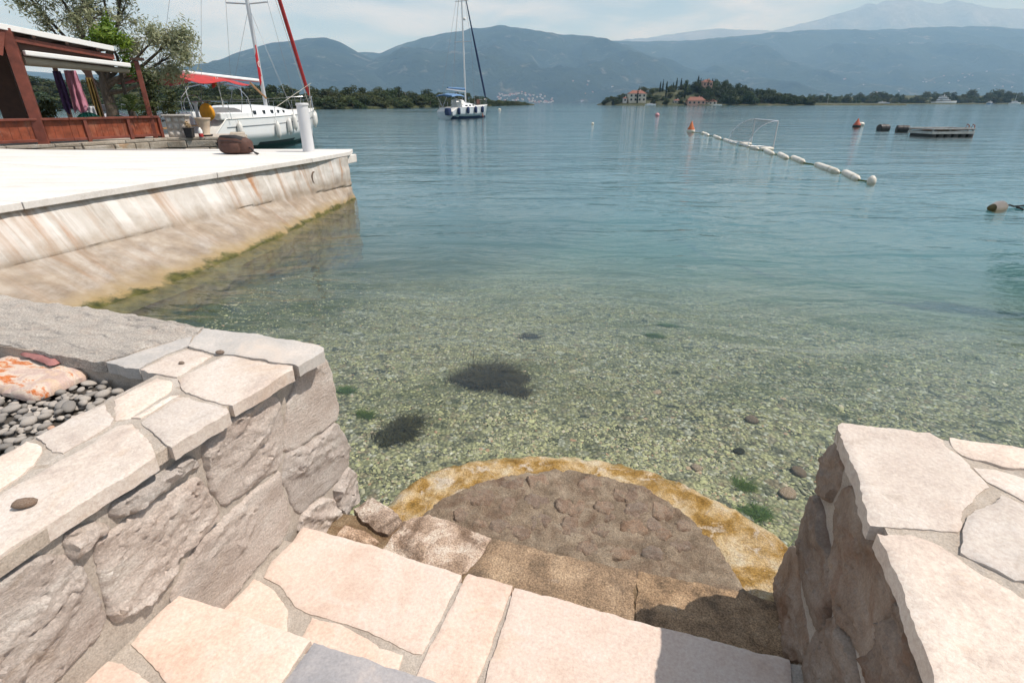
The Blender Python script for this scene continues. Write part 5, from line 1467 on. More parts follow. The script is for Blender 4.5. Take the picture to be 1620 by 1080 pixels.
# things hanging in the pergola
def cloth(name, c, w, h, rz, mat, label, seed, amp=0.05):
    rnd = random.Random(seed)
    V, Fc = [], []
    nu_, nv_ = 14, 12
    for j in range(nv_ + 1):
        for i in range(nu_ + 1):
            u = i / nu_ - 0.5; v = j / nv_
            ww = w * (0.75 + 0.25 * v + 0.05 * frac((v * 3, seed, 0), 3))
            V.append((u * ww, amp * math.sin(u * 15 + seed) * (0.4 + v) + 0.03 * frac((u * 5, v * 5, seed), 3), -v * h * (1 + 0.08 * math.sin(u * 9 + seed))))
    n = nu_ + 1
    Fc = [(j * n + i, j * n + i + 1, (j + 1) * n + i + 1, (j + 1) * n + i) for j in range(nv_) for i in range(nu_)]
    o = mesh_obj(name, V, Fc, mat, None, True)
    so = o.modifiers.new('thick', 'SOLIDIFY'); so.thickness = 0.006
    o.location = c; o.rotation_euler = (0, 0, rz)
    return tag(o, label, 'cloth')
cloth('hanging_scarf', (-11.35, 15.2, 2.46), 0.34, 1.0, R(25), paint('pink_cloth', (0.50, 0.22, 0.30), 0.9, 0.15), 'pink scarf hanging in the pergola', 1)
cloth('hanging_scarf', (-11.62, 15.1, 2.44), 0.24, 0.95, R(25), paint('purple_cloth', (0.10, 0.055, 0.15), 0.9, 0.2), 'dark purple scarf hanging left of the pink one', 2)
cloth('hanging_scarf', (-11.1, 15.45, 2.3), 0.20, 1.3, R(25), paint('olive_cloth', (0.13, 0.09, 0.025), 0.9, 0.2), 'olive brown scarf hanging right of the pink one', 3)
cloth('hanging_scarf', (-11.2, 15.3, 1.62), 0.30, 0.60, R(25), paint('grey_cloth', (0.50, 0.52, 0.56), 0.9, 0.1), 'pale grey cloth hanging below the pink scarf', 4)
cloth('hanging_scarf', (-12.35, 14.9, 2.45), 0.22, 1.1, R(25), paint('lilac_cloth', (0.32, 0.30, 0.42), 0.9, 0.1), 'pale lilac scarf hanging left of the big red post', 5)
# green wire lobster-pot style domes on the terrace
def net_dome(c, r, label, seed):
    mt = NT('green_netting')
    at = mt.noise(mt.pos(obj=True), 30, 2)
    df = mt.n('ShaderNodeBsdfDiffuse', {'Color': (0.012, 0.16, 0.115, 1)}).outputs[0]
    tp = mt.n('ShaderNodeBsdfTransparent', {'Color': (0.55, 0.9, 0.8, 1)}).outputs[0]
    mt.l(mt.n('ShaderNodeMixShader', {0: mt.ramp(at, [(0.35, 0.45), (0.65, 0.75)]), 1: tp, 2: df}).outputs[0], mt.out.inputs['Surface'])
    rt_ = empty('net_dome', c, 0, label, 'fish trap')
    mb = MB(); mb.lathe([(r * math.cos(a), r * 1.15 * math.sin(a)) for a in [k * math.pi / 2 / 9 for k in range(9)]] + [(0.01, r * 1.15)], 22)
    mb.build('netting', mt.mat, rt_, True)
    for k in range(7):
        a = k * math.pi / 7
        m_ = MB(); m_.tube([(1.005 * r * math.cos(b) * math.cos(a), 1.005 * r * math.cos(b) * math.sin(a), 1.005 * r * 1.15 * math.sin(b)) for b in [q * math.pi / 14 for q in range(15)]], 0.008, 5)
        m_.build('hoop', paint('green_hoop', (0.01, 0.11, 0.08), 0.6, 0.2), rt_, True)
    return rt_
net_dome((-10.75, 14.55, QZ + 0.25), 0.33, 'large green net dome standing behind the parapet', 1)
net_dome((-10.42, 15.2, QZ + 0.25), 0.26, 'smaller green net dome right of the large one', 2)

# plants: potted palm, citrus shrub, olive tree
def plant_crown(name, lobes, n, size, mat, parent, seed, aspect=2.2, shell=0.3):
    V, Fc, T = leaf_cloud(random.Random(seed), lobes, n, size, aspect, shell)
    o = mesh_obj(name, V, Fc, mat, parent)
    at = o.data.attributes.new('tone', 'FLOAT', 'POINT'); at.data.foreach_set('value', T)
    return o
palm = empty('potted_palm', (-9.80, 14.85, QZ), 0, 'small potted palm behind the right end of the parapet', 'palm')
mb = MB(); mb.lathe([(0.13, 0), (0.18, 0.30), (0.195, 0.30), (0.195, 0.34), (0.16, 0.34)], 16); mb.build('pot', paint('terracotta', (0.32, 0.13, 0.07), 0.8, 0.15), palm, True)
mb = MB(); mb.lathe([(0.08, 0.33), (0.10, 0.45), (0.07, 0.62), (0.03, 0.70)], 10); mb.build('trunk', M['bark'], palm, True)
rpm = random.Random(4)
for k in range(24):
    a = rpm.uniform(0, 6.28); el = rpm.uniform(0.35, 1.35); L = rpm.uniform(0.5, 0.8)
    V, Fc = [], []
    pts = []
    for i in range(9):
        f = i / 8
        out = L * f * math.cos(el) ; up = L * f * math.sin(el) - 0.32 * L * f * f * 1.2
        pts.append(Vector((out * math.cos(a), out * math.sin(a), 0.62 + up)))
    sd = Vector((-math.sin(a), math.cos(a), 0))
    for i in range(1, 9):
        p = pts[i]; d = (pts[i] - pts[i - 1]).normalized()
        for sg in (-1, 1):
            tip = p + sd * sg * 0.15 * math.sin(math.pi * (i / 9.0)) + d * 0.10 + Vector((0, 0, -0.02))
            b = len(V); V += [p, p + d * 0.03, tip]; Fc.append((b, b + 1, b + 2))
    for i in range(8):
        b = len(V); V += [pts[i] - sd * 0.006, pts[i] + sd * 0.006, pts[i + 1] + sd * 0.005, pts[i + 1] - sd * 0.005]; Fc.append((b, b + 1, b + 2, b + 3))
    o = mesh_obj('frond', V, Fc, M['leaf_palm'], palm)
    at = o.data.attributes.new('tone', 'FLOAT', 'POINT'); at.data.foreach_set('value', [rpm.random()] * len(V))

citrus = empty('citrus_shrub', (-9.95, 15.0, QZ), 0, 'bright yellow green shrub growing over the corner of the pergola roof', 'shrub')
mb = MB(); mb.tube([(0, 0, 0), (-0.05, 0.05, 0.9), (0.05, 0, 1.9), (0.0, -0.1, 2.3)], [0.05, 0.045, 0.035, 0.02], 8); mb.build('stem', M['bark'], citrus, True)
plant_crown('crown', [(0.05, -0.2, 2.35, 0.42, 0.42, 0.30), (-0.25, -0.1, 2.25, 0.32, 0.32, 0.24), (0.30, 0.0, 2.22, 0.25, 0.3, 0.26), (0.02, 0, 2.62, 0.2, 0.2, 0.26), (0.18, 0.1, 1.75, 0.25, 0.25, 0.35)], 1500, 0.034, M['leaf_bright'], citrus, 12, 1.7, 0.35)

olive = empty('olive_tree', (-12.6, 18.0, QZ - 0.05), 0, 'tall silvery olive tree rising behind the pergola', 'tree')
ro = random.Random(31)
mb = MB()
trunk = [(0, 0, 0), (0.1, 0.02, 0.7), (0.02, 0.08, 1.3), (0.15, 0.05, 1.9)]
mb.tube(trunk, [0.22, 0.17, 0.14, 0.11], 10); mb.build('trunk', M['bark'], olive, True)
tips = []
LOBES = [(-1.25, 0, 3.55, 0.75), (-0.75, 0.2, 4.2, 0.75), (0.1, 0.1, 4.45, 0.85), (0.85, 0, 4.3, 0.85), (1.35, 0.1, 3.6, 0.85), (0.5, -0.3, 3.3, 0.75), (-0.3, 0.3, 3.4, 0.8), (2.05, 0.1, 2.75, 0.62), (2.45, 0.0, 2.25, 0.48), (1.9, 0.2, 1.9, 0.42), (-1.75, 0.1, 4.1, 0.5), (1.05, 0.4, 2.6, 0.5), (0.4, 0.2, 4.95, 0.55), (2.7, 0.0, 2.75, 0.36), (1.5, 0.3, 4.6, 0.5)]
for (x, y, z, r) in LOBES:
    b0 = Vector((0.12, 0.06, ro.uniform(1.1, 1.9))); e = Vector((x, y, z))
    mid = b0.lerp(e, 0.5) + Vector((ro.uniform(-.15, .15), ro.uniform(-.15, .15), -0.15))
    m_ = MB(); m_.tube([b0, b0.lerp(mid, .5) + Vector((0, 0, -.05)), mid, mid.lerp(e, .5), e], [0.075, 0.06, 0.045, 0.03, 0.012], 7)
    for q in range(7):
        d = Vector((ro.gauss(0, 1), ro.gauss(0, 1), ro.gauss(0.3, 0.8))).normalized()
        m_.tube([mid.lerp(e, ro.uniform(0.3, 1.0)), e + d * r * 0.75], [0.014, 0.004], 4)
    m_.build('limb', M['bark'], olive, True)
lobes = []
for (x, y, z, r) in LOBES:
    for q in range(6):
        d = Vector((ro.gauss(0, 1), ro.gauss(0, 1), ro.gauss(0, 0.8))).normalized() * r * ro.uniform(0.35, 0.95)
        k = ro.uniform(0.32, 0.58)
        lobes.append((x + d.x, y + d.y, z + d.z, k, k, k * 1.1))
plant_crown('crown', lobes, 19000, 0.027, M['leaf_olive'], olive, 32, 2.6, 0.05)
shrub = empty('dark_shrub', (-10.1, 16.2, QZ - 0.05), 0, 'dark leafy shrub behind the right post of the pergola', 'shrub')
mb = MB(); mb.tube([(0, 0, 0), (0.05, 0, 0.8), (0, 0.05, 1.6)], [0.05, 0.04, 0.02], 7); mb.build('stem', M['bark'], shrub, True)
plant_crown('crown', [(0, 0, 0.9, 0.30, 0.30, 0.5), (0.1, 0, 1.4, 0.32, 0.3, 0.4), (-0.15, 0.1, 1.65, 0.3, 0.3, 0.3), (0.45, 0.1, 0.75, 0.28, 0.28, 0.35), (0.6, 0.0, 1.1, 0.2, 0.2, 0.25), (-0.3, 0, 0.5, 0.3, 0.3, 0.35)], 1600, 0.035, M['leaf_mid'], shrub, 14, 1.7, 0.3)
shrub2 = empty('green_shrub', (-12.0, 14.7, QZ - 0.05), 0, 'low green bush behind the parapet left of the big red post', 'shrub')
mb = MB(); mb.tube([(0, 0, 0), (0, 0.02, 0.7)], [0.03, 0.015], 6); mb.build('stem', M['bark'], shrub2, True)
plant_crown('crown', [(0, 0, 0.55, 0.35, 0.3, 0.35), (0.2, 0, 0.8, 0.25, 0.25, 0.3), (-0.2, 0, 0.4, 0.3, 0.3, 0.3)], 900, 0.035, M['leaf_mid'], shrub2, 15, 1.7, 0.3)

# rubble pillar, bin, pot and jerrycan by the end of the parapet
pil = empty('rubble_pillar', (-9.02, 15.42, QZ), R(10), 'short white rubble stone pillar at the end of the parapet', 'pillar')
mb = MB(); mb.box((0, 0, 0.26), (0.50, 0.30, 0.52)); mb.build('core', M['mortar'], pil)
for row in range(3):
    for k in range(3):
        w = 0.16
        poly = [(-0.25 + k * 0.168 + 0.004, 0.02 + row * 0.17), (-0.25 + k * 0.168 + w - 0.004, 0.02 + row * 0.17), (-0.25 + k * 0.168 + w - 0.004, 0.02 + row * 0.17 + 0.155), (-0.25 + k * 0.168 + 0.004, 0.02 + row * 0.17 + 0.155)]
        stone('rubble_stone', poly, (lambda sd: lambda x, y, d: 0.008 + 0.05 * smooth(0, 0.09, d) + 0.010 * frac((x * 15, y * 15, sd), 3))(row * 3 + k), lambda x, y, h: (x, -0.15 - h, y), 0.03, M['rubble'], pil, 0.025, 0.008, row * 3 + k, 0.02, 0.02, False, 2)
mb = MB(); mb.box((0, -0.02, 0.545), (0.60, 0.42, 0.045)); bevel(mb.build('cap_slab', M['rubble'], pil), 0.008)
binr = empty('black_planter', (-8.66, 15.22, QZ), R(8), 'black square plastic planter with dry plant beside the rubble pillar', 'planter')
mb = MB(); mb.box((0, 0, 0.115), (0.17, 0.17, 0.23), taper=1.2); bevel(mb.build('tub', M['black_plastic'], binr), 0.008)
mb = MB(); mb.box((0, 0, 0.236), (0.23, 0.23, 0.018)); mb.build('lip', M['black_plastic'], binr)
plant_crown('dry_plant', [(-0.02, 0, 0.33, 0.09, 0.08, 0.10), (0.03, 0, 0.29, 0.07, 0.07, 0.07)], 160, 0.022, paint('dry_leaf', (0.36, 0.26, 0.15), 0.9, 0.3), binr, 17, 1.6, 0.2)
potr = empty('beige_pot', (-8.50, 15.72, QZ), 0, 'large beige flower pot standing on the quay edge near the boat', 'pot')
mb = MB(); mb.lathe([(0.13, 0.0), (0.14, 0.04), (0.11, 0.08), (0.15, 0.30), (0.185, 0.44), (0.20, 0.44), (0.20, 0.48), (0.17, 0.48), (0.15, 0.40)], 22); mb.build('body', M['beige_clay'], potr, True)
mb = MB(); mb.lathe([(0.16, 0.0), (0.18, 0.05), (0.16, 0.05)], 20); mb.build('saucer', M['black_plastic'], potr, True)
can = empty('white_canister', (-8.42, 15.32, QZ), 0.3, 'small white and red canister between planter and pot', 'canister')
mb = MB(); mb.lathe([(0.05, 0), (0.055, 0.02), (0.055, 0.18), (0.03, 0.22), (0.02, 0.25)], 12); mb.build('body', M['white_paint'], can, True)
mb = MB(); mb.lathe([(0.0555, 0.01), (0.058, 0.02), (0.058, 0.09), (0.0555, 0.10)], 12); mb.build('red_band', M['red_canvas'], can, True)

# ================================================================ things on the pier
M['post_grey'] = paint('pale_grey_paint', (0.60, 0.61, 0.63), 0.4, 0.05, 3.0, dirt=(0.50, 0.49, 0.47))
bol = empty('white_mooring_post', (-3.90, 10.74, PIER_Z), 0, 'tall white steel mooring post on the end of the pier', 'mooring post')
mb = MB(); mb.lathe([(0.108, 0), (0.104, 0.80), (0.101, 0.815)], 32); mb.build('tube', M['post_grey'], bol, True)
mb = MB(); mb.lathe([(0.110, 0.80), (0.115, 0.81), (0.115, 0.835), (0.104, 0.85)], 32); mb.build('cap', M['post_grey'], bol, True)

bag = empty('brown_backpack', (-5.03, 10.24, PIER_Z), R(-3), 'brown and black backpack lying on the white pier', 'backpack')
M['bag_brown'] = paint('brown_nylon', (0.085, 0.040, 0.030), 0.7, 0.25, 12.0, bump=0.4)
M['bag_black'] = paint('black_nylon', (0.018, 0.016, 0.018), 0.7, 0.25, 12.0, bump=0.4)
def loft(secs, caps=True):
    """secs: list of rings of equal length"""
    n = len(secs[0])
    v = [p for r in secs for p in r]
    f = [(i * n + k, i * n + (k + 1) % n, (i + 1) * n + (k + 1) % n, (i + 1) * n + k) for i in range(len(secs) - 1) for k in range(n)]
    if caps:
        f.append(tuple(range(n - 1, -1, -1))); f.append(tuple((len(secs) - 1) * n + k for k in range(n)))
    return v, f
def rring(x, cy_, cz, ry, rz, n=20, e=0.65, seed=0):
    out = []
    for k in range(n):
        a = 2 * math.pi * k / n
        c, s = math.cos(a), math.sin(a)
        y = math.copysign(abs(c) ** e, c) * ry; z = math.copysign(abs(s) ** e, s) * rz
        q = 1 + 0.07 * frac((x * 7, a * 1.3, seed), 3)
        out.append((x, cy_ + y * q, max(0.002, cz + z * q)))
    return out
secs = [rring(x, 0, cz, ry, rz) for x, cz, ry, rz in ((-0.27, .16, .07, .09), (-0.265, .16, .12, .13), (-0.2, .16, .15, .155), (-0.05, .155, .16, .16), (0.1, .15, .16, .15), (0.2, .14, .15, .135), (0.26, .13, .12, .11), (0.275, .13, .07, .07))]
v, f = loft(secs); mesh_obj('main_pouch', v, f, M['bag_brown'], bag, True, sharp=80)
secs = [rring(x, -0.02, cz, ry, rz) for x, cz, ry, rz in ((-0.24, .255, .04, .025), (-0.22, .265, .10, .055), (0.0, .262, .12, .06), (0.18, .225, .11, .06), (0.25, .19, .04, .03))]
v, f = loft(secs); mesh_obj('top_flap', v, f, M['bag_black'], bag, True, sharp=80)
secs = [rring(x, -0.15, cz, ry, rz) for x, cz, ry, rz in ((-0.17, .11, .02, .04), (-0.15, .11, .05, .085), (0.0, .11, .055, .09), (0.13, .11, .05, .08), (0.15, .11, .02, .04))]
v, f = loft(secs); mesh_obj('front_pocket', v, f, M['bag_brown'], bag, True, sharp=80)
for pts in ([(0.24, -0.05, 0.12), (0.32, -0.1, 0.10), (0.40, -0.14, 0.03), (0.47, -0.2, 0.008)], [(0.24, 0.02, 0.10), (0.33, -0.02, 0.03), (0.42, -0.05, 0.008)], [(-0.25, -0.05, 0.2), (-0.33, -0.08, 0.19), (-0.26, -0.10, 0.12)]):
    m_ = MB(); m_.tube(pts, 0.012, 6); m_.build('strap', M['bag_black'], bag, True)
mb = MB(); mb.tube([(-0.2, -0.17, 0.23), (0, -0.185, 0.235), (0.2, -0.165, 0.20)], 0.006, 5); mb.build('zip', M['bag_black'], bag, True)

# ================================================================ boats
def hull_sections(L, B, sheer_bow, sheer_mid, sheer_stern, stern_w=0.62, n=13, st_n=22, draft=0.35, scoop=0.0):
    """x runs from stern (0) to bow (L); rings of half-section mirrored"""
    secs, sheer = [], []
    for i in range(st_n + 1):
        f = i / st_n
        x = L * f
        w = B / 2 * (stern_w + (1 - stern_w) * math.sin(min(1, f / 0.48) * math.pi / 2)) if f < 0.48 else B / 2 * (max(0.0, math.cos((f - 0.48) / 0.52 * math.pi / 2)) ** 0.92)
        w = max(w, 0.012)
        sh = lerp_list([(0, sheer_stern), (0.35, sheer_mid), (0.7, sheer_mid + 0.35 * (sheer_bow - sheer_mid)), (1, sheer_bow)], f)
        if scoop and f < 0.09:
            sh -= scoop * (1 - f / 0.09)
        kb = -draft * math.sin(math.pi * min(1, 0.12 + f * 0.9)) - 0.05
        ring = []
        for k in range(n + 1):
            q = k / n                                      # 0 keel .. 1 sheer
            z = kb + (sh - kb) * q
            yy = w * min(1.0, (q / 0.55)) ** 0.36 * (0.96 + 0.04 * q)
            xx = x + (0.35 * max(0, (q - 0.3)) * f ** 6 - 0.25 * (1 - q) * f ** 3 * 1.2)
            ring.append((xx, yy, z))
        secs.append(ring); sheer.append((ring[-1][0], ring[-1][1], ring[-1][2]))
    return secs, sheer

def build_hull(root, secs, sheer, bottom_m, stripe_m, top_m, deck_m, stripe=(0.02, 0.14)):
    V, Fc, I = [], [], []
    n = len(secs[0])
    for sg in (1, -1):
        b = len(V)
        for r in secs:
            V += [(x, sg * y, z) for x, y, z in r]
        for i in range(len(secs) - 1):
            for k in range(n - 1):
                q = (b + i * n + k, b + (i + 1) * n + k, b + (i + 1) * n + k + 1, b + i * n + k + 1)
                Fc.append(q if sg < 0 else q[::-1])
                zc = (secs[i][k][2] + secs[i][k + 1][2]) / 2
                I.append(0 if zc < stripe[0] else 1 if zc < stripe[1] else 2)
    # transom
    b = len(V)
    r0 = secs[0]
    V += [(x, y, z) for x, y, z in r0] + [(x, -y, z) for x, y, z in r0]
    for k in range(n - 1):
        Fc.append((b + k, b + k + 1, b + n + k + 1, b + n + k)); I.append(2)
    h = mesh_obj('hull', V, Fc, [bottom_m, stripe_m, top_m], root, True, I, sharp=60)
    # deck
    V, Fc = [], []
    for (x, y, z) in sheer:
        V += [(x, y * 0.985, z - 0.02), (x, 0, z + 0.03), (x, -y * 0.985, z - 0.02)]
    for i in range(len(sheer) - 1):
        a = i * 3
        Fc += [(a, a + 1, a + 4, a + 3), (a + 1, a + 2, a + 5, a + 4)]
    mesh_obj('deck', V, Fc, deck_m, root, True)
    mb = MB(); mb.tube([(x, y, z + 0.01) for x, y, z in sheer], 0.025, 6); mb.tube([(x, -y, z + 0.01) for x, y, z in sheer], 0.025, 6)
    mb.build('toe_rail', deck_m, root, True)
    return h

def fender(root, p, mat, L=0.62, r=0.105, top=None):
    mb = MB(); mb.lathe([(0.02, -L / 2 - 0.05), (0.035, -L / 2), (r * 0.75, -L / 2 + 0.05), (r, -L / 2 + 0.14), (r, L / 2 - 0.14), (r * 0.75, L / 2 - 0.05), (0.035, L / 2), (0.02, L / 2 + 0.05)], 14, p)
    o = mb.build('fender', mat, root, True)
    if top:
        mb = MB(); mb.tube([(p[0], p[1], p[2] + L / 2), top], 0.008, 4); mb.build('lanyard', M['rope'], o)
    return o

def sheer_at(sheer, x, side):
    for a, b in zip(sheer, sheer[1:]):
        if a[0] <= x <= b[0]:
            k = (x - a[0]) / (b[0] - a[0])
            return Vector((x, side * (a[1] + (b[1] - a[1]) * k), a[2] + (b[2] - a[2]) * k))
    return Vector(sheer[-1])

def stays(root, lines, r=0.006, name='stay', mat=None):
    for pts in lines:
        mb = MB(); mb.tube(pts, r, 5); mb.build(name, mat or M['wire'], root)

# ---- the white yacht moored stern-to behind the pier
yacht = empty('moored_yacht', (-12.1, 20.6, 0), R(84.0), 'white sailing yacht with red furled sail moored behind the pier', 'sailing yacht')
yacht.scale = (0.97, 1.0, 1.0)
secs, sheer = hull_sections(11.3, 3.25, 1.42, 1.16, 1.12, 0.70, scoop=0.75)
M['dark_antifoul'] = paint('dark_teal_antifouling', (0.012, 0.05, 0.05), 0.6, 0.2)
build_hull(yacht, secs, sheer, M['dark_antifoul'], M['black_paint'], M['gel'], M['deck_white'], (0.05, 0.16))
# coachroof
V, Fc = [], []
cs = []
for x, w, h in ((2.9, 0.95, 0.40), (3.4, 1.02, 0.48), (5.0, 0.98, 0.46), (6.5, 0.82, 0.36), (7.8, 0.55, 0.20), (8.5, 0.30, 0.06)):
    z0 = sheer_at(sheer, x, 1).z - 0.03
    cs.append([(x, -w, z0), (x, -w * 0.86, z0 + h * 0.82), (x, -w * 0.6, z0 + h), (x, 0, z0 + h * 1.05), (x, w * 0.6, z0 + h), (x, w * 0.86, z0 + h * 0.82), (x, w, z0)])
v, f = loft(cs); mesh_obj('coachroof', v, f, M['gel'], yacht, True, sharp=35)
for x, w in ((3.7, 0.22), (4.5, 0.18), (5.25, 0.22), (5.95, 0.16), (6.6, 0.18)):
    for sd in (-1, 1):
        b = sheer_at(sheer, x, 1)
        ww = lerp_list([(3.4, 1.02), (5.0, 0.98), (6.5, 0.82), (7.8, 0.55)], x); hh = lerp_list([(3.4, 0.48), (5.0, 0.46), (6.5, 0.36), (7.8, 0.20)], x)
        mb = MB(); mb.box((x, sd * (ww * 0.945 + 0.0), b.z - 0.03 + hh * 0.42), (w, 0.05, hh * 0.34)); bevel(mb.build('cabin_window', M['smoke_glass'], yacht), 0.015)
# hull stripe
for sd in (-1, 1):
    V, Fc = [], []
    for i, r in enumerate(secs[2:-1]):
        zt = r[-1][2] - 0.30
        y = r[-1][1] * 0.985 + 0.012
        V += [(r[-1][0] - 0.02, sd * y, zt), (r[-1][0] - 0.02, sd * y, zt + 0.035)]
    for i in range(len(secs) - 4):
        a = 2 * i; Fc.append((a, a + 2, a + 3, a + 1))
    o = mesh_obj('hull_stripe', V, Fc, paint('grey_stripe', (0.16, 0.18, 0.2), 0.4, 0.1), yacht)
    so = o.modifiers.new('thick', 'SOLIDIFY'); so.thickness = 0.012; so.offset = 0
# cockpit coamings and sprayhood frame
for sd in (-1, 1):
    mb = MB(); mb.box((1.9, sd * 1.15, 1.24), (2.3, 0.26, 0.26)); bevel(mb.build('cockpit_coaming', M['gel'], yacht), 0.05)
mb = MB(); mb.lathe([(0.05, 0), (0.06, 0.85), (0.10, 0.95), (0.06, 1.0)], 12, (1.3, 0.0, 0.75)); mb.build('wheel_pedestal', M['gel'], yacht, True)
mb = MB(); mb.tube([(1.22, 0.42 * math.cos(a), 1.55 + 0.42 * math.sin(a)) for a in [k * 2 * math.pi / 18 for k in range(19)]], 0.014, 6); mb.build('steering_wheel', M['steel'], yacht, True)
# mast, spreaders, boom
mx = 6.5
mast_top = Vector((mx - 0.12, 0, 13.8))
mb = MB(); mb.tube([(mx, 0, 1.5), (mx - 0.04, 0, 6), mast_top], [0.085, 0.085, 0.07], 14); mb.build('mast', M['alu'], yacht, True)
for z, w in ((5.6, 0.95), (9.6, 0.75)):
    mb = MB(); mb.tube([(mx - 0.10, -w, z + 0.05), (mx - 0.03, 0, z), (mx - 0.10, w, z + 0.05)], 0.03, 6); mb.build('spreader', M['alu'], yacht, True)
mb = MB(); mb.tube([(mx - 0.1, 0, 2.62), (1.0, 0.0, 2.72)], 0.065, 12); mb.build('boom', M['white_paint'], yacht, True)
# red awning slung under the boom over the cockpit
V, Fc = [], []
na, nb_ = 16, 14
for j in range(nb_ + 1):
    for i in range(na + 1):
        x = -1.0 + 3.5 * i / na; q = (j / nb_ - 0.5) * 2
        z = 2.66 - 0.30 * abs(q) ** 1.3 - 0.05 * math.sin(i / na * math.pi * 3) * abs(q) + 0.02 * frac((x * 2, q * 3, 0), 3) - 0.10 * (i / na - 0.5) ** 2
        V.append((x, -0.15 + q * (1.60 - 0.15 * abs(i / na - 0.4)), z))
n = na + 1
Fc = [(j * n + i, j * n + i + 1, (j + 1) * n + i + 1, (j + 1) * n + i) for j in range(nb_) for i in range(na)]
o = mesh_obj('red_awning', V, Fc, M['red_canvas'], yacht, True, sharp=180)
so = o.modifiers.new('thick', 'SOLIDIFY'); so.thickness = 0.01
mb = MB(); mb.tube([(mx - 0.3, 0, 2.60), (2.5, 0, 2.64)], 0.05, 8); mb.build('furled_mainsail', M['red_canvas'], yacht, True)
# furled red genoa on the forestay
stem = Vector(sheer[-1]) + Vector((-0.05, 0, 0.05))
fs_top = mast_top + Vector((0.05, 0, -0.3))
mb = MB(); mb.tube([stem.lerp(fs_top, k) for k in (0.05, 0.07, 0.3, 0.6, 0.93)], [0.035, 0.085, 0.095, 0.08, 0.03], 12); mb.build('furled_genoa', M['red_canvas'], yacht, True)
mb = MB(); mb.lathe([(0.04, 0), (0.09, 0.02), (0.09, 0.05), (0.05, 0.07), (0.09, 0.09), (0.09, 0.12), (0.04, 0.14)], 12, stem + Vector((-0.06, 0, 0.06))); mb.build('furling_drum', M['black_plastic'], yacht, True)
stays(yacht, [[stem, fs_top]] + [[mast_top, (0.1, s * 0.9, 1.1)] for s in (-1, 1)] + [[(mx - 0.10, s * 0.95, 5.65), (mx - 0.15, s * 1.62, 1.2)] for s in (-1, 1)] + [[(mx - 0.10, s * 0.95, 5.65), (mx - 0.10, s * 0.75, 9.65)] for s in (-1, 1)] + [[mast_top, (mx - 0.10, s * 0.75, 9.65)] for s in (-1, 1)] + [[(mx, 0, 5.5), (mx - 0.6, s * 1.6, 1.2)] for s in (-1, 1)], 0.007)
stays(yacht, [[(mx + 0.05, 0, 12.0), (mx + 3.4, -0.55, 1.5)], [stem + Vector((-0.2, -0.2, 1.2)), (mx - 1.5, -1.2, 1.5)], [stem + Vector((-0.15, -0.05, 1.1)), (9.8, -0.65, 1.4)]], 0.011, 'halyard', M['rope'])
mb = MB(); mb.tube([(mx - 0.05, -0.1, 1.9), (mx - 1.1, -0.05, 2.5)], 0.045, 8); mb.build('boom_vang', M['teak'], yacht, True)
# pulpit, pushpit, stanchions and lifelines
mb = MB()
for sd in (-1, 1):
    mb.tube([sheer_at(sheer, 9.9, sd) * 1.0, sheer_at(sheer, 9.95, sd) + Vector((0, 0, 0.62)), Vector((11.1, sd * 0.22, 2.02)), Vector((11.25, 0, 2.04))], 0.014, 6)
    mb.tube([sheer_at(sheer, 10.7, sd), Vector((10.85, sd * 0.28, 2.02))], 0.014, 6)
mb.build('pulpit', M['steel'], yacht, True)
mb = MB()
for sd in (-1, 1):
    mb.tube([Vector((1.2, sd * 1.4, 1.1)), Vector((1.1, sd * 1.42, 1.72)), Vector((0.35, sd * 1.25, 1.74)), Vector((0.3, sd * 0.45, 1.74)), Vector((0.35, sd * 0.45, 1.0))], 0.014, 6)
mb.build('pushpit', M['steel'], yacht, True)
for x in (2.6, 4.2, 5.8, 7.4, 8.8):
    for sd in (-1, 1):
        b = sheer_at(sheer, x, sd)
        mb = MB(); mb.tube([b, b + Vector((0, 0, 0.62))], 0.011, 5); mb.build('stanchion', M['steel'], yacht)
for sd in (-1, 1):
    stays(yacht, [[sheer_at(sheer, x, sd) + Vector((0, 0, 0.6)) for x in (1.2, 2.6, 4.2, 5.8, 7.4, 8.8, 9.95)]], 0.005, 'lifeline')
# bimini hoops
mb = MB()
for x0, x1 in ((2.2, 2.75), (3.0, 2.55)):
    mb.tube([(x0, -1.25, 1.3), (x0 * .6 + x1 * .4, -1.28, 1.9), (x1, -1.1, 2.26), (x1, -0.5, 2.38), (x1, 0.5, 2.38), (x1, 1.1, 2.26), (x0 * .6 + x1 * .4, 1.28, 1.9), (x0, 1.25, 1.3)], 0.016, 6)
mb.build('canopy_hoop', M['steel'], yacht, True)
# orange horseshoe buoy cover on the pushpit
secs2 = []
oval = []
for k in range(24):
    a = 2 * math.pi * k / 24
    oval.append((0.27 * math.cos(a) * (1 - 0.12 * math.sin(a)), 0.30 * math.sin(a)))
V = []
for dy, sc in ((-0.07, 0.80), (-0.055, 0.96), (0.0, 1.0), (0.055, 0.96), (0.07, 0.80)):
    V.append([(0.25 + dy, -1.10 + p[0] * sc, 1.40 + p[1] * sc) for p in oval])
v, f = loft(V); mesh_obj('orange_buoy_cover', v, f, M['orange'], yacht, True, sharp=80)
# fenders along the starboard side
for x, dz in ((1.55, -0.42), (4.05, -0.52), (5.05, -0.42), (5.6, -0.30), (6.65, -0.38), (9.25, -0.40), (9.85, -0.36)):
    b = sheer_at(sheer, x, -1)
    fender(yacht, (x, b.y - 0.11, b.z + dz), M['fender'], 0.62, 0.10, (x, b.y + 0.02, b.z + 0.05))
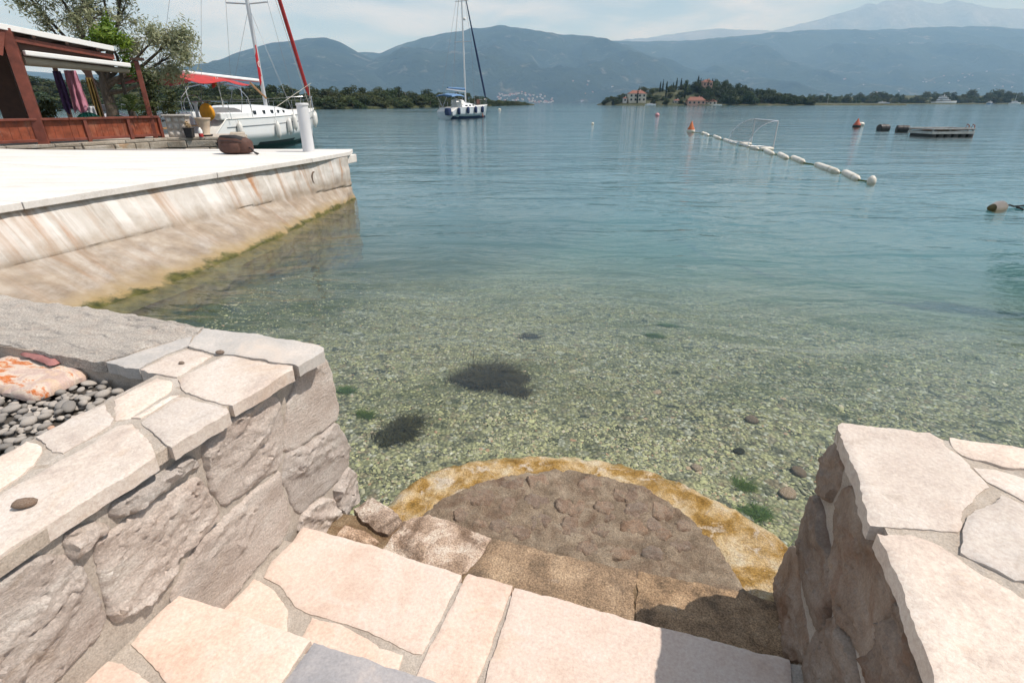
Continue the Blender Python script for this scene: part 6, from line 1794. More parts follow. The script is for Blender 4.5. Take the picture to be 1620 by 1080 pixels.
# flags
def flag(root, name, p, w, h, mat, em, kind, rz=0.0):
    V, Fc = [], []
    for j in range(7):
        for i in range(11):
            u = i / 10; q = j / 6
            V.append((p[0] - u * w * 0.55 * math.cos(rz), p[1] + 0.05 * math.sin(u * 7) * u + u * w * math.sin(rz) * 0.3, p[2] - q * h - u * u * h * 0.35))
    Fc = [(j * 11 + i, j * 11 + i + 1, (j + 1) * 11 + i + 1, (j + 1) * 11 + i) for j in range(6) for i in range(10)]
    o = mesh_obj(name, V, Fc, mat, root, True, sharp=180)
    so = o.modifiers.new('thick', 'SOLIDIFY'); so.thickness = 0.006
    return o
fl = flag(yacht, 'courtesy_flag', (mx - 0.12, -0.10, 4.05), 0.35, 1.25, paint('red_flag_cloth', (0.52, 0.02, 0.03), 0.8, 0.12), None, 0)
mb = MB()
cres = [(0.10 * math.cos(a), 0.10 * math.sin(a)) for a in [R(50 + k * 26) for k in range(11)]] + [(0.028 + 0.078 * math.cos(a), 0.078 * math.sin(a)) for a in [R(310 - k * 26) for k in range(11)]]
nn = len(cres)
mb.add([(mx - 0.21 + c[0], -0.135, 3.28 + c[1] * 1.3) for c in cres] + [(mx - 0.21 + c[0], -0.125, 3.28 + c[1] * 1.3) for c in cres], [(i, i + 1, nn - 2 - i, nn - 1 - i) for i in range(10)] + [(nn + nn - 1 - i, nn + nn - 2 - i, nn + i + 1, nn + i) for i in range(10)])
mb.build('white_crescent', M['white_paint'], fl)
mb = MB(); mb.tube([(0.9, -1.38, 1.5), (0.75, -1.38, 2.55)], 0.012, 6); mb.tube([(0.95, -1.30, 1.5), (1.0, -1.30, 2.55)], 0.012, 6); mb.build('flag_staff', M['white_paint'], yacht, True)
fl2 = flag(yacht, 'ensign', (0.76, -1.38, 2.55), 0.5, 0.28, paint('red_ensign_cloth', (0.62, 0.05, 0.03), 0.8, 0.15), None, 0)
mb = MB(); mb.box((0.66, -1.40, 2.36), (0.10, 0.02, 0.14)); bevel(mb.build('gold_emblem', paint('gold_print', (0.62, 0.40, 0.08), 0.7, 0.15), fl2), 0.008)
mb = MB(); mb.beam((0.4, -0.5, 0.95), (-2.9, -0.6, 0.90), 0.30, 0.04); mb.build('gangway', M['teak'], yacht)

# ---- a small grey covered launch nearer the quay
launch = empty('covered_launch', (-14.9, 19.75, 0), R(3), 'white launch under a pale grey cover left of the yacht', 'launch')
launch.scale = (0.62, 0.6, 0.95)
secs, sheer = hull_sections(4.6, 1.75, 1.15, 0.92, 0.90, 0.85)
build_hull(launch, secs, sheer, M['dark_antifoul'], M['gel'], M['gel'], M['deck_white'], (0.0, 0.01))
cv = [[(x, -w, z0), (x, -w * 0.6, z0 + h * 0.7), (x, 0, z0 + h), (x, w * 0.6, z0 + h * 0.7), (x, w, z0)] for x, w, z0, h in ((0.2, 0.75, 0.92, 0.12), (1.2, 0.86, 0.93, 0.50), (1.8, 0.86, 0.94, 0.62), (2.6, 0.84, 0.95, 0.45), (3.6, 0.6, 1.02, 0.22), (4.4, 0.15, 1.12, 0.04))]
v, f = loft(cv); mesh_obj('canvas_cover', v, f, paint('pale_grey_canvas', (0.46, 0.47, 0.52), 0.85, 0.08, 3.0, bump=0.2), launch, True, sharp=60)
mb = MB(); mb.tube([(0.4, -0.7, 1.0), (0.45, -0.7, 1.55), (0.9, -0.3, 1.62), (1.4, -0.3, 1.6)], 0.015, 6); mb.tube([(2.0, 0.5, 1.3), (2.2, 0.4, 1.75), (2.9, 0.2, 1.7)], 0.015, 6); mb.build('grab_rail', M['steel'], launch, True)
mb = MB(); mb.box((1.55, -0.1, 1.62), (0.30, 0.34, 0.24), taper=0.8); bevel(mb.build('outboard_cowl', paint('dark_cowl', (0.09, 0.09, 0.10), 0.4, 0.1), launch), 0.04)

# ---- the anchored sloop out in the bay
sloop = empty('anchored_sloop', (-9.05, 66.9, 0), R(62), 'white sloop with navy canopy anchored in the middle of the bay', 'sailing yacht')
sloop.location = (-7.9, 67.6, 0)
secs, sheer = hull_sections(9.6, 3.1, 1.48, 1.22, 1.15, 0.72, scoop=0.4)
M['grey_gel'] = paint('pale_blue_grey_gelcoat', (0.50, 0.56, 0.60), 0.25, 0.04, 1.0)
build_hull(sloop, secs, sheer, M['navy'], M['navy'], M['grey_gel'], M['deck_white'], (0.05, 0.22))
cs = []
for x, w, h in ((2.6, 0.85, 0.42), (3.1, 0.92, 0.50), (4.6, 0.86, 0.46), (5.8, 0.66, 0.30), (6.9, 0.3, 0.06)):
    z0 = sheer_at(sheer, x, 1).z - 0.03
    cs.append([(x, -w, z0), (x, -w * 0.86, z0 + h * 0.82), (x, -w * 0.6, z0 + h), (x, 0, z0 + h * 1.05), (x, w * 0.6, z0 + h), (x, w * 0.86, z0 + h * 0.82), (x, w, z0)])
v, f = loft(cs); mesh_obj('coachroof', v, f, M['gel'], sloop, True, sharp=35)
for x in (3.4, 4.3, 5.2):
    mb = MB(); mb.box((x, -lerp_list([(3.1, 0.92), (4.6, 0.86), (5.8, 0.66)], x) * 0.945, sheer_at(sheer, x, 1).z + 0.18), (0.45, 0.05, 0.13)); mb.build('cabin_window', M['smoke_glass'], sloop)
mb = MB(); mb.tube([(4.6, 0, 1.6), (4.55, 0, 7), (4.45, 0, 15.2)], [0.10, 0.10, 0.075], 12); mb.build('mast', M['alu'], sloop, True)
for z, w in ((8.3, 1.15), (12.4, 0.9)):
    mb = MB(); mb.tube([(4.45, -w, z), (4.53, 0, z), (4.45, w, z)], 0.04, 6); mb.build('spreader', M['alu'], sloop, True)
mb = MB(); mb.lathe([(0.02, 0), (0.22, 0.05), (0.25, 0.15), (0.20, 0.28), (0.02, 0.32)], 14, (4.85, 0, 10.5)); mb.build('radar_dome', M['white_paint'], sloop, True)
mb = MB(); mb.tube([(4.5, 0, 3.0), (0.6, 0, 3.15)], 0.09, 10); mb.build('boom', M['alu'], sloop, True)
mb = MB(); mb.tube([(4.4, 0, 3.22), (0.8, 0, 3.3)], [0.16, 0.10], 10); mb.build('sail_cover', M['blue_canvas'], sloop, True)
stem = Vector(sheer[-1]) + Vector((-0.05, 0, 0.05))
fst = Vector((4.5, 0, 14.9))
mb = MB(); mb.tube([stem.lerp(fst, k) for k in (0.06, 0.09, 0.4, 0.93)], [0.05, 0.12, 0.12, 0.04], 10); mb.build('furled_genoa', M['navy'], sloop, True)
stays(sloop, [[stem, fst]] + [[(4.45, 0, 15.1), (0.1, s * 0.8, 1.15)] for s in (-1, 1)] + [[(4.45, s * 1.15, 8.3), (4.4, s * 1.45, 1.3)] for s in (-1, 1)] + [[(4.45, s * 1.15, 8.3), (4.45, 0, 15.0)] for s in (-1, 1)], 0.014)
cb = [[(x, -1.2, z - 0.22), (x, -1.0, z - 0.05), (x, 0, z + 0.06), (x, 1.0, z - 0.05), (x, 1.2, z - 0.22), (x, 0, z - 0.02)] for x, z in ((0.0, 2.55), (0.9, 2.68), (2.0, 2.66), (2.6, 2.55))]
v, f = loft(cb); mesh_obj('canopy', v, f, M['blue_canvas'], sloop, True, sharp=50)
for x in (0.3, 2.3):
    mb = MB(); mb.tube([(1.3, -1.15, 1.2), (x, -1.18, 2.4), (x, -0.9, 2.6), (x, 0.9, 2.6), (x, 1.18, 2.4), (1.3, 1.15, 1.2)], 0.02, 6); mb.build('canopy_hoop', M['steel'], sloop, True)
hd = [[(x, -0.8 * k, 1.55), (x, -0.65 * k, 1.55 + 0.50 * h), (x, 0, 1.55 + 0.62 * h), (x, 0.65 * k, 1.55 + 0.50 * h), (x, 0.8 * k, 1.55)] for x, k, h in ((2.5, 1.0, 1.0), (3.1, 1.0, 0.9), (3.7, 0.9, 0.15))]
v, f = loft(hd); mesh_obj('sprayhood', v, f, M['deck_white'], sloop, True, sharp=50)
for x, dz in ((0.9, -0.35), (2.6, -0.30), (4.2, -0.30), (6.0, -0.34)):
    b = sheer_at(sheer, x, -1); fender(sloop, (x, b.y - 0.17, b.z + dz), M['navy'], 0.75, 0.18, (x, b.y, b.z))
mb = MB(); mb.lathe([(0.15, -0.4), (0.36, -0.35), (0.42, 0), (0.36, 0.35), (0.15, 0.4)], 14, (-0.35, -0.7, 0.75)); mb.build('rolled_dinghy', M['navy'], sloop, True)
mb = MB()
for sd in (-1, 1):
    mb.tube([sheer_at(sheer, 8.2, sd), sheer_at(sheer, 8.3, sd) + Vector((0, 0, 0.65)), Vector((9.75, sd * 0.12, 2.15))], 0.02, 6)
    mb.tube([Vector((1.2, sd * 1.3, 1.2)), Vector((1.1, sd * 1.3, 1.85)), Vector((0.2, sd * 0.9, 1.85)), Vector((0.2, sd * 0.9, 1.0))], 0.02, 6)
mb.build('pulpit', M['steel'], sloop, True)
for x in (2.8, 4.3, 5.8, 7.2):
    for sd in (-1, 1):
        b = sheer_at(sheer, x, sd); mb = MB(); mb.tube([b, b + Vector((0, 0, 0.62))], 0.015, 5); mb.build('stanchion', M['steel'], sloop)
mb = MB(); mb.box((7.2, -0.2, 1.85), (0.65, 0.1, 0.55)); mb.build('folded_board', M['bag_brown'], sloop)
mb = MB(); mb.tube([(6.6, -1.12, 1.3), (6.65, -1.2, 0.45)], 0.02, 5); mb.tube([(6.65, -1.2, 0.45), (6.66, -1.22, 0.1)], 0.06, 6); mb.build('orange_line', paint('orange_line', (0.6, 0.14, 0.03), 0.7, 0.1), sloop)

# ---- boats along the far right shore
def far_yacht(x, y, L, label, hull_m, levels=2, rz=0.0, mastz=0.0, name='moored_motor_yacht'):
    r = empty(name, (x, y, 0), rz, label, 'boat')
    secs, sheer = hull_sections(L, L * 0.26, L * 0.13, L * 0.10, L * 0.09, 0.85, st_n=14, n=8)
    build_hull(r, secs, sheer, hull_m, hull_m, hull_m, M['deck_white'], (0.0, 0.01))
    z = L * 0.10
    for k in range(levels):
        w = L * (0.55 - 0.15 * k); h = L * 0.07
        mb = MB(); mb.box((L * 0.42 - k * L * 0.03, 0, z + h / 2), (w, L * 0.17, h), taper=0.92); bevel(mb.build('cabin', M['gel'], r), L * 0.008)
        mb = MB(); mb.box((L * 0.42 - k * L * 0.03, 0, z + h * 0.55), (w * 0.97, L * 0.174, h * 0.36)); mb.build('window_band', M['smoke_glass'], r)
        z += h
    mb = MB(); mb.tube([(L * 0.4, 0, z), (L * 0.4, 0, z + max(L * 0.08, mastz))], L * 0.008, 6); mb.build('mast', M['gel'], r)
    return r
far_yacht(590, 812, 33, 'long white motor yacht lying along the right shore', M['gel'], 3)
far_yacht(612, 738, 14, 'blue hulled ferry boat lying off the right shore', paint('ferry_blue', (0.10, 0.22, 0.36), 0.4, 0.1), 2, R(75))
far_yacht(455, 722, 16, 'low blue grey boat left of the long motor yacht', M['blue_canvas'], 1)
far_yacht(330, 612, 9, 'small white sailing boat at the shore left of the motor yachts', M['gel'], 1, 0.2, 9.0, 'moored_sailing_boat')
far_yacht(345, 616, 7, 'small white cabin boat beside the small sailing boat', M['gel'], 1, 0.1)
far_yacht(705, 820, 17, 'white motor yacht at the right edge of the far shore', M['gel'], 2, 0.1, 8.0)
far_yacht(96, 417, 8, 'small white boat at the island shore below the cream house', M['gel'], 1, 0.05)
far_yacht(146, 418, 6, 'small white boat right of the island boathouse', M['gel'], 0, 0.05)
# ================================================================ floating things in the bay
M['float_white'] = paint('weathered_white_float', (0.66, 0.63, 0.56), 0.5, 0.1, 8.0, dirt=(0.22, 0.20, 0.08))
M['buoy_orange'] = paint('faded_orange_buoy', (0.52, 0.15, 0.055), 0.5, 0.15, 4.0, dirt=(0.30, 0.08, 0.04))
M['buoy_red'] = paint('faded_red_buoy', (0.42, 0.10, 0.06), 0.5, 0.15, 4.0)
M['buoy_pink'] = paint('pink_buoy', (0.55, 0.27, 0.29), 0.5, 0.1, 4.0)
FLOATS = [((11.65, 34.3), (11.1, 32.0)), ((11.2, 31.4), (10.7, 29.0)), ((10.6, 28.2), (10.1, 25.4)), ((10.25, 25.0), (9.95, 23.6)), ((10.0, 23.5), (9.75, 22.2)), ((9.85, 21.8), (9.4, 20.1)), ((9.65, 20.2), (9.15, 18.5)), ((9.5, 18.9), (9.05, 17.2)), ((9.1, 16.6), (8.65, 14.6)), ((8.85, 14.7), (8.35, 13.2))]
ORD = ['first', 'second', 'third', 'fourth', 'fifth', 'sixth', 'seventh', 'eighth', 'ninth', 'tenth']
for i, (a, b) in enumerate(FLOATS):
    A = Vector((a[0], a[1], 0.02)); B_ = Vector((b[0], b[1], 0.02))
    L = (B_ - A).length; d = (B_ - A).normalized(); r = 0.088
    c = (A + B_) / 2
    o = empty('lane_float', (c.x, c.y, 0.02), math.atan2(d.y, d.x), '%s long white float from the orange cone along the lane line' % ORD[i], 'float', 'floats of the lane line')
    mb = MB(); mb.lathe([(0.025, -L / 2), (0.055, -L / 2 + 0.03), (r * 0.8, -L / 2 + 0.10), (r, -L / 2 + 0.24), (r * 1.02, 0), (r, L / 2 - 0.24), (r * 0.8, L / 2 - 0.10), (0.055, L / 2 - 0.03), (0.025, L / 2)], 16, axis='x')
    mb.build('body', M['float_white'], o, True)
pts = []
for a, b in FLOATS: pts += [a, b]
mb = MB(); mb.tube([(11.45, 36.2, 0.0)] + [(x, y, 0.012) for x, y in pts] + [(8.45, 12.75, 0.01)], 0.018, 5)
tag(mb.build('lane_rope', paint('green_rope', (0.14, 0.17, 0.07), 0.9, 0.2, 20.0)), 'thin green rope linking the white lane floats', 'rope')
mb = MB(); mb.lathe([(0.02, -0.06), (0.065, -0.05), (0.092, 0.0), (0.096, 0.05), (0.084, 0.11), (0.048, 0.15), (0.024, 0.17)], 18)
o = mb.build('ball_float', M['float_white'], None, True); o.location = (8.35, 12.7, 0.0); tag(o, 'round white ball float ending the lane line', 'float')
def cone_buoy(x, y, r, h, mat, label, n=20):
    o = empty('cone_buoy', (x, y, 0), 0, label, 'buoy')
    mb = MB(); mb.lathe([(r * 0.55, -0.25), (r * 0.92, -0.10), (r, 0.05), (r * 0.98, 0.16), (r * 0.62, h * 0.48), (r * 0.28, h * 0.80), (r * 0.10, h * 0.97), (0.01, h)], n); mb.build('cone', mat, o, True)
    mb = MB(); mb.lathe([(r * 1.0, -0.02), (r * 1.06, 0.02), (r * 1.06, 0.10), (r * 1.0, 0.14)], n); mb.build('float_collar', M['black_plastic'] if mat == M['buoy_red'] else M['float_white'], o, True)
    return o
cone_buoy(11.47, 36.4, 0.24, 0.66, M['buoy_orange'], 'orange cone buoy at the far end of the lane line')
cone_buoy(26.75, 44.2, 0.28, 0.62, M['buoy_red'], 'dull red cone buoy beyond the dark barrel floats')
def ball(x, y, r, mat, label, name='ball_buoy', sq=1.0):
    o = empty(name, (x, y, 0), 0, label, 'buoy')
    mb = MB(); mb.lathe([(max(0.01, r * math.cos(a)), r * 0.45 + r * sq * math.sin(a)) for a in [R(-90 + k * 15) for k in range(13)]], 18); mb.build('ball', mat, o, True)
    mb = MB(); mb.tube([(0, 0, r * 0.45 + r * sq * 0.95), (0.04, 0, r * 0.45 + r * sq * 1.15), (-0.04, 0, r * 0.45 + r * sq * 1.15), (0, 0, r * 0.45 + r * sq * 0.95)], r * 0.09, 5); mb.build('eye', M['black_plastic'], o, True)
    return o
ball(20.4, 80.6, 0.30, M['buoy_pink'], 'pink ball buoy far out in front of the island')
ball(7.0, 49.5, 0.12, M['float_white'], 'tiny white ball buoy between sloop and island')
ball(-3.05, 141.0, 0.35, M['float_white'], 'white ball buoy right of the anchored sloop')
ball(11.42, 33.9, 0.10, M['float_white'], 'small white ball float beside the orange cone buoy')
ball(28.6, 46.7, 0.24, M['float_white'], 'white ball float right of the dull red cone', sq=0.7)
def barrel(x, y, label, rz):
    o = empty('barrel_float', (x, y, 0.13), rz, label, 'float')
    mb = MB(); mb.lathe([(0.20, -0.36), (0.24, -0.34), (0.255, -0.2), (0.24, -0.12), (0.26, 0), (0.24, 0.12), (0.255, 0.2), (0.24, 0.34), (0.20, 0.36)], 18, axis='x'); mb.build('drum', M['black_plastic'], o, True)
    mb = MB(); mb.lathe([(0.262, -0.03), (0.275, 0), (0.262, 0.03)], 18, axis='x'); mb.build('hoop', M['black_plastic'], o, True)
barrel(25.4, 38.9, 'black barrel float nearer the dull red cone', 0.2)
barrel(25.5, 37.1, 'black barrel float nearer the raft', -0.3)
# the pear-shaped mooring float at the right edge with its knotted rope
pear = empty('pear_float', (8.47, 9.40, 0.03), R(20), 'pinkish white pear-shaped mooring float near the right edge', 'float')
M['pear'] = paint('pinkish_float', (0.74, 0.58, 0.46), 0.45, 0.12, 6.0)
M['pear_weed'] = paint('weedy_float_end', (0.10, 0.085, 0.035), 0.8, 0.3, 14.0)
mb = MB(); mb.lathe([(0.065, -0.06), (0.085, 0.0), (0.105, 0.08), (0.108, 0.15), (0.085, 0.205), (0.04, 0.235), (0.03, 0.26)], 20, axis='x'); mb.build('body', M['pear'], pear, True)
mb = MB(); mb.lathe([(0.01, -0.17), (0.035, -0.16), (0.05, -0.12), (0.064, -0.062)], 18, axis='x'); mb.build('weedy_end', M['pear_weed'], pear, True)
mb = MB(); mb.lathe([(0.03, 0.25), (0.042, 0.26), (0.042, 0.285), (0.03, 0.295)], 12, axis='x'); mb.build('neck_ring', M['pear'], pear, True)
mb = MB()
mb.tube([(8.73, 9.50, 0.05), (8.86, 9.55, 0.045), (8.95, 9.56, 0.02), (9.3, 9.7, 0.015), (10.5, 10.1, 0.01)], 0.014, 6)
mb.tube([(8.94, 9.57, 0.02), (8.98, 9.5, 0.035), (8.90, 9.45, 0.02), (8.93, 9.38, 0.012), (8.88, 9.30, 0.01)], 0.015, 6)
tag(mb.build('knotted_rope', paint('dark_rope', (0.05, 0.045, 0.04), 0.9, 0.25, 30.0), None, True), 'dark knotted rope trailing right from the pear-shaped float', 'rope')

# ---- water-polo goal
goal = empty('water_goal', (10.0, 23.3, 0), 0, 'water goal with curved steel hoops and net behind the lane floats', 'goal')
gA, gB = Vector((0.25, -1.3, 0)), Vector((0.50, 1.4, 0))
GH, GD = 1.06, 1.0
def hoop(base):
    return [base + Vector((-GD * math.sin(a) * 1.0, 0, 0.16 + (GH - 0.16) * math.cos(a))) for a in [k * math.pi / 2 / 10 for k in range(11)]]
mb = MB(); mb.tube([gA + Vector((0.0, 0, -0.25)), gA + Vector((0, 0, GH))], 0.028, 8); mb.build('post', M['alu'], goal, True)
mb = MB(); mb.tube([gB + Vector((0.0, 0, -0.25)), gB + Vector((0, 0, GH))], 0.028, 8); mb.build('post', M['alu'], goal, True)
mb = MB(); mb.tube([gA + Vector((0, 0, GH)), gB + Vector((0, 0, GH))], 0.028, 8); mb.build('crossbar', M['alu'], goal, True)
for b in (gA, gB):
    mb = MB(); mb.tube(hoop(b), 0.018, 7); mb.build('hoop', M['steel'], goal, True)
mb = MB(); mb.tube([hoop(gA)[-1], hoop(gB)[-1]], 0.018, 7); mb.tube([gA + Vector((0, 0, 0.14)), hoop(gA)[-1]], 0.018, 7); mb.tube([gB + Vector((0, 0, 0.14)), hoop(gB)[-1]], 0.018, 7); mb.build('base_frame', M['steel'], goal, True)
for b in (gA, gB):
    mb = MB(); mb.lathe([(0.03, -0.28), (0.07, -0.24), (0.09, -0.1), (0.09, 0.1), (0.07, 0.24), (0.03, 0.28)], 12, b + Vector((-0.25, 0.0, 0.05)), axis='x'); mb.build('float', M['float_white'], goal, True)
mb = MB()
hA, hB = hoop(gA), hoop(gB)
for k in range(0, 19):
    f = k / 18
    mb.tube([hA[i].lerp(hB[i], f) + Vector((0, 0, -0.03 * math.sin(math.pi * f))) for i in range(11)], 0.0045, 3, caps=False)
for i in range(0, 11):
    mb.tube([hA[i].lerp(hB[i], f / 6) + Vector((0, 0, -0.03 * math.sin(math.pi * f / 6))) for f in range(7)], 0.0045, 3, caps=False)
mb.build('net', paint('grey_net', (0.40, 0.42, 0.44), 0.8, 0.1), goal)

# ---- swimming raft
raft = empty('swimming_raft', (24.55, 32.4, 0), R(8), 'weathered wooden swimming raft with ladder on the right of the bay', 'raft')
M['raft_grey'] = paint('weathered_raft_boards', (0.42, 0.42, 0.41), 0.85, 0.25, 4.0, bump=0.4)
M['raft_brown'] = paint('brown_raft_timber', (0.13, 0.075, 0.055), 0.8, 0.3, 5.0)
for k in range(6):
    m_ = MB(); m_.lathe([(0.10, -0.9), (0.20, -0.86), (0.21, 0), (0.20, 0.86), (0.10, 0.9)], 12, axis='x'); o = m_.build('drum', M['black_plastic'], raft, True)
    o.location = (-1.5 + k * 0.6, 0, 0.02); o.rotation_euler = (0, 0, R(90))
for (p, q) in (((-1.8, -0.95), (1.6, -0.95)), ((1.6, -0.95), (1.6, 0.95)), ((1.6, 0.95), (-1.8, 0.95)), ((-1.8, 0.95), (-1.8, -0.95))):
    m_ = MB(); m_.beam((p[0], p[1], 0.20), (q[0], q[1], 0.20), 0.07, 0.15); bevel(m_.build('side_board', M['raft_grey'], raft), 0.008)
    m_ = MB(); m_.beam((p[0], p[1], 0.42), (q[0], q[1], 0.42), 0.10, 0.07); bevel(m_.build('rim_board', M['raft_grey'], raft), 0.008)
for x, y in ((-1.72, -0.9), (-0.35, -0.9), (1.1, -0.9), (1.55, -0.9), (-1.72, 0.9), (0, 0.9), (1.55, 0.9)):
    m_ = MB(); m_.box((x, y, 0.30), (0.09, 0.09, 0.22)); m_.build('post', M['raft_grey'], raft)
for k in range(17):
    m_ = MB(); m_.box((-1.68 + k * 0.197, 0, 0.352 + 0.004 * (k % 3)), (0.18, 1.82, 0.03)); m_.build('plank', M['raft_brown'], raft)
for s in (-0.2, 0.2):
    m_ = MB(); m_.tube([(1.45, s - 0.55, 0.42), (1.55, s - 0.55, 0.66), (1.72, s - 0.55, 0.58), (1.80, s - 0.55, 0.1), (1.84, s - 0.55, -0.3)], 0.03, 7); m_.build('ladder_rail', paint('rusty_rail', (0.30, 0.10, 0.05), 0.7, 0.25), raft, True)
for z in (0.25, 0.02):
    m_ = MB(); m_.tube([(1.79, -0.75, z), (1.79, -0.35, z)], 0.02, 6); m_.build('rung', M['steel'], raft, True)

raft.scale = (0.78, 0.85, 0.92)

# ================================================================ weed and stones under the shallow water
M['weed_dark'] = leaf_mat('dark_seaweed', [(0.020, 0.018, 0.010), (0.048, 0.042, 0.020), (0.10, 0.088, 0.036)], 0.2, 8.0, bright=0.05)
M['weed_green'] = leaf_mat('bright_green_alga', [(0.04, 0.075, 0.010), (0.075, 0.13, 0.018), (0.13, 0.19, 0.03)], 0.3, 8.0, bright=0.05)
def weed(s, t, rs_, rt_, h, n, mat, label, name, seed, curl=0.5):
    p = ws(s, t)
    z0 = bed_z(p.x, p.y)
    o = empty(name, (p.x, p.y, z0), -TH, label, 'seaweed')
    rnd = random.Random(seed)
    V, Fc, T = [], [], []
    clumps = [(rnd.gauss(0, 0.46), rnd.gauss(0, 0.46), rnd.uniform(0.10, 0.42), rnd.uniform(0.4, 1.5)) for _ in range(18)]
    for i in range(n):
        cl = rnd.choice(clumps)
        d = min(1.0, math.hypot(cl[0], cl[1]))
        bx, by = (cl[0] + rnd.gauss(0, cl[2] * 0.55)) * rs_, (cl[1] + rnd.gauss(0, cl[2] * 0.55)) * rt_
        bz = bed_z(p.x + bx * TC + by * TS, p.y - bx * TS + by * TC) - z0
        hh = h * cl[3] * rnd.uniform(0.4, 1.1) * (1 - 0.35 * d * d)
        dirx, diry = rnd.gauss(0.5, curl * 1.8), rnd.gauss(0, curl * 1.8)
        w = rnd.uniform(0.0025, 0.006) * (0.5 + h * 5)
        c = Vector((bx, by, bz)); tone = rnd.random()
        sd = Vector((rnd.gauss(0, 1), rnd.gauss(0, 1), 0)).normalized() * w
        prev = None
        for k in range(4):
            f = k / 3
            q = c + Vector((dirx * hh * f * f + 0.012 * rnd.gauss(0, 1) * f, diry * hh * f * f + 0.012 * rnd.gauss(0, 1) * f, hh * f * (1 - 0.25 * f)))
            b = len(V)
            ww = sd * (1.0 - 0.75 * f)
            V += [q - ww, q + ww]; T += [tone * 0.7 + 0.3 * f] * 2
            if k: Fc.append((b - 2, b - 1, b + 1, b))
    m_ = mesh_obj('fronds', V, Fc, mat, o)
    at = m_.data.attributes.new('tone', 'FLOAT', 'POINT'); at.data.foreach_set('value', T)
    bm_ = bmesh.new(); bmesh.ops.create_icosphere(bm_, subdivisions=3, radius=1.0)
    for v in bm_.verts:
        k = 1 + 0.25 * noise.noise(v.co * 2 + Vector((seed, 0, 0)))
        v.co = Vector((v.co.x * rs_ * 0.42 * k, v.co.y * rt_ * 0.42 * k, v.co.z * h * 0.22 * k))
    me = bpy.data.meshes.new('holdfast_rock'); bm_.to_mesh(me); bm_.free()
    me.materials.append(M['weed_rock']); me.polygons.foreach_set('use_smooth', [True] * len(me.polygons))
    link_mesh('holdfast_rock', me, o)
    return o
M['weed_rock'] = stone_mat('weed_covered_rock', [(0.3, (0.018, 0.018, 0.011)), (0.6, (0.05, 0.048, 0.028)), (0.8, (0.13, 0.12, 0.08))], scale=9.0, grain=0.5, bump=1.0, bdist=0.02)
weed(-1.22, 3.72, 0.29, 0.20, 0.11, 5500, M['weed_dark'], 'large dark clump of seaweed on the bed in mid view', 'seaweed_clump', 3)
weed(-1.55, 2.62, 0.15, 0.15, 0.08, 1700, M['weed_dark'], 'ragged dark seaweed patch near the left wall corner', 'seaweed_clump', 5)
weed(-1.22, 4.95, 0.11, 0.10, 0.05, 700, M['weed_dark'], 'small dark seaweed tuft beyond the large clump', 'seaweed_tuft', 7)
GREEN = [(0.03, 5.5, 0.13, 'pale green weed tuft farthest out in the clear water'), (0.17, 6.15, 0.13, 'green weed tuft just beyond the farthest pair partner'), (-2.24, 3.1, 0.06, 'green weed tuft beside the top of the left wall'), (-1.88, 2.78, 0.05, 'small green weed tuft left of the ragged dark patch'), (0.67, 2.46, 0.07, 'green weed tuft near the right end of the landing'), (0.76, 2.16, 0.07, 'bright green weed at the right tip of the landing rim'), (0.60, 2.68, 0.06, 'green weed tuft farther out from the right rim')]
GREEN[0] = (0.03, 5.5, 0.13, 'green weed tuft nearer of the two farthest out'); GREEN[1] = (0.17, 6.15, 0.13, 'green weed tuft farther of the two farthest out')
for i, (s, t, r, lab) in enumerate(GREEN):
    weed(s, t, r, r * 0.7, 0.030, 520, M['weed_green'], lab, 'green_weed_tuft', 20 + i, 0.9)
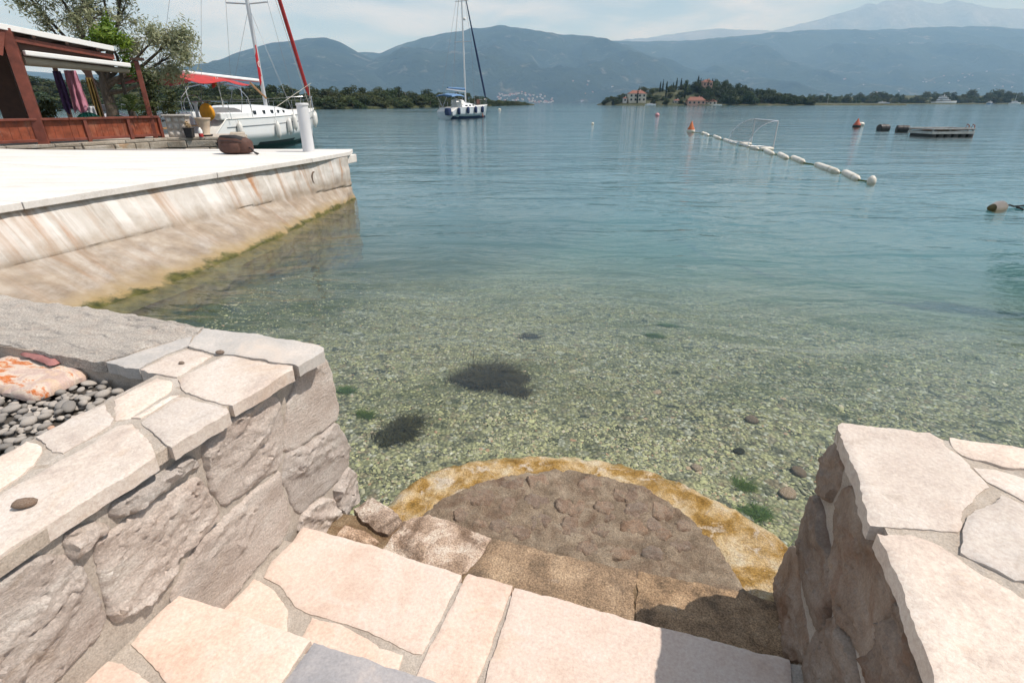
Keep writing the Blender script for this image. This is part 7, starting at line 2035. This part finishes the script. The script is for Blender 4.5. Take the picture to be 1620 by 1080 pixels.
# larger stones on the bed
rk = random.Random(8)
ROCKS = [(0.95, 2.95, 0.055, 'brown seabed stone nearest the right wall corner'), (1.15, 3.05, 0.06, 'dark seabed stone next to the right coping corner'), (0.85, 2.72, 0.05, 'pale seabed stone off the right end of the landing'), (1.05, 2.75, 0.042, 'small pale seabed stone beside the right wall'), (0.62, 3.05, 0.04, 'buff seabed stone out from the landing rim'), (0.35, 2.75, 0.035, 'reddish seabed stone off the landing rim'), (0.75, 3.5, 0.05, 'grey seabed stone farther out at right'), (1.5, 3.6, 0.06, 'large grey seabed stone at far right'), (0.1, 3.9, 0.04, 'pinkish seabed stone in the middle'), (1.3, 3.25, 0.05, 'tan seabed stone beyond the right wall')]
for i, (s, t, r, lab) in enumerate(ROCKS):
    p = ws(s, t)
    me = pebble_mesh('seabed_stone', 200 + i, M['pale_step'] if i % 3 == 2 else M['weed_rock'] if i % 3 == 1 else M['cobble'])
    tag(link_mesh('seabed_stone', me, None, (p.x, p.y, bed_z(p.x, p.y) + r * 0.15), (0.1, 0.1, rk.uniform(0, 6)), (r, r, r * 0.8)), lab, 'stone')

# ================================================================ bushy tree hanging over the quay, out of frame to the right, mirrored in the water
side = empty('overhanging_tree', (10.55, 8.9, -0.3), 0, 'dark leafy tree overhanging the water beyond the right edge', 'tree')
mb = MB(); mb.tube([(0.6, 0, 0), (0.5, 0.1, 1.0), (0.0, 0.2, 1.7), (-0.8, 0.4, 2.0)], [0.16, 0.13, 0.09, 0.04], 9); mb.build('trunk', M['bark'], side, True)
plant_crown('crown', [(0.2, 0.3, 2.2, 0.9, 0.9, 0.7), (-0.9, 0.4, 1.9, 0.6, 0.7, 0.55), (-1.4, 0.5, 1.5, 0.4, 0.5, 0.35), (0.9, 0.2, 1.5, 0.8, 0.8, 0.7), (0.2, 0.9, 1.3, 0.7, 0.7, 0.5)], 3200, 0.05, M['leaf_dark'], side, 41, 1.7, 0.3)

# ================================================================ haze
hz = NT('bay_haze')
pvn = hz.n('ShaderNodeVolumePrincipled', {'Color': (0.36, 0.64, 1.0, 1), 'Absorption Color': (0.82, 0.82, 0.82, 1), 'Density': HAZE_DENSITY, 'Anisotropy': 0.0})
hz.l(pvn.outputs[0], hz.out.inputs['Volume'])
mb = MB()
X0, Y0, Y1, Z0, Z1 = 25200, -3100, 29800, -15.5, 2850
mb.add([(-X0, Y0, Z0), (X0, Y0, Z0), (X0, Y1, Z0), (-X0, Y1, Z0), (-X0, Y0, Z1), (X0, Y0, Z1), (X0, Y1, Z1), (-X0, Y1, Z1)],
       [(3, 2, 1, 0), (4, 5, 6, 7), (0, 1, 5, 4), (1, 2, 6, 5), (2, 3, 7, 6), (3, 0, 4, 7)])
tag(mb.build('haze', hz.mat), kind='stuff')
